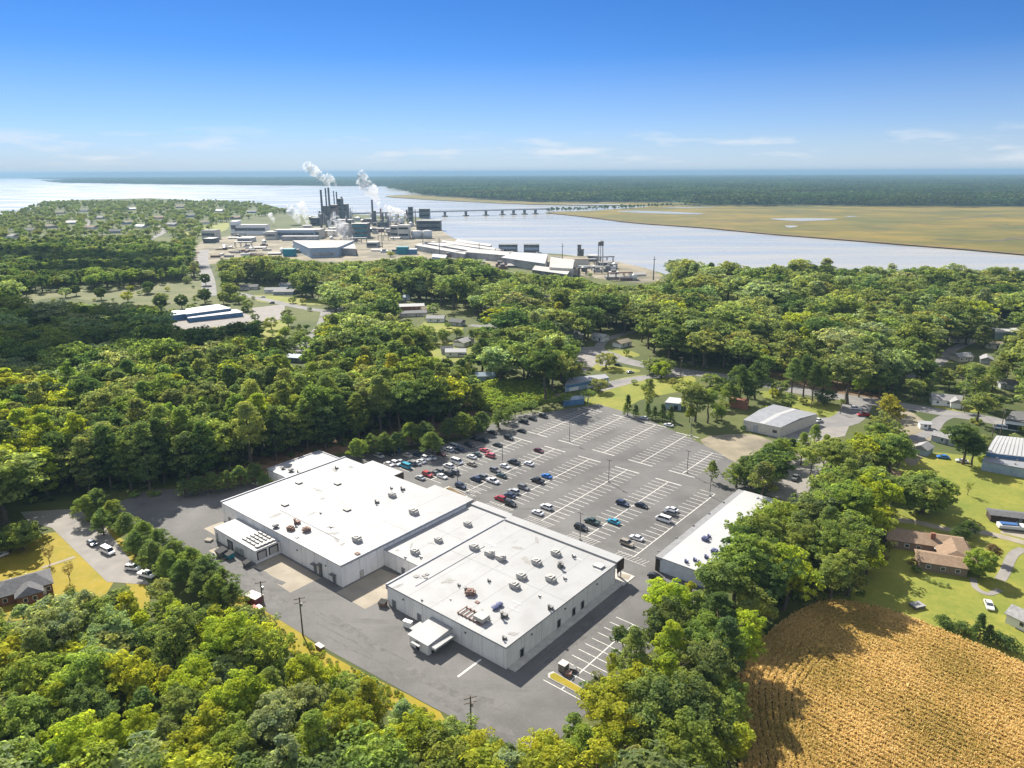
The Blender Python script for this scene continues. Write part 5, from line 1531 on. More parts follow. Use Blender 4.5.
# ================================================================== vehicles
CARS = {}
def car_mesh(kind):
    if kind in CARS: return CARS[kind]
    if kind == 'sedan':
        prof = [(-2.25, .35), (-2.3, .75), (-2.15, .95), (-1.5, 1.0), (1.0, .95), (2.0, .8), (2.3, .6), (2.28, .32)]
        cab = (-1.75, -1.05, 0.35, 1.15, 0.98, 1.42); wb, Wd, L = 1.35, .9, 4.6
    elif kind == 'suv':
        prof = [(-2.3, .4), (-2.35, .9), (-2.3, 1.05), (-1.5, 1.08), (1.0, 1.05), (2.05, .95), (2.35, .7), (2.33, .4)]
        cab = (-2.25, -1.9, 0.35, 1.15, 1.07, 1.72); wb, Wd, L = 1.4, .95, 4.7
    elif kind == 'pickup':
        prof = [(-2.75, .5), (-2.8, 1.0), (-2.75, 1.1), (-0.9, 1.1), (1.2, 1.1), (2.4, 1.0), (2.75, .75), (2.72, .45)]
        cab = (-0.95, -0.7, 0.75, 1.5, 1.09, 1.82); wb, Wd, L = 1.75, 1.0, 5.5
    else:
        prof = [(-2.7, .4), (-2.75, 1.0), (-2.7, 1.2), (-1.5, 1.25), (1.4, 1.2), (2.2, 1.05), (2.65, .75), (2.62, .4)]
        cab = (-2.68, -2.6, 1.1, 1.9, 1.2, 2.05); wb, Wd, L = 1.7, 1.0, 5.3
    body = MB()
    n = len(prof)
    def hw(z): return Wd * (1 - max(0, z - .6) * 0.10)
    vs = [(x, -hw(z), z) for x, z in prof] + [(x, hw(z), z) for x, z in prof]
    fs = [tuple(range(n)), tuple(range(2 * n - 1, n - 1, -1))] + [(i + 1, i, n + i, n + i + 1) for i in range(n - 1)] + [(0, n - 1, 2 * n - 1, n)]
    body.add(vs, [f[::-1] for f in fs])
    x0, x1, x2, x3, z0, z1 = cab
    w0, w1 = Wd * 0.93, Wd * 0.76
    # roof panel and pillars in body colour
    body.b2(x1 - 0.02, x2 + 0.02, -w1 - 0.01, w1 + 0.01, z1 - 0.03, z1 + 0.03)
    for s in (-1, 1):
        for (xa, xb) in ((x1, x0), (x2, x3)):
            body.tube([(xa, w1 * s, z1), (xb, w0 * s, z0)], 0.05, 4)
        body.tube([((x1 + x2) / 2, w1 * s * 1.01, z1), ((x1 + x2) / 2, w0 * s * 1.01, z0)], 0.05, 4)
    if kind == 'pickup':
        body.b2(-2.74, -0.98, -0.98, -0.86, 1.08, 1.2); body.b2(-2.74, -0.98, 0.86, 0.98, 1.08, 1.2); body.b2(-2.78, -2.68, -0.84, 0.84, 1.08, 1.2)
    glass = MB()
    vs = [(x0, -w0, z0), (x3, -w0, z0), (x3, w0, z0), (x0, w0, z0), (x1, -w1, z1 - .01), (x2, -w1, z1 - .01), (x2, w1, z1 - .01), (x1, w1, z1 - .01)]
    glass.add(vs, [(3, 2, 1, 0), (4, 5, 6, 7), (0, 1, 5, 4), (1, 2, 6, 5), (2, 3, 7, 6), (3, 0, 4, 7)])
    wheel = MB(); wheel.tube([(0, -0.11, 0), (0, 0.11, 0)], 0.34, 12)
    rim = MB(); rim.tube([(0, -0.125, 0), (0, 0.125, 0)], 0.2, 8)
    lamp = MB().b2(-0.06, 0.06, -0.2, 0.2, -0.08, 0.08)
    def me(b, nm, m_):
        x = b.build(nm, m_); d = x.data; bpy.data.objects.remove(x); return d
    CARS[kind] = dict(body=me(body, 'body', M['car']), glass=me(glass, 'windows', M['glass']), wheel=me(wheel, 'wheel', M['rubber']), lamp=me(lamp, 'headlight', M['headlight']),
                      wb=wb, W=Wd, L=L)
    return CARS[kind]
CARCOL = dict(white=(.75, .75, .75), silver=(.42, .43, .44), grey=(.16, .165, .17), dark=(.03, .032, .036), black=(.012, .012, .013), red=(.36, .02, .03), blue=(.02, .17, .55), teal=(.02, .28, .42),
              navy=(.02, .035, .08), maroon=(.11, .02, .03), tan=(.3, .26, .2), green=(.03, .06, .05), beige=(.48, .44, .36), palered=(.55, .12, .14))
def car(px, py, col, kind, label, rz=None, group='cars in the store car park'):
    K = car_mesh(kind)
    g = G(px, py, 0.5)
    rz = TH if rz is None else rz
    if random.random() < 0.5: rz += math.pi
    nm = {'sedan': 'car', 'suv': 'car', 'pickup': 'pickup_truck', 'van': 'van'}[kind]
    r = thing(nm, label, {'car': 'car', 'pickup_truck': 'pickup truck', 'van': 'van'}[nm], (g.x, g.y, 0.03), rz + R(random.uniform(-1.5, 1.5)), group)
    r.scale = (.94, .94, .94)
    def ch(n, d, loc):
        o = bpy.data.objects.new(n, d); C.objects.link(o); o.parent = r; o.location = loc
        return o
    b = ch('body', K['body'], (0, 0, 0)); b.color = (*CARCOL[col], 1)
    ch('windows', K['glass'], (0, 0, 0))
    for sx in (-1, 1):
        for sy in (-1, 1): ch('wheel', K['wheel'], (sx * K['wb'], sy * (K['W'] - 0.12), 0.34))
    for sy in (-1, 1): ch('headlight', K['lamp'], (K['L'] / 2 + 0.0, sy * K['W'] * 0.66, 0.68 if kind == 'sedan' else 0.82))
    return r
P1 = lambda x, y: (360 + x / 6.4, 400 + y / 6.4)
P2 = lambda x, y: (440 + x / 6.4, 440 + y / 6.4)
P3 = lambda x, y: (560 + x / 6.4, 470 + y / 6.4)
P6 = lambda x, y: (520 + x / 6.4, 390 + y / 6.4)
TREEROW = 'in the tree row shade at the lot edge'
for f, x, y, col, kind, lab in (
    # the block nearest the tree row
    (P1, 48, 418, 'dark', 'sedan', 'dark car lowest in the tree shade by the store corner'),
    (P1, 122, 358, 'silver', 'suv', 'pale car leftmost ' + TREEROW), (P1, 190, 345, 'dark', 'sedan', 'dark car second from left ' + TREEROW), (P1, 228, 320, 'blue', 'suv', 'blue grey car between two dark ones ' + TREEROW),
    (P1, 305, 355, 'beige', 'sedan', 'beige car just outside the shade left of the crowded white cars'), (P1, 372, 352, 'navy', 'sedan', 'dark blue car above the crowded white cars at the trees'),
    (P1, 185, 412, 'white', 'sedan', 'white car leftmost of the crowded line above the shrub bed'), (P1, 230, 408, 'white', 'suv', 'white car second in the crowded line above the shrub bed'),
    (P1, 262, 398, 'silver', 'sedan', 'silver car behind the turquoise van'), (P1, 290, 424, 'teal', 'van', 'turquoise van nearest the long shrub bed'),
    (P1, 328, 406, 'grey', 'suv', 'grey car directly right of the turquoise van'), (P1, 362, 406, 'silver', 'sedan', 'silver car second right of the turquoise van'),
    (P1, 392, 393, 'white', 'sedan', 'white car third right of the turquoise van'), (P1, 424, 375, 'white', 'suv', 'white car at the right end of the crowded line by the trees'),
    (P1, 460, 370, 'silver', 'sedan', 'pale car half in tree shade ending the crowded line'), (P1, 520, 345, 'maroon', 'sedan', 'dark red car in shade by the reddish bare soil'),
    (P1, 566, 318, 'white', 'suv', 'white car left of the pair beside the needle litter'), (P1, 612, 304, 'silver', 'van', 'pale car right of the pair beside the needle litter'), (P1, 640, 318, 'navy', 'sedan', 'dark car in shade right of the pale pair'),
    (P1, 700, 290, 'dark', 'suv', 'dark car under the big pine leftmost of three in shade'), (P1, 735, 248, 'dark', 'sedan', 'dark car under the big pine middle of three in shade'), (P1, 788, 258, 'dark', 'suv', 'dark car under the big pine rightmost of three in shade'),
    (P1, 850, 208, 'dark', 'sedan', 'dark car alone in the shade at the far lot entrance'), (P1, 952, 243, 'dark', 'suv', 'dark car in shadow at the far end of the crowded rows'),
    # second row
    (P1, 384, 498, 'silver', 'sedan', 'silver car at the left end of the row facing the store'), (P1, 432, 478, 'red', 'suv', 'bright red car left in the row facing the store'),
    (P1, 478, 468, 'grey', 'sedan', 'grey car right beside the bright red car'), (P1, 504, 456, 'grey', 'suv', 'grey car second right of the bright red car'), (P1, 526, 490, 'white', 'sedan', 'white car at the front of the red car row'),
    (P1, 562, 472, 'dark', 'suv', 'black car right of the white front car'), (P1, 600, 463, 'grey', 'suv', 'dark grey car at the end of the red car row'), (P1, 566, 424, 'white', 'suv', 'white tall car behind the black and grey cars'),
    (P1, 622, 397, 'white', 'van', 'white van with dark windows behind the second row'), (P1, 714, 410, 'tan', 'sedan', 'tan car alone before the white and dark pair'), (P1, 714, 364, 'white', 'sedan', 'white car left of the dark green car'),
    (P1, 746, 350, 'green', 'sedan', 'dark green car beside the white car'), (P1, 796, 323, 'palered', 'sedan', 'pale red car above the red and white one'), (P1, 832, 356, 'palered', 'suv', 'pinkish car rightmost below the pale red one'), (P1, 880, 288, 'dark', 'sedan', 'dark car alone above the pale red pair'),
    # third row
    (P1, 645, 552, 'navy', 'suv', 'dark blue car right beside the planter with red shrubs'), (P1, 740, 508, 'navy', 'suv', 'navy car at the left end of the third row'), (P1, 780, 493, 'grey', 'suv', 'grey car right of the navy car in the third row'),
    (P1, 850, 520, 'white', 'pickup', 'white pick-up facing the navy and grey cars'), (P1, 866, 452, 'grey', 'suv', 'grey car behind a green one in the third row'), (P1, 905, 486, 'green', 'sedan', 'dark green car in front of the third row middle'),
    (P1, 928, 425, 'white', 'sedan', 'white car by the tall lamp pole in the third row'), (P1, 985, 400, 'dark', 'pickup', 'black pick-up right of the white car at the lamp pole'),
    # fourth row
    (P2, 568, 152, 'white', 'sedan', 'white car right of the black pick-up'), (P2, 632, 68, 'maroon', 'sedan', 'maroon car alone at the end of the fourth row'), (P2, 682, 232, 'blue', 'sedan', 'bright blue car beside a black one mid lot'),
    (P2, 624, 262, 'black', 'pickup', 'black pick-up facing the bright blue car'), (P2, 536, 306, 'grey', 'suv', 'dark grey car between the black pick-up and silver car'), (P2, 470, 332, 'silver', 'suv', 'silver car behind the red one in the fourth row'),
    (P2, 447, 355, 'navy', 'sedan', 'dark blue car wedged between silver and red cars'), (P2, 386, 376, 'red', 'suv', 'dark red car at the front of the fourth row'), (P2, 450, 408, 'black', 'suv', 'black car at the store front beside the red one'),
    # right part
    (P2, 624, 466, 'white', 'sedan', 'white car left of the pair in the empty fifth row'), (P2, 680, 430, 'white', 'suv', 'white car right of the pair in the empty fifth row'),
    (P3, 135, 370, 'black', 'suv', 'black car under the lamp pole nearest the store front'), (P3, 205, 332, 'green', 'pickup', 'dark green pick-up behind the car under the lamp pole'), (P3, 343, 331, 'teal', 'sedan', 'small teal car facing the dark green pick-up'),
    (P3, 400, 216, 'navy', 'suv', 'navy car left of the pair in the sixth row middle'), (P3, 520, 228, 'black', 'sedan', 'black car right of the pair in the sixth row middle'),
    (P3, 430, 471, 'tan', 'suv', 'tan and dark car nearest the store in the last row'), (P3, 490, 435, 'white', 'sedan', 'white blue tinted car second in the last row'), (P3, 660, 316, 'white', 'van', 'white van in the last row'),
    (P3, 702, 276, 'grey', 'suv', 'grey car right of the white van'), (P3, 716, 254, 'white', 'sedan', 'white car half hidden behind the grey one in the last row'), (P3, 612, 684, 'black', 'sedan', 'black car in shade at the end of the store row'),
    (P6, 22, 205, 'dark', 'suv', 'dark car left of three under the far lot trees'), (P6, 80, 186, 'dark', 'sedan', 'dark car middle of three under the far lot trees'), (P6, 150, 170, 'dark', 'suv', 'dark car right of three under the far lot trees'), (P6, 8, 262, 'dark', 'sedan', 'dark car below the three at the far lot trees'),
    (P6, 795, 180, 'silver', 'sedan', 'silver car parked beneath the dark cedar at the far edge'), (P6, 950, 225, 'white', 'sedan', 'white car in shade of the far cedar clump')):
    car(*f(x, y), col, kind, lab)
HWA = math.atan2((G(800, 391) - G(870, 401)).y, (G(800, 391) - G(870, 401)).x)
for x, y, col, kind, lab, rz in ((92, 543, 'navy', 'sedan', 'dark blue car at the tree side of the side street', TH), (108, 551.5, 'white', 'van', 'white van parked on the side street', TH + 0.1), (133.5, 568, 'white', 'suv', 'white car left of two under the side street trees', TH + .5),
                                 (147, 575, 'white', 'pickup', 'white pick-up rightmost under the side street trees', TH + .3), (-1, 556, 'white', 'suv', 'white car cut by the left edge at the grey house', 1.0),
                                 (822, 401, 'silver', 'sedan', 'silver car driving on the main road left of the entrance', HWA), (856, 408.5, 'white', 'suv', 'white car turning at the yard entrance', HWA + .3), (863, 415, 'red', 'pickup', 'dark red truck at the yard entrance behind leaves', HWA + .5),
                                 (818, 421, 'white', 'pickup', 'white pick-up beside the metal warehouse', .6), (795.5, 478, 'grey', 'pickup', 'grey truck parked on the sandy yard among the trees', .9), (905, 451, 'dark', 'suv', 'dark car on the lawn left of the little shed', .2),
                                 (943, 457, 'blue', 'sedan', 'blue car on the lawn right of the little shed', -.3), (962, 461, 'white', 'sedan', 'white car under the tall driveway tree', -.4), (989, 605, 'white', 'sedan', 'small white buggy on the lawn by dark shrubs', 1.2),
                                 (1000, 428, 'white', 'van', 'white van before the roadside shop', HWA), (618, 365, 'dark', 'sedan', 'dark car on the lane at the junction', HWA), (630, 372, 'silver', 'sedan', 'silver car parked on the junction forecourt', .3),
                                 (508, 369, 'white', 'pickup', 'white truck by the ivy tree lane', .3), (515, 367, 'grey', 'sedan', 'grey car right of the white truck at the ivy tree', .3), (463, 356, 'white', 'van', 'white van at the clearing lawn shed', 0), (447, 354, 'silver', 'sedan', 'silver car left of the clearing lawn van', 0),
                                 (263, 297, 'white', 'sedan', 'white car on the curved road before the bungalows', 0.3), (272, 303, 'dark', 'suv', 'dark car by the curved road near the meadow', .3), (985, 322, 'white', 'pickup', 'white truck before the far right workshop', .2), (1014, 330, 'silver', 'sedan', 'silver car at the far right workshop road', .2)):
    car(x, y, col, kind, lab, rz, 'cars on the streets and yards')

# ================================================================== plants
def leaf_mesh(name, centers, radii, per, leaf, mats, flat=1.0, trunk=None, r=None, upward=0.25, narrow=0.62, inner=0.0):
    """many small leaf faces spread over clumps"""
    r = r or rng
    V, Nn = [], len(centers)
    cen = np.repeat(np.asarray(centers, float), per, 0)
    rad = np.repeat(np.asarray(radii, float), per, 0)
    n = len(cen)
    d = r.normal(size=(n, 3)); d /= np.linalg.norm(d, axis=1)[:, None]
    d[:, 2] = np.where(d[:, 2] < -0.35, -d[:, 2] * 0.6, d[:, 2])
    rr = rad * (1 - inner * r.random(n)) * r.uniform(0.75, 1.12, n)
    pos = cen + d * rr[:, None] * np.array([1, 1, flat])
    out_ = pos - np.average(np.asarray(centers, float), axis=0); out_ /= np.linalg.norm(out_, axis=1)[:, None] + 1e-6
    nor = d + out_ * 0.5 + r.normal(size=(n, 3)) * 0.5 + np.array([0, 0, upward]); nor /= np.linalg.norm(nor, axis=1)[:, None]
    t = np.cross(nor, r.normal(size=(n, 3))); t /= np.linalg.norm(t, axis=1)[:, None] + 1e-9
    b = np.cross(nor, t)
    s = leaf * r.uniform(0.6, 1.4, n)
    a1 = t * s[:, None] * 0.5; a2 = b * s[:, None] * 0.5 * narrow
    k = nor * (s * 0.12)[:, None]
    v = np.stack([pos - a1 - k, pos - a2, pos + a1 - k, pos + a2], 1).reshape(-1, 3)
    faces = np.arange(4 * n).reshape(-1, 4)
    shade = np.repeat(r.random(n), 4)
    tv, tf = (trunk.v, trunk.f) if trunk else ([], [])
    me = bpy.data.meshes.new(name)
    allv = [tuple(x) for x in v] + list(tv)
    allf = [tuple(x) for x in faces] + [tuple(i + 4 * n for i in f) for f in tf]
    me.from_pydata(allv, [], allf)
    at = me.attributes.new('shade', 'FLOAT', 'POINT')
    at.data.foreach_set('value', np.concatenate([shade, np.zeros(len(tv))]))
    for m_ in mats: me.materials.append(m_)
    if tv:
        mi = np.zeros(len(allf), dtype=np.int32); mi[n:] = 1
        me.polygons.foreach_set('material_index', mi)
    return me
def crown_shape(kind, r, nc):
    """clump centres and radii for a tree of the kind's standard height"""
    C_, R_ = [], []
    if kind == 'broad':          # 14 m high
        lob = [(r.normal(0, 1.35), r.normal(0, 1.35), r.uniform(7.0, 11.5), r.uniform(2.0, 3.2)) for _ in range(6)]
        lob.append((0, 0, 9.5, 3.3))
        while len(C_) < nc:
            x, y, z, q = lob[r.integers(len(lob))]
            d = r.normal(size=3); d /= np.linalg.norm(d)
            p = np.array([x, y, z]) + d * q * r.uniform(0.55, 1.1) * np.array([1.08, 1.08, 0.95])
            if p[2] < 3.2 or p[2] > 14: continue
            C_.append(p); R_.append(r.uniform(0.45, 1.0))
    elif kind == 'tall':         # 18 m, narrow deciduous
        while len(C_) < nc:
            z = r.uniform(3.4, 17.3)
            q = 3.1 * math.sin(math.pi * min(1, max(0.09, (z - 2.2) / 16)) ** 0.8) * r.uniform(0.35, 1.1) + 0.2
            a = r.uniform(0, 6.283)
            C_.append(np.array([q * math.cos(a), q * math.sin(a), z])); R_.append(r.uniform(0.45, 0.95))
    elif kind == 'pine':         # 16 m
        while len(C_) < nc:
            f = r.random() ** 0.8
            z = 6.0 + 9.6 * f
            q = (3.1 * (1 - f) ** 0.65 * (0.6 + 0.4 * min(1, f * 5)) + 0.25) * (0.25 + 0.85 * r.random() ** 0.5)
            a = r.integers(7) * 0.9 + z * 1.3 + r.normal(0, 0.25)
            C_.append(np.array([q * math.cos(a), q * math.sin(a), z + r.normal(0, 0.2)])); R_.append(r.uniform(0.6, 1.05))
    elif kind == 'bush_pine':    # 9 m, foliage nearly to the ground
        while len(C_) < nc:
            f = r.random() ** 0.9
            z = 1.6 + 7.0 * f
            k = r.integers(11); a = k * 2.4 + r.normal(0, .13); z = 1.3 + 7.3 * min(1, max(0, (k / 11) * .5 + f * .62 + r.normal(0, .04) - .06)); f = (z - 1.3) / 7.3
            q = (3.3 * max(0.02, 1 - f) ** 0.6 * min(1, 0.55 + f * 2) + 0.15) * (0.12 + 1.0 * r.random() ** 0.6) * (1 + .25 * math.sin(k * 3.7))
            C_.append(np.array([q * math.cos(a), q * math.sin(a), z + .18 * q])); R_.append(r.uniform(0.35, 0.75))
    elif kind == 'cedar':        # 9 m dense cone
        while len(C_) < nc:
            f = r.random() ** 0.8
            z = 0.7 + 7.9 * f
            q = 2.1 * (1 - f) ** 0.7 * (0.5 + 0.5 * r.random())
            a = r.uniform(0, 6.283)
            C_.append(np.array([q * math.cos(a), q * math.sin(a), z])); R_.append(r.uniform(0.4, 0.75))
    elif kind == 'round':        # 10 m ball crown on a short trunk
        while len(C_) < nc:
            d = r.normal(size=3); d /= np.linalg.norm(d)
            p = np.array([0, 0, 5.7]) + d * np.array([4.0, 4.0, 3.7]) * r.uniform(0.7, 1.02)
            if p[2] < 1.9: continue
            C_.append(p); R_.append(r.uniform(0.6, 1.0))
    elif kind == 'umbrella':     # 6 m spreading
        while len(C_) < nc:
            a = r.uniform(0, 6.283); q = 2.9 * math.sqrt(r.random())
            C_.append(np.array([q * math.cos(a), q * math.sin(a), 4.4 + r.uniform(-.5, 1.0) - 0.07 * q * q])); R_.append(r.uniform(0.5, 0.85))
    elif kind == 'shrub':        # 2 m
        while len(C_) < nc:
            d = r.normal(size=3); d /= np.linalg.norm(d); d[2] = abs(d[2])
            C_.append(np.array([0, 0, 0.35]) + d * np.array([1.2, 1.2, 1.25]) * r.uniform(0.5, 1.0)); R_.append(r.uniform(0.3, 0.5))
    elif kind == 'thin':         # 6 m nearly bare
        while len(C_) < nc:
            a = r.uniform(0, 6.283); q = 2.2 * math.sqrt(r.random()); z = r.uniform(2.8, 5.8)
            C_.append(np.array([q * math.cos(a) * (z / 5.8), q * math.sin(a) * (z / 5.8), z])); R_.append(r.uniform(0.4, 0.7))
    return C_, R_
HT = dict(broad=14, tall=18, pine=16, bush_pine=9, cedar=9, round=10, umbrella=6, shrub=2, thin=6)
def trunk_mb(kind, r, n=8):
    b = MB()
    h = HT[kind]
    if kind == 'shrub':
        for k in range(4):
            a = k * 1.6; b.tube([(0, 0, 0), (0.4 * math.cos(a), 0.4 * math.sin(a), 0.9)], [0.05, 0.02], 5)
        return b
    top = {'broad': .72, 'tall': .9, 'pine': .96, 'bush_pine': .9, 'cedar': .9, 'round': .55, 'umbrella': .7, 'thin': .55}[kind] * h
    rad = {'broad': .3, 'tall': .26, 'pine': .25, 'bush_pine': .2, 'cedar': .16, 'round': .28, 'umbrella': .15, 'thin': .12}[kind]
    pts = [Vector((0, 0, -0.2))] + [Vector((r.normal(0, .16), r.normal(0, .16), top * f)) for f in (.25, .5, .75, 1)]
    b.tube(pts, [rad * 1.3, rad, rad * .8, rad * .5, rad * .15], n)
    m_ = {'thin': 12, 'umbrella': 7}.get(kind, 5)
    for k in range(m_):
        a = r.uniform(0, 6.283)
        z0 = top * r.uniform(.45, .85)
        o_ = Vector((0, 0, z0))
        l = h * r.uniform(.14, .26)
        p2_ = o_ + Vector((math.cos(a) * l, math.sin(a) * l, l * (0.25 if 'pine' in kind else .7)))
        b.tube([o_, o_.lerp(p2_, .5) + Vector((0, 0, .1)), p2_], [rad * .38, rad * .26, rad * .08], 5)
    return b
SPEC = dict(broad=(7, 190, 62, .38, .72), tall=(6, 150, 62, .37, .72), pine=(5, 130, 58, .40, .36), bush_pine=(5, 150, 56, .36, .34), cedar=(2, 80, 52, .34, .5), round=(2, 140, 84, .42, .7), umbrella=(2, 46, 44, .36, .6), shrub=(3, 26, 26, .22, .6), thin=(2, 40, 26, .28, .5))
TREEM = {}
for kd, (nv_, nc, per, lf, nar) in SPEC.items():
    L_ = []
    for i in range(nv_):
        r_ = np.random.default_rng(100 + i * 17 + len(kd) * 31 + ord(kd[0]))
        c_, q_ = crown_shape(kd, r_, nc)
        cm = leaf_mesh('crown', c_, q_, per, lf, [M['leaf']], flat=.62 if 'pine' in kd else .8, r=r_, narrow=nar)
        tb = trunk_mb(kd, r_)
        o_ = tb.build('trunk', M['bark']); tm = o_.data; bpy.data.objects.remove(o_)
        L_.append((cm, tm))
    TREEM[kd] = L_
TNAME = dict(broad='broadleaf_tree', tall='broadleaf_tree', pine='pine_tree', bush_pine='pine_tree', cedar='cedar_tree', round='broadleaf_tree', umbrella='small_tree', shrub='shrub', thin='small_tree')
def plant(pos, kind, h, tint, label, group=None, wd=1.0, cat=None, variant=None, rz=None):
    cm, tm = TREEM[kind][random.randrange(len(TREEM[kind])) if variant is None else variant]
    r = thing(TNAME[kind], label, cat or ('shrub' if kind == 'shrub' else 'tree'), (pos[0], pos[1], 0), random.uniform(0, 6.28) if rz is None else rz, group)
    s = h / HT[kind]
    r.scale = (s * wd, s * wd, s)
    c = bpy.data.objects.new('crown', cm); C.objects.link(c); c.parent = r
    c.color = (*tint, 1)
    t = bpy.data.objects.new('trunk', tm); C.objects.link(t); t.parent = r
    return r
TINT = {'dark green': (0.126, 0.172, 0.066), 'mid green': (0.206, 0.241, 0.092), 'green': (0.23, 0.275, 0.084), 'bright green': (0.25, 0.3, 0.07), 'yellow green': (0.335, 0.35, 0.05), 'golden': (0.372, 0.337, 0.071), 'olive': (0.274, 0.289, 0.112), 'grey green': (0.294, 0.324, 0.173), 'pine green': (0.179, 0.229, 0.089), 'russet': (0.291, 0.222, 0.127)}
def jit(t, a=.14):
    k = random.uniform(1 - a, 1 + a)
    return tuple(c * k * random.uniform(1 - a * .5, 1 + a * .5) for c in t)

# trees that stand apart or in short rows, given by the middle of the crown
N_FIXED = 0
FIXED = []
def T(px, py, h, kind, tint, label, wd=1.0, group=None, zc=.6):
    FIXED.append((px, py, h))
    return plant(G(px, py, h * zc), kind, h, jit(TINT[tint], .06), label, group, wd)
ROW1 = 'pines between the side street and the service drive'
ord_ = ['first', 'second', 'third', 'fourth', 'fifth', 'sixth', 'seventh', 'eighth', 'ninth', 'tenth', 'eleventh', 'twelfth', 'thirteenth', 'fourteenth', 'fifteenth', 'sixteenth', 'seventeenth', 'eighteenth']
for i, (x, y, h) in enumerate(((86, 506, 9), (96, 499, 9.5), (101, 519, 9), (112, 510, 9), (126, 523, 9), (134, 541, 8.5), (143, 532, 9), (153, 552, 9), (158, 540, 9), (168, 563, 9), (175, 552, 9.5), (184, 571, 9), (190, 560, 10), (200, 579, 9.5), (206, 569, 10), (215, 589, 9), (221, 580, 9), (231, 593, 8))):
    T(x, y, h, 'bush_pine', 'pine green' if i % 3 else 'green', '%s bushy pine from the far end along the side street hedge' % ord_[i], 1.25, ROW1)
for i, (x, y, h) in enumerate(((184, 486, 7), (197, 483, 7.5), (212, 480, 8), (226, 478, 8), (240, 474, 8), (254, 471, 8.5), (263, 479, 6))):
    T(x, y, h, 'bush_pine', 'pine green', '%s small pine from the left behind the store annex' % ord_[i], 1.25, 'small pines behind the store annex')
for i, (x, y, h) in enumerate(((356, 447, 9), (371, 442, 9), (384, 441, 9), (397, 440, 9), (411, 432, 11), (424, 432, 11), (432, 441, 10), (449, 427, 10), (461, 423, 12), (474, 424, 9), (482, 419, 9), (499, 417, 9), (508, 413, 7))):
    T(x, y, h, 'bush_pine', 'pine green' if i % 4 else 'green', '%s pine from the left in the row shading the parked cars' % ord_[i], 1.35, 'pines shading the car park edge')
T(554, 401, 5.5, 'umbrella', 'green', 'small umbrella shaped tree left at the far car park end')
T(566, 398, 6.5, 'umbrella', 'green', 'small round tree right of the umbrella shaped one')
T(588, 394.5, 7, 'umbrella', 'pine green', 'dark spreading pine alone by the blue shop')
T(543, 403, 5, 'umbrella', 'green', 'low pale tree leftmost at the far car park end')
for i, (x, y, h) in enumerate(((532, 405, 6), (521, 407, 6), (515, 410, 6))):
    T(x, y, h, 'umbrella', 'pine green', '%s low tree right to left along the shaded lot edge' % ord_[i], 1.1, 'low trees at the shaded lot edge')
T(628, 403, 10, 'cedar', 'dark green', 'dark pointed cedar alone at the far car park edge', 1.0)
T(636, 409, 6, 'cedar', 'dark green', 'low dark cedar just right of the pointed one', 1.3)
T(650, 391, 15, 'tall', 'olive', 'thin spindly tree with bare upper branches by the white shed', .8)
for i, (x, y, h) in enumerate(((648, 409, 7), (655, 411, 6), (663, 410, 8), (671, 412, 7))):
    T(x, y, h, 'cedar', 'dark green', '%s dark cedar from left in the clump beneath the spindly tree' % ord_[i], 1.2, 'cedar clump')
T(697, 397, 19, 'broad', 'olive', 'tall broken tree left half beside the white shed', 1.15)
T(709, 402, 16, 'broad', 'green', 'tall broken tree right half by the brick hut', 1.1)
T(690, 412, 8, 'broad', 'yellow green', 'low yellow green tree at the foot of the broken tree', .9); T(722, 412, 8, 'broad', 'green', 'low tree right at the foot of the broken tree', .9)
T(548, 366, 20, 'broad', 'green', 'big dark ivy hung tree left behind the blue shop', 1.25); T(562, 360, 20, 'broad', 'green', 'big rounded tree top behind the blue shop', 1.35)
T(572, 368, 16, 'broad', 'olive', 'big tree right shoulder behind the blue shop', 1.3)
T(545, 378, 12, 'cedar', 'dark green', 'narrow ivy column left under the big tree', .9)
T(482, 351, 19, 'tall', 'dark green', 'tall ivy covered tree beside the clearing lawn', 1.7); T(490, 360, 16, 'tall', 'dark green', 'right shoulder of the ivy covered tree', 1.5); T(473, 377, 11, 'cedar', 'dark green', 'narrow dark ivy column below the tall ivy tree', .9)
T(713, 468, 8.5, 'bush_pine', 'green', 'small bright pine alone at the car park corner', .75)
for i, (x, y, h) in enumerate(((737, 473, 9), (746, 466, 10), (752, 474, 9), (762, 461, 11), (771, 468, 10), (768, 453, 10), (781, 449, 11), (792, 446, 9))):
    T(x, y, h, 'bush_pine', 'pine green' if i % 3 else 'green', '%s pine from left in the clump beyond the store row' % ord_[i], 1.35, 'pine clump beyond the store row')
for i, (x, y, h) in enumerate(((803, 446, 13), (815, 436, 12), (826, 447, 12), (812, 460, 12), (836, 452, 12))):
    T(x, y, h, 'pine', 'green', '%s loose crowned pine from left by the sandy yard' % ord_[i], 1.1, 'loose pines by the sandy yard')
T(925, 489, 14, 'round', 'green', 'huge round dark tree on the lawn behind the brown house', 1.5)
T(967, 440, 16, 'broad', 'dark green', 'big dark tree left of the blue hall', 1.3); T(975, 447, 12, 'broad', 'dark green', 'lower right half of the big tree by the blue hall', 1.25)
T(982, 561, 8.2, 'round', 'bright green', 'round bright green tree by the brown house corner', 1.15)
T(993, 551, 5.5, 'broad', 'russet', 'dull reddish small tree behind the round bright one', 1.1)
T(968, 527, 5.5, 'bush_pine', 'dark green', 'dark spreading evergreen at the brown house back', 1.5); T(957, 532, 4.5, 'bush_pine', 'dark green', 'lower dark evergreen left at the brown house back', 1.5)
T(969, 487, 5, 'thin', 'olive', 'nearly bare small tree on the open lawn', .9)
T(48, 553, 5.5, 'thin', 'russet', 'thin nearly bare tree left in the dry yard'); T(68, 570, 5.5, 'thin', 'russet', 'thin nearly bare tree right in the dry yard', .9)
T(21, 536, 9, 'round', 'green', 'big round dark bushy tree at the left by the dry yard', 1.3, zc=.5)
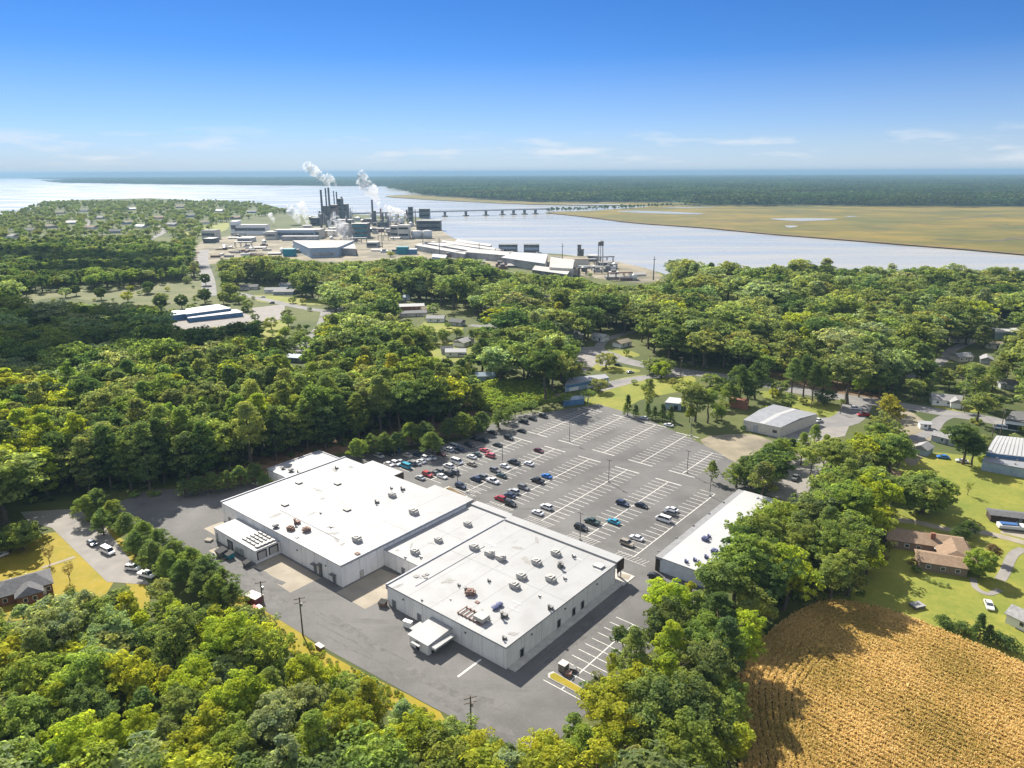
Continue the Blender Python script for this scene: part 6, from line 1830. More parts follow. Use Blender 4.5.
T(8, 542, 6.5, 'round', 'green', 'lower left half of the bushy tree by the dry yard', 1.2, zc=.5)
for i, (x, y, h, k) in enumerate(((942, 618, 3.2, 'shrub'), (951, 622, 3.4, 'shrub'), (960, 627, 3.2, 'shrub'), (968, 626, 3.6, 'shrub'), (981, 624, 7, 'cedar'), (990, 631, 5, 'cedar'), (999, 636, 4, 'shrub'), (1009, 641, 4, 'shrub'))):
    T(x, y, h, k, 'dark green', '%s evergreen from left in the dark hedge clump by the lawn' % ord_[i], 1.15, 'dark hedge clump on the lawn')
T(918, 568, 2.6, 'shrub', 'dark green', 'small round shrub at the brown house front corner'); T(914, 560, 2.2, 'shrub', 'russet', 'small brown shrub by the orange deck')
for i, (x, y) in enumerate(((928, 578), (934, 580), (941, 583), (948, 584))): T(x, y, 1.4, 'shrub', 'grey green', '%s low shrub from left under the brown house windows' % ord_[i], .9, 'low shrubs under the house windows')
T(883, 560, 4, 'broad', 'russet', 'dull bare bush at the tree edge left of the house', 1.2, zc=.4); T(890, 548, 3.5, 'broad', 'olive', 'olive bush in the shade left of the house', 1.2, zc=.4)
for i, (x, y) in enumerate(((383, 467), (387, 469.5), (391, 472), (395, 474))): T(x, y, 1.5, 'shrub', 'olive', '%s olive shrub from left in the canopy planter' % ord_[i], .9, 'olive shrubs in the canopy planter')
for i, (x, y, c_) in enumerate(((447, 489, 'olive'), (452, 492, 'green'), (456, 494.5, 'russet'), (461, 497, 'russet'), (464, 499, 'olive'))): T(x, y, 1.6, 'shrub', c_, '%s shrub from left in the store front planter' % ord_[i], .9, 'shrubs in the store front planter')
for i, (x, y, h, k, c_, lab) in enumerate(((794, 374, 20, 'pine', 'pine green', 'tall pine leftmost of the roadside group'), (806, 372, 21, 'pine', 'dark green', 'dark tall pine second in the roadside group'), (815, 378, 19, 'pine', 'dark green', 'dark tall pine third in the roadside group'), (824, 380, 18, 'pine', 'pine green', 'tall pine at the right of the roadside group'),
                                      (839, 367, 17, 'pine', 'pine green', 'single pine with bare trunk on the far lawn'), (862, 372, 21, 'tall', 'bright green', 'tall bright green tree before the dark grove'), (741, 380, 20, 'bush_pine', 'dark green', 'big dark conical pine left of the metal warehouse'), (757, 376, 19, 'bush_pine', 'dark green', 'second big dark pine right of the conical one'), (730, 392, 12, 'bush_pine', 'green', 'lower pine before the conical one'),
                                      (915, 385, 10, 'broad', 'olive', 'pale olive round bush left of the white cottage'), (985, 400, 9, 'broad', 'russet', 'brownish round tree right of the white cottage'), (977, 388, 9, 'broad', 'yellow green', 'yellow green tree behind the brownish one'), (966, 405, 6, 'broad', 'olive', 'olive bush before the white cottage'),
                                      (888, 408, 16, 'broad', 'golden', 'golden topped tree by the yard entrance'), (882, 425, 16, 'broad', 'olive', 'olive tree below the golden topped one'), (895, 435, 15, 'broad', 'green', 'green tree right below the golden topped one'))):
    T(x, y, h, k, c_, lab, 1.05)
T(205, 278, 12, 'round', 'dark green', 'single dark tree at the meadow end', 1); T(148, 286, 11, 'round', 'dark green', 'lone dark tree in the pale meadow', 1.1); T(160, 301, 13, 'round', 'dark green', 'dark tree left of two before the blue school', 1); T(181, 300, 12, 'round', 'dark green', 'dark tree right of two before the blue school', 1)
T(204, 294, 13, 'round', 'dark green', 'dark tree above the blue school roof', 1); T(230, 289, 15, 'round', 'olive', 'rounded olive tree by the curved road', 1.1); T(223, 296, 11, 'round', 'olive', 'pale olive tree above the school end', 1)
T(100, 292, 11, 'round', 'dark green', 'dark tree at the shaded wood corner by the meadow', 1); T(75, 289, 10, 'round', 'dark green', 'small dark tree left on the meadow edge', 1)
N_FIXED = sum(1 for _ in FIXED)

# ------------------------------------------------------------------ the woods
KEEP = [  # open ground as surveyed: no tree may stand in or hide it
    [(128, 512), (200, 499), (262, 488), (275, 467), (320, 452), (365, 465), (440, 449), (480, 437), (505, 414), (548, 411), (600, 401), (640, 412), (720, 428), (768, 438), (768, 455), (735, 468), (715, 484), (745, 488), (767, 495), (758, 505), (732, 525), (702, 552), (668, 577),
     (648, 586), (630, 598), (616, 618), (610, 640), (612, 655), (592, 676), (576, 688), (572, 712), (548, 738), (518, 742), (480, 722), (430, 712), (395, 694), (330, 664), (280, 640), (243, 606), (200, 560)],
    [(-50, 560), (5, 548), (36, 540), (36, 520), (50, 515), (85, 515), (100, 535), (150, 574), (112, 580), (88, 584), (60, 592), (40, 606), (-50, 608)],
    [(738, 700), (742, 660), (770, 625), (800, 608), (840, 604), (866, 590), (876, 560), (884, 530), (884, 500), (900, 470), (912, 442), (1100, 430), (1100, 1000), (772, 1000), (745, 740)],
    [(585, 398), (562, 392), (560, 380), (588, 352), (605, 340), (622, 343), (680, 369), (760, 386), (850, 405), (872, 398), (920, 414), (1024, 432), (1024, 450), (900, 436), (870, 420), (856, 436), (800, 446), (760, 437), (700, 436), (645, 408)],
    [(228, 291), (262, 288), (300, 297), (330, 307), (355, 301), (352, 308), (328, 315), (325, 325), (312, 346), (304, 346), (316, 325), (285, 325), (268, 350), (258, 350), (258, 325), (240, 310)],
    [(165, 328), (165, 309), (205, 303), (250, 304), (258, 318), (240, 326)], [(15, 305), (12, 299), (60, 291), (112, 290), (205, 278), (212, 289), (165, 306), (120, 304), (80, 303)],
    [(198, 262), (202, 252), (218, 256), (222, 290), (210, 298), (205, 285)],
    [(390, 321), (398, 302), (418, 300), (443, 306), (470, 312), (500, 328), (498, 333), (470, 327), (445, 327), (420, 329)], [(412, 354), (430, 345), (462, 343), (470, 352), (462, 361), (440, 361)],
    [(478, 384), (478, 375), (492, 375), (492, 384)], [(505, 372), (505, 363), (520, 363), (520, 371)],
    [(192, 262), (195, 240), (225, 222), (285, 214), (300, 185), (430, 190), (430, 215), (470, 243), (590, 240), (610, 258), (655, 272), (662, 278), (640, 284), (600, 283), (570, 277), (505, 271), (470, 258), (420, 258), (330, 263), (290, 258), (240, 256)],
    [(720, 300), (718, 292), (752, 292), (748, 300)], [(922, 372), (930, 358), (948, 349), (960, 355), (945, 366)], [(930, 412), (930, 396), (945, 390), (962, 395), (962, 412)], [(990, 438), (1000, 408), (1030, 408), (1030, 440)],
    [(985, 332), (985, 322), (1030, 322), (1030, 334)], [(952, 345), (952, 335), (978, 335), (978, 343)], [(975, 364), (980, 356), (992, 356), (988, 366)],
    [(148, 240), (160, 232), (172, 234), (172, 242)], [(795, 390), (790, 376), (830, 385), (880, 399), (868, 404)],
    [(596, 283), (600, 262), (660, 272), (665, 279), (640, 285)], [(595, 348), (600, 338), (640, 335), (640, 350), (620, 352)], [(480, 405), (485, 388), (535, 385), (548, 400), (510, 412)],
    [(798, 505), (770, 492), (785, 462), (800, 470), (810, 460), (825, 470)], [(880, 484), (880, 474), (895, 474), (895, 484)], [(78, 503), (100, 488), (135, 515), (200, 548), (250, 582), (258, 602), (236, 606), (205, 598), (150, 578), (100, 535)], [(640, 550), (712, 540), (702, 574), (672, 584), (640, 594)], [(640, 245), (668, 245), (668, 283), (640, 283)], [(-60, 510), (30, 502), (140, 497), (255, 468), (345, 444), (440, 428), (490, 405), (490, 430), (360, 470), (200, 520), (-60, 525)], [(238, 292), (240, 284), (290, 286), (292, 298)]]
for o_ in [q for q in C.objects if q.parent is None and q.get('category') in ('house', 'shed', 'hut', 'shop')]:
    hx, hy, hd = project(np.array([o_.location]))
    if hy[0] < 400:
        rr_ = 6.5 * F / hd[0]
        KEEP.append([(hx[0] - rr_, hy[0] + rr_ * .35), (hx[0] - rr_, hy[0] - rr_ * .7), (hx[0] + rr_, hy[0] - rr_ * .7), (hx[0] + rr_, hy[0] + rr_ * .35)])
KEEP += [[(x - 5, y + 1.5), (x - 5, y - 3.5), (x + 5, y - 3.5), (x + 5, y + 1.5)] for x, y, _ in TOWN]
ZONES = {
    'near wood': [(-60, 590), (110, 585), (215, 600), (330, 665), (430, 705), (520, 740), (600, 690), (640, 690), (640, 900), (-60, 900)],
    'right strip': [(590, 690), (612, 620), (660, 575), (720, 525), (770, 490), (800, 450), (860, 420), (915, 395), (925, 470), (890, 500), (885, 560), (850, 605), (740, 660), (745, 900), (590, 900)],
    'left wood': [(-60, 505), (-60, 405), (60, 395), (150, 383), (250, 362), (300, 345), (480, 352), (490, 400), (440, 424), (340, 440), (250, 464), (140, 494), (30, 498)],
    'shaded wood': [(-60, 405), (-60, 300), (30, 303), (130, 303), (190, 320), (280, 330), (290, 360), (150, 383), (60, 395)],
    'meadow wood': [(-60, 300), (-60, 242), (100, 240), (205, 248), (200, 280), (100, 293)],
    'town': [(-60, 242), (-60, 190), (300, 190), (300, 225), (200, 240)],
    'vine ground': [(478, 412), (484, 386), (535, 384), (552, 398), (510, 412)],
}
KW_, KH_ = 1280, 960
_gx, _gy = np.meshgrid(np.arange(KW_) - 128 + .5, np.arange(KH_) - 96 + .5)
KMASK = np.zeros((KH_, KW_), bool)
for _p in KEEP: KMASK |= inpoly(_gx, _gy, _p)
ZMASK = np.zeros((KH_, KW_), np.int8)
for _i, _k in reversed(list(enumerate(ZONES))): ZMASK[inpoly(_gx, _gy, ZONES[_k])] = _i + 1
ZN = ['middle'] + list(ZONES)
def look(mask, px, py):
    ix = np.clip((np.asarray(px) + 128).astype(int), 0, KW_ - 1); iy = np.clip((np.asarray(py) + 96).astype(int), 0, KH_ - 1)
    return mask[iy, ix]
def zone_of(px, py):
    return ZN[int(look(ZMASK, px, py))]
HOUSES = [q for q in C.objects if q.parent is None and q.get('category') in ('house', 'shed', 'hut', 'shop', 'building', 'school', 'school wing', 'workshop')]
PAVED = []
for nm_ in ('road', 'side_street', 'driveway', 'parking_lot'):
    me_ = bpy.data.objects[nm_].data
    for p_ in me_.polygons: PAVED.append([(me_.vertices[i].co.x, me_.vertices[i].co.y) for i in p_.vertices])
def sample_woods():
    pts = []
    # candidates spread over the picture so that near and far ground are both covered
    n = 60000
    Y = np.concatenate([rng.uniform(75, 320, 32000), rng.uniform(320, 1000, 74000), rng.uniform(1000, 2750, 36000)])
    X = rng.uniform(-0.98, 0.98, len(Y)) * (Y + 25)
    base = np.stack([X, Y, np.zeros_like(X)], 1)
    landp = [(p.x, p.y) for p in land]
    ok = inpoly(X, Y, landp)
    bx, by, _ = project(base)
    ok &= ~look(KMASK, bx, by)
    # not inside the stores or on the tarmac hidden behind trees
    dx, dy = X - O.x, Y - O.y
    a = dx * UA.x + dy * UA.y; b = dx * UB.x + dy * UB.y
    lot_l = [((p - O).dot(UA), (p - O).dot(UB)) for p in lot]
    ok &= ~((a > 2) & (a < 21.5) & (b > 55) & (b < 116))
    ok &= ~inpoly(a, b, [(-150, -19), (-68, -20), (-5, -17.5), (17, -13), (17, 57), (0, 57), (0, 140), (-90, 168), (-112, 130), (-120, 60), (-132, 20), (-150, -8)])
    hw = [(p.x, p.y) for p in strip(HW, 18)]
    ok &= ~inpoly(X, Y, hw)
    cx, cy, _ = project(base + [0, 0, 9])
    idx = np.nonzero(ok)[0]
    cells = {}
    fixed = [G(x, y, h * .6) for x, y, h in FIXED]
    for p, (x_, y_, h_) in zip(fixed, FIXED): cells.setdefault((int(p.x // 8), int(p.y // 8)), []).append((p.x, p.y, 3.5 if h_ > 4 else 1.5))
    for i in idx:
        x, y = X[i], Y[i]
        z = zone_of(cx[i], cy[i])
        h, kind = 13, 'broad'
        u = random.random()
        if z == 'near wood': h, kind, sp = random.uniform(11, 17), 'broad' if u < .62 else 'tall' if u < .93 else 'bush_pine', 5.6
        elif z == 'right strip': h, kind, sp = random.uniform(13, 20), 'broad' if u < .65 else 'tall', 6.6
        elif z == 'left wood': h, kind, sp = random.uniform(18, 26), 'tall' if u < .6 else 'broad' if u < .85 else 'pine', 6.2
        elif z == 'shaded wood': h, kind, sp = random.uniform(17, 26), 'broad' if u < .85 else 'tall', 10
        elif z == 'meadow wood': h, kind, sp = random.uniform(13, 17), 'broad' if u < .6 else 'pine', 8
        elif z == 'town': h, kind, sp = random.uniform(7, 15), 'broad' if u < .8 else 'pine', random.choice((8, 9, 11, 16, 22))
        elif z == 'vine ground': h, kind, sp = random.uniform(2.5, 4), 'broad', 7
        else:
            h, kind, sp = random.choice((13, 16, 19, 21, 23, 26)) + random.uniform(-1.5, 1.5), 'broad' if u < .8 else 'tall' if u < .9 else 'pine', random.choice((7, 9.5, 12))
            if y > 800: sp = random.choice((9, 12)); h = random.uniform(11, 19)
        if y > 300 and z in ('left wood',): sp = 6.2
        if kind == 'bush_pine': h = min(h, 10.5)
        c0, c1 = int(x // 8), int(y // 8)
        r_ = 3 if sp > 10 else 1
        bad = False
        for i0 in range(c0 - r_, c0 + r_ + 1):
            for i1 in range(c1 - r_, c1 + r_ + 1):
                for (qx, qy, qs) in cells.get((i0, i1), ()):
                    if (qx - x) ** 2 + (qy - y) ** 2 < ((sp + qs) / 2) ** 2: bad = True; break
                if bad: break
            if bad: break
        if bad: continue
        # the crown must not hide what the survey shows as open
        h_full = h
        for k_ in (1, .78, .55, .36):
          h = h_full * k_
          wd = h * .27 if kind != 'tall' else h * .17
          t = np.array([[x, y, h * .3], [x, y, h * .6], [x, y, h * .82], [x, y, h * .93], [x - wd, y, h * .6], [x + wd * .8, y, h * .6]])
          tx, ty, _ = project(t)
          hid = look(KMASK, tx, ty).any()
          if not hid: break
        if hid: continue
        if tx.max() < -125 or tx.min() > 1150 or ty.min() > 830: continue
        cells.setdefault((c0, c1), []).append((x, y, sp))
        pts.append((x, y, h, kind, z, float(tx[1]), float(ty[1])))
    return pts
WOODS = sample_woods()
def tint_for(z, px, py):
    u = random.random()
    if z == 'near wood':
        if 330 < px < 560 and u < .5: return 'yellow green'
        if px < 130 and py > 650 and u < .45: return 'yellow green'
        if 120 < px < 200 and 600 < py < 650 and u < .5: return 'yellow green'
        if px < 120 and py < 660 and u < .5: return 'grey green'
        return 'yellow green' if u < .38 else 'green' if u < .64 else 'bright green' if u < .8 else 'grey green' if u < .88 else 'olive' if u < .95 else 'pine green'
    if z == 'right strip': return 'green' if u < .4 else 'yellow green' if u < .54 else 'olive' if u < .60 else 'bright green' if u < .74 else 'mid green' if u < .9 else 'dark green'
    if z == 'left wood':
        if px < 60 and u < .6: return 'golden' if u < .12 else 'yellow green'
        return 'mid green' if u < .3 else 'green' if u < .5 else 'olive' if u < .64 else 'yellow green' if u < .69 else 'bright green' if u < .78 else 'golden' if u < .785 else 'dark green'
    if z in ('shaded wood', 'meadow wood'): return 'dark green' if u < .45 else 'green' if u < .8 else 'grey green'
    if z == 'town': return 'grey green' if u < .45 else 'olive' if u < .8 else 'mid green'
    if z == 'vine ground': return 'bright green'
    if py < 300: return 'mid green' if u < .45 else 'grey green' if u < .7 else 'olive' if u < .88 else 'dark green'
    return 'mid green' if u < .5 else 'olive' if u < .66 else 'dark green' if u < .76 else 'grey green' if u < .9 else 'green' if u < .96 else 'yellow green'
rec = []
for (x, y, h, kind, z, px, py) in WOODS:
    d = math.sqrt(x * x + y * y + H * H)
    inside = 4 < px < 1020 and py < 764
    rec.append(dict(x=x, y=y, h=h, kind=kind, z=z, px=px, py=py, size=(h / d) if inside else 0, tint=tint_for(z, px, py)))
rec.sort(key=lambda q: -q['size'])
fixed_trees = sum(1 for p in FIXED if p[2] > 4)
N_IND = max(60, 296 - fixed_trees)
near, rest = rec[:N_IND], rec[N_IND:]
print('trees: fixed', len(FIXED), 'single in woods', len(near), 'in the far mass', len(rest))

# where each single tree stands, in words
def place_words(q):
    px, py, z = q['px'], q['py'], q['z']
    if z == 'near wood':
        if px < 90: return 'in the lower left corner of the near wood' if py > 690 else 'in the near wood below the grey roofed house'
        if px < 180: return 'at the photo bottom below the white vans' if py > 690 else 'in the near wood below the parked white vans'
        if px < 270: return 'at the photo bottom below the red trailer' if py > 690 else 'in the near wood left of the red trailer'
        if px < 350: return 'at the photo bottom below the two poles' if py > 720 else 'in the near wood below the two poles'
        if px < 440: return 'at the near wood tip by the drive verge'
        return 'along the bottom edge under the lone pole'
    if z == 'right strip':
        if py > 700: return 'at the bottom end of the crop side strip'
        if py > 640: return 'beside the small side bays right of the store'
        if py > 580: return 'between the crop field and the big store'
        if py > 530: return 'hiding the lower end of the store row'
        if py > 480: return 'hiding the middle of the store row'
        return 'at the upper end of the right tree strip'
    if z == 'left wood':
        if px < 80: return 'at the left edge of the tall left wood'
        if px < 160: return 'in the tall wood above the side street'
        if px < 240: return 'in the tall wood left of the store annex'
        if px < 330: return 'in the tall wood behind the store annex'
        if px < 410: return 'in the tall wood behind the parked cars'
        return 'at the right end of the tall left wood'
    if px > 900: return 'among the houses at the far right'
    if px > 700: return 'near the main road and metal warehouse'
    if px > 560: return 'beyond the far car park end'
    return 'in the middle ground woods'
KW = dict(broad='round', tall='slender', pine='airy', bush_pine='bushy')
sets = {}
for q in near: sets.setdefault((q['tint'], KW[q['kind']], place_words(q)), []).append(q)
ordinal = ['leftmost', 'second from left', 'third from left', 'fourth from left', 'fifth from left', 'sixth from left', 'seventh from left', 'eighth from left', 'ninth from left', 'tenth from left', 'eleventh from left', 'twelfth from left', 'thirteenth from left']
for (tn, kw, pw_), L_ in sets.items():
    L_.sort(key=lambda q: q['px'])
    for i, q in enumerate(L_):
        lab = '%s %s tree %s' % (tn, kw, pw_)
        if len(L_) > 1: lab = '%s %s tree, %s, %s' % (tn, kw, ordinal[min(i, 12)], pw_)
        grp = {'near wood': 'trees of the near wood', 'right strip': 'trees of the right strip', 'left wood': 'trees of the tall left wood'}.get(q['z'], 'trees of the middle ground')
        plant((q['x'], q['y']), q['kind'], q['h'], jit(TINT[tn]), lab, grp, random.uniform(1.05, 1.3))

for poly, n_ in (([(228, 291), (262, 288), (300, 297), (330, 307), (355, 301), (352, 315), (312, 346), (268, 350), (240, 310)], 46), ([(390, 321), (398, 302), (443, 303), (500, 328), (470, 340), (462, 361), (412, 356)], 46),
                 ([(15, 305), (60, 291), (205, 278), (212, 289), (165, 306), (80, 303)], 26), ([(562, 392), (588, 345), (622, 340), (680, 369), (690, 388), (640, 400)], 34), ([(690, 380), (760, 386), (850, 405), (840, 420), (700, 436)], 30),
                 ([(905, 440), (1024, 430), (1024, 470), (900, 462)], 14), ([(200, 262), (420, 255), (560, 272), (640, 282), (500, 268), (330, 262)], 60), ([(160, 308), (250, 300), (262, 322), (165, 330)], 16)):
    xs_, ys_ = [p[0] for p in poly], [p[1] for p in poly]
    for _ in range(n_):
        px, py = random.uniform(min(xs_), max(xs_)), random.uniform(min(ys_), max(ys_))
        if not inpoly(np.array([px]), np.array([py]), poly)[0]: continue
        g = G(px, py)
        if any(inpoly(np.array([g.x]), np.array([g.y]), q)[0] for q in PAVED): continue
        if any((o_.location.x - g.x) ** 2 + (o_.location.y - g.y) ** 2 < 9 ** 2 for o_ in HOUSES): continue
        h = random.choice((2.5, 3, 4, 5, 7, 9))
        rest.append(dict(x=g.x, y=g.y, h=h, kind='low', z='middle', px=px, py=py, size=0, tint=random.choice(('mid green', 'green', 'olive', 'dark green', 'grey green', 'yellow green'))))
# the rest of the wood as one mass, its trees set out by geometry nodes
far_col = bpy.data.collections.new('far_tree_kinds')
LOW = []
for j, (kd, nc, per, lf, nar) in enumerate((('broad', 110, 28, .64, .7), ('broad', 110, 28, .64, .7), ('broad', 110, 28, .64, .7), ('tall', 90, 28, .62, .7), ('tall', 90, 28, .62, .7), ('pine', 50, 40, .68, .5), ('round', 60, 40, .6, .7))):
    r_ = np.random.default_rng(500 + j)
    c_, q_ = crown_shape(kd, r_, nc)
    me = leaf_mesh('far_tree', c_, [x * 1.2 for x in q_], per, lf, [M['leaf_far'], M['bark']], flat=.8, trunk=trunk_mb(kd, r_, 5), r=r_, narrow=nar)
    o = bpy.data.objects.new('far_tree_%s' % 'abcdefg'[j], me)
    far_col.objects.link(o)
    LOW.append(HT[kd])
IDX = dict(low=(6,), broad=(0, 1, 2), tall=(3, 4), pine=(5,), bush_pine=(5,))
def mass(name, P, scl, idx, tint, coll, label, cat):
    me = bpy.data.meshes.new(name)
    n = len(P)
    me.from_pydata([tuple(p) for p in P], [], [])
    def at(nm, ty, key, val):
        a = me.attributes.new(nm, ty, 'POINT')
        a.data.foreach_set(key, np.asarray(val).ravel())
    at('scl', 'FLOAT_VECTOR', 'vector', np.asarray(scl, np.float32))
    rot = np.zeros((n, 3), np.float32); rot[:, 2] = rng.uniform(0, 6.28, n)
    at('rot', 'FLOAT_VECTOR', 'vector', rot)
    at('idx', 'INT', 'value', np.asarray(idx, np.int32))
    col = np.ones((n, 4), np.float32); col[:, :3] = tint
    at('tint', 'FLOAT_COLOR', 'color', col)
    o = bpy.data.objects.new(name, me)
    C.objects.link(o)
    tag(o, label, cat, None, 'stuff')
    g = bpy.data.node_groups.new(name, 'GeometryNodeTree')
    g.interface.new_socket('Geometry', in_out='INPUT', socket_type='NodeSocketGeometry')
    g.interface.new_socket('Geometry', in_out='OUTPUT', socket_type='NodeSocketGeometry')
    gi = nd(g, 'NodeGroupInput'); go = nd(g, 'NodeGroupOutput')
    ci = nd(g, 'GeometryNodeCollectionInfo')
    ci.inputs['Collection'].default_value = coll
    ci.inputs['Separate Children'].default_value = True
    ci.inputs['Reset Children'].default_value = True
    ip = nd(g, 'GeometryNodeInstanceOnPoints')
    ip.inputs['Pick Instance'].default_value = True
    def named(nm, ty):
        a = nd(g, 'GeometryNodeInputNamedAttribute', data_type=ty)
        a.inputs['Name'].default_value = nm
        return a.outputs['Attribute']
    er = nd(g, 'FunctionNodeEulerToRotation')
    g.links.new(named('rot', 'FLOAT_VECTOR'), er.inputs[0])
    g.links.new(gi.outputs[0], ip.inputs['Points'])
    g.links.new(ci.outputs[0], ip.inputs['Instance'])
    g.links.new(named('idx', 'INT'), ip.inputs['Instance Index'])
    g.links.new(er.outputs[0], ip.inputs['Rotation'])
    g.links.new(named('scl', 'FLOAT_VECTOR'), ip.inputs['Scale'])
    g.links.new(ip.outputs[0], go.inputs[0])
    md = o.modifiers.new('scatter', 'NODES')
    md.node_group = g
    return o
P, SC, ID, TI = [], [], [], []
for q in rest:
    k = random.choice(IDX[q['kind']])
    s = q['h'] / LOW[k]
    w1 = s * random.uniform(1.15, 1.75) * (1.12 if q['y'] > 900 else 1)
    P.append((q['x'], q['y'], 0)); SC.append((w1, w1, s)); ID.append(k); TI.append(jit(TINT[q['tint']]))
mass('woods', P, SC, ID, TI, far_col, 'dense mixed green woods filling the middle ground and far bank side', 'woods')

# undergrowth at the edges of the woods
ug_col = bpy.data.collections.new('undergrowth_kinds')
for j in range(2):
    r_ = np.random.default_rng(800 + j)
    c_, q_ = crown_shape('shrub', r_, 16)
    o = bpy.data.objects.new('undergrowth_%s' % 'ab'[j], leaf_mesh('undergrowth', c_, q_, 14, .42, [M['leaf_far']], r=r_))
    ug_col.objects.link(o)
P, SC, ID, TI = [], [], [], []
for q in rec:
    if q['y'] > 420 or random.random() < .2: continue
    for _ in range(3):
        x, y = q['x'] + random.uniform(-4, 4), q['y'] + random.uniform(-4, 4)
        px, py, _z = project(np.array([[x, y, 1.0]]))
        if look(KMASK, px, py).any(): continue
        s = random.uniform(.6, 1.5)
        P.append((x, y, 0)); SC.append((s * 1.3, s * 1.3, s)); ID.append(random.randrange(2)); TI.append(jit(TINT[random.choice(('dark green', 'green', 'olive'))]))
vine = smooth_poly(gp([(481, 409), (484, 388), (510, 384), (538, 386), (549, 396), (540, 402), (512, 410)]), 3)
vx = [p.x for p in vine]; vy = [p.y for p in vine]
for _ in range(1500):
    x, y = random.uniform(min(vx), max(vx)), random.uniform(min(vy), max(vy))
    if inpoly(np.array([x]), np.array([y]), [(p.x, p.y) for p in vine])[0]:
        s = random.choice((.7, .9, 1.1, 1.6, 2.0))
        P.append((x, y, 0)); SC.append((s * 1.5, s * 1.5, s)); ID.append(random.randrange(2)); TI.append(jit(TINT['bright green']))
for _ in range(260):     # weeds along the drive verge
    t = random.random()
    x, y = random.uniform(245, 430), 0
    y = 607 + (x - 245) * 0.55 + random.uniform(2, 26)
    g = G(x, y); s = random.uniform(.2, .6)
    P.append((g.x, g.y, 0)); SC.append((s, s, s)); ID.append(random.randrange(2)); TI.append(jit(TINT[random.choice(('olive', 'yellow green'))]))
mass('undergrowth', P, SC, ID, TI, ug_col, 'low green undergrowth and creeping vines along the wood edges', 'undergrowth')

# woods on the far side of the river: patches of many crowns
patch_col = bpy.data.collections.new('far_wood_kinds')
for j in range(3):
    r_ = np.random.default_rng(900 + j)
    c_, q_ = [], []
    for _ in range(210):
        x, y = r_.uniform(-65, 65, 2)
        hh = r_.uniform(9, 15.5)
        c_.append((x, y, hh - 3)); q_.append(r_.uniform(3.2, 5.5))
    o = bpy.data.objects.new('far_wood_%s' % 'abc'[j], leaf_mesh('far_wood', c_, q_, 15, 3.4, [M['leaf_far']], flat=.9, r=r_, narrow=.8))
    patch_col.objects.link(o)
P, SC, ID, TI = [], [], [], []
fl = [(p.x, p.y) for p in far_land]
mp_ = [(p.x, p.y) for p in marsh]; spp = [(p.x, p.y) for p in spit]
OPEN_FAR = [[(684, 188), (692, 186.5), (700, 187), (696, 190)], [(640, 203.5), (690, 199), (700, 205), (640, 206)]]
Y = np.concatenate([np.arange(1700, 4600, 88), np.arange(4600, 9500, 100), np.arange(9500, 15000, 140)])
for y in Y:
    st = 92 if y < 4600 else 110 if y < 9500 else 150
    x = np.arange(-0.80 * y, 0.80 * y, st) + rng.uniform(-30, 30)
    y_ = y + rng.uniform(-30, 30, len(x))
    ok = inpoly(x, y_, fl) & ~inpoly(x, y_, mp_) & ~inpoly(x, y_, spp)
    px, py, _ = project(np.stack([x, y_, np.zeros_like(x)], 1))
    for o_ in OPEN_FAR: ok &= ~inpoly(px, py, o_)
    for i in np.nonzero(ok)[0]:
        if rng.random() < .06: continue
        s = rng.uniform(.8, 1.9)
        P.append((x[i], y_[i], 0.3)); k = st / 92
        SC.append((s * k * 1.05, s * k * 1.05, s)); ID.append(rng.integers(3)); TI.append(jit((.050, .072, .036), .3))
print('far wood patches', len(P))
mass('far_woods', P, SC, ID, TI, patch_col, 'hazy blue green woods along the far side of the river', 'woods')
# scrub line on the marsh edge by the bridge end
P, SC, ID, TI = [], [], [], []
for _ in range(150):
    t = random.random()
    x = 545 + t * 150; y = 212.3 - t * 6.5 + random.uniform(-.5, .5)
    if x > 640 and random.random() < .5: continue
    g = G(x, y); s = random.uniform(.5, .95)
    P.append((g.x, g.y, .3)); SC.append((s, s, s)); ID.append(random.randrange(3)); TI.append(jit(TINT['dark green']))
mass('marsh_scrub', P, SC, ID, TI, far_col, 'dark line of scrub trees on the marsh road beyond the bridge', 'scrub')

# ------------------------------------------------------------------ ripe crop in the lower right field
field = smooth_poly(gp([(735, 705), (742, 668), (775, 632), (806, 612), (835, 604), (880, 612), (930, 630), (985, 652), (1030, 672), (1120, 720), (1100, 830), (760, 850), (742, 760)]), 4)
structure('field', [field], 0.04, M['crop_soil'], 'brown soil of the crop field at the lower right', 'field')
fp = [(p.x, p.y) for p in field]
fx = [p[0] for p in fp]; fy = [p[1] for p in fp]
nc_ = 520000
cx_ = rng.uniform(min(fx), max(fx), nc_); cy_ = rng.uniform(min(fy), max(fy), nc_)
ok = inpoly(cx_, cy_, fp)
bx, by, _ = project(np.stack([cx_, cy_, np.zeros_like(cx_)], 1))
ok &= (bx < 1150) & (by < 850)
cx_, cy_ = cx_[ok], cy_[ok]
dist = np.full(len(cx_), 1e9)
for i in range(len(fp)):      # rows on the headland follow the field edge, the others run straight
    ax, ay = fp[i - 1]; ex, ey = fp[i][0] - ax, fp[i][1] - ay
    tt = np.clip(((cx_ - ax) * ex + (cy_ - ay) * ey) / (ex * ex + ey * ey + 1e-9), 0, 1)
    dist = np.minimum(dist, np.hypot(cx_ - ax - tt * ex, cy_ - ay - tt * ey))
e0, e1 = G(880, 612), G(1030, 672)
rd = (e1 - e0).normalized()
straight = (cx_ - e0.x) * -rd.y + (cy_ - e0.y) * rd.x
rowv = np.where(dist < 13, dist, straight) / 1.3
ok = (np.abs(rowv - np.round(rowv)) < 0.17) & (rng.random(len(cx_)) < np.clip(.35 + dist * .3, 0, 1))
cx_, cy_ = cx_[ok], cy_[ok]
n = len(cx_)
patchy = np.sin(cx_ * .21) * np.sin(cy_ * .17 + 1) * .5 + .5
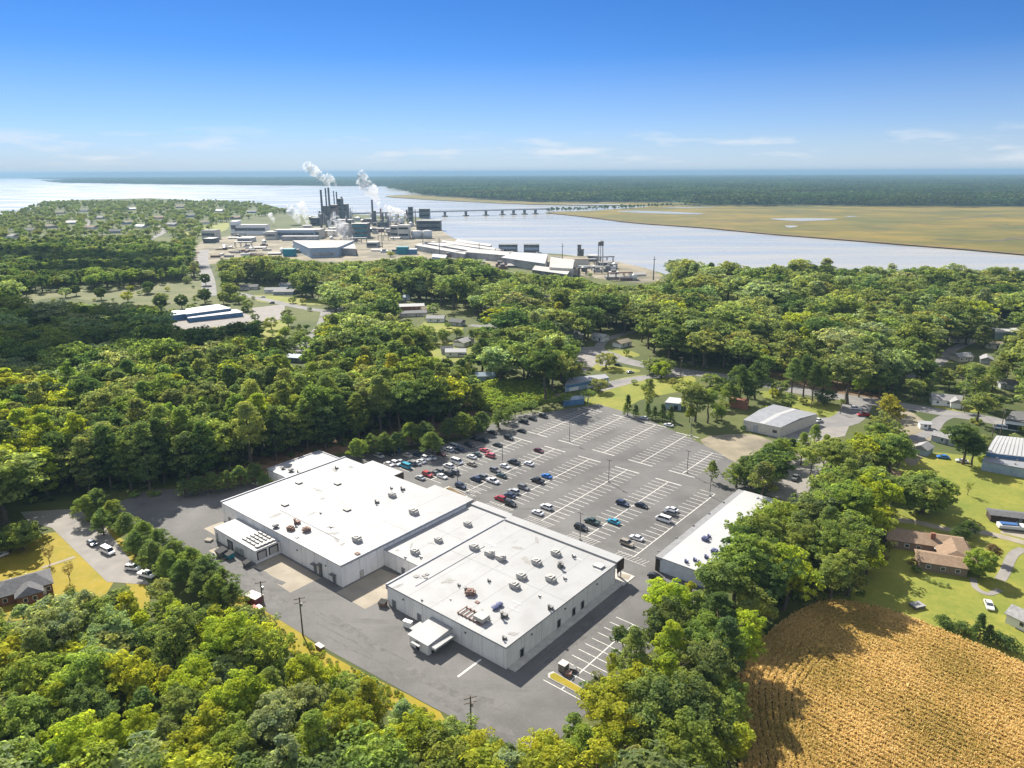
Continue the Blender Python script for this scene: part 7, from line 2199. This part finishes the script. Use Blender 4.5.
parts, shd = [], []
for k in range(3):
    hgt_ = rng.uniform(1.2, 1.75, n) * (.85 + .2 * patchy)
    an = rng.uniform(0, 6.28, n)
    l = rng.uniform(.18, .4, n)
    dx, dy = np.cos(an) * l, np.sin(an) * l
    ox, oy = rng.normal(0, .1, n), rng.normal(0, .1, n)
    ln_ = rng.normal(0, .2, (n, 2))
    z0 = hgt_ * rng.uniform(0, .5, n)
    b0 = np.stack([cx_ + ox - dx * .5, cy_ + oy - dy * .5, z0], 1)
    b1_ = np.stack([cx_ + ox + dx * .5, cy_ + oy + dy * .5, z0 + .1], 1)
    t1 = np.stack([cx_ + ox + dx * .6 + ln_[:, 0], cy_ + oy + dy * .6 + ln_[:, 1], hgt_], 1)
    t0 = np.stack([cx_ + ox - dx * .3 + ln_[:, 0], cy_ + oy - dy * .3 + ln_[:, 1], hgt_ * .95], 1)
    parts.append(np.stack([b0, b1_, t1, t0], 1).reshape(-1, 3))
    shd.append(np.repeat(np.clip(rng.normal(.5, .22, n) + (patchy - .5) * .35, 0, 1), 4))
v = np.concatenate(parts); s_ = np.concatenate(shd)
me = bpy.data.meshes.new('crop')
nf = len(v) // 4
me.vertices.add(len(v)); me.vertices.foreach_set('co', v.astype(np.float32).ravel())
me.loops.add(len(v)); me.loops.foreach_set('vertex_index', np.arange(len(v), dtype=np.int32))
me.polygons.add(nf); me.polygons.foreach_set('loop_start', np.arange(0, len(v), 4, dtype=np.int32)); me.polygons.foreach_set('loop_total', np.full(nf, 4, np.int32))
me.update(calc_edges=True)
a = me.attributes.new('shade', 'FLOAT', 'POINT'); a.data.foreach_set('value', s_.astype(np.float32))
cm = bpy.data.materials.new('ripe_crop'); cm.use_nodes = True
t = cm.node_tree; t.nodes.clear()
o_ = nd(t, 'ShaderNodeOutputMaterial')
at = nd(t, 'ShaderNodeAttribute', attribute_name='shade')
r_ = nd(t, 'ShaderNodeValToRGB')
e = r_.color_ramp.elements
e[0].position = 0; e[0].color = (.29, .28, .06, 1); e[1].position = 1; e[1].color = (.90, .73, .38, 1)
x = e.new(.3); x.color = (.55, .40, .12, 1); x = e.new(.62); x.color = (.77, .57, .23, 1)
t.links.new(at.outputs['Fac'], r_.inputs[0])
d_ = nd(t, 'ShaderNodeBsdfDiffuse'); tr_ = nd(t, 'ShaderNodeBsdfTranslucent'); mx_ = nd(t, 'ShaderNodeMixShader'); mx_.inputs[0].default_value = .5
t.links.new(r_.outputs[0], d_.inputs[0]); t.links.new(r_.outputs[0], tr_.inputs[0])
t.links.new(d_.outputs[0], mx_.inputs[1]); t.links.new(tr_.outputs[0], mx_.inputs[2]); t.links.new(mx_.outputs[0], o_.inputs[0])
me.materials.append(cm)
o = bpy.data.objects.new('crop', me); C.objects.link(o)
tag(o, 'tan ripe corn crop standing in close rows in the lower right field', 'crop', None, 'stuff')
print('crop plants', n)

# ------------------------------------------------------------------ the cloud whose shadow lies on the left woods
tgt = [G(60, 345), G(140, 290), G(-40, 300), G(20, 258), G(120, 255), G(190, 330), G(-90, 370), G(240, 300)]
b = MB()
alt = 900.0
cl_me = bpy.data.meshes.new('cloud')
bm = bmesh.new()
cr_ = random.Random(5)
c0 = sum(tgt, Vector()) / len(tgt) + SUN_DIR * (alt / SUN_DIR.z)
for (cx0, cy0, rx) in ((20, 335, 40), (80, 342, 38), (140, 338, 34), (192, 344, 27), (236, 340, 20), (60, 318, 34), (110, 312, 26), (160, 326, 22), (256, 348, 15), (215, 352, 15), (-35, 325, 55), (-40, 355, 40), (30, 362, 26), (75, 352, 25), (5, 378, 22), (-30, 385, 25), (10, 251, 55), (80, 254, 48), (140, 254, 42), (180, 255, 26), (-50, 254, 80), (60, 266, 34), (115, 264, 34), (160, 264, 28), (20, 308, 28)):
    g = G(cx0, cy0, 14) + SUN_DIR * (alt / SUN_DIR.z) - c0
    k = bmesh.ops.create_icosphere(bm, subdivisions=3, radius=1)
    f1, f2 = cr_.uniform(0, 6), cr_.uniform(0, 6)
    for v_ in k['verts']:
        p = v_.co.copy()
        wob = 1 + .16 * math.sin(5 * p.x + f1) * math.sin(4 * p.y + f2) + .1 * math.sin(9 * p.z + f1)
        v_.co = Vector((p.x * rx * wob, p.y * rx * wob, p.z * rx * .45 * wob)) + g
bm.to_mesh(cl_me); bm.free()
cl_me.polygons.foreach_set('use_smooth', [True] * len(cl_me.polygons))
cl_me.materials.append(mat('cloud_white', (.85, .86, .88), 1.0))
co = bpy.data.objects.new('cloud', cl_me); co.location = c0; C.objects.link(co)
tag(co, 'low white cloud overhead whose shadow lies on the left woods', 'cloud', None, 'stuff')

# things of one look get told apart by their order from the left
same = {}
for o in C.objects:
    if o.parent is None and o.get('category') and o.get('kind') != 'structure': same.setdefault(o['label'], []).append(o)
for lab, L_ in same.items():
    if 1 < len(L_) <= 13:
        L_.sort(key=lambda o: project(np.array([o.location]))[0][0])
        for i, o in enumerate(L_): o['label'] = '%s, %s' % (lab, ordinal[i])
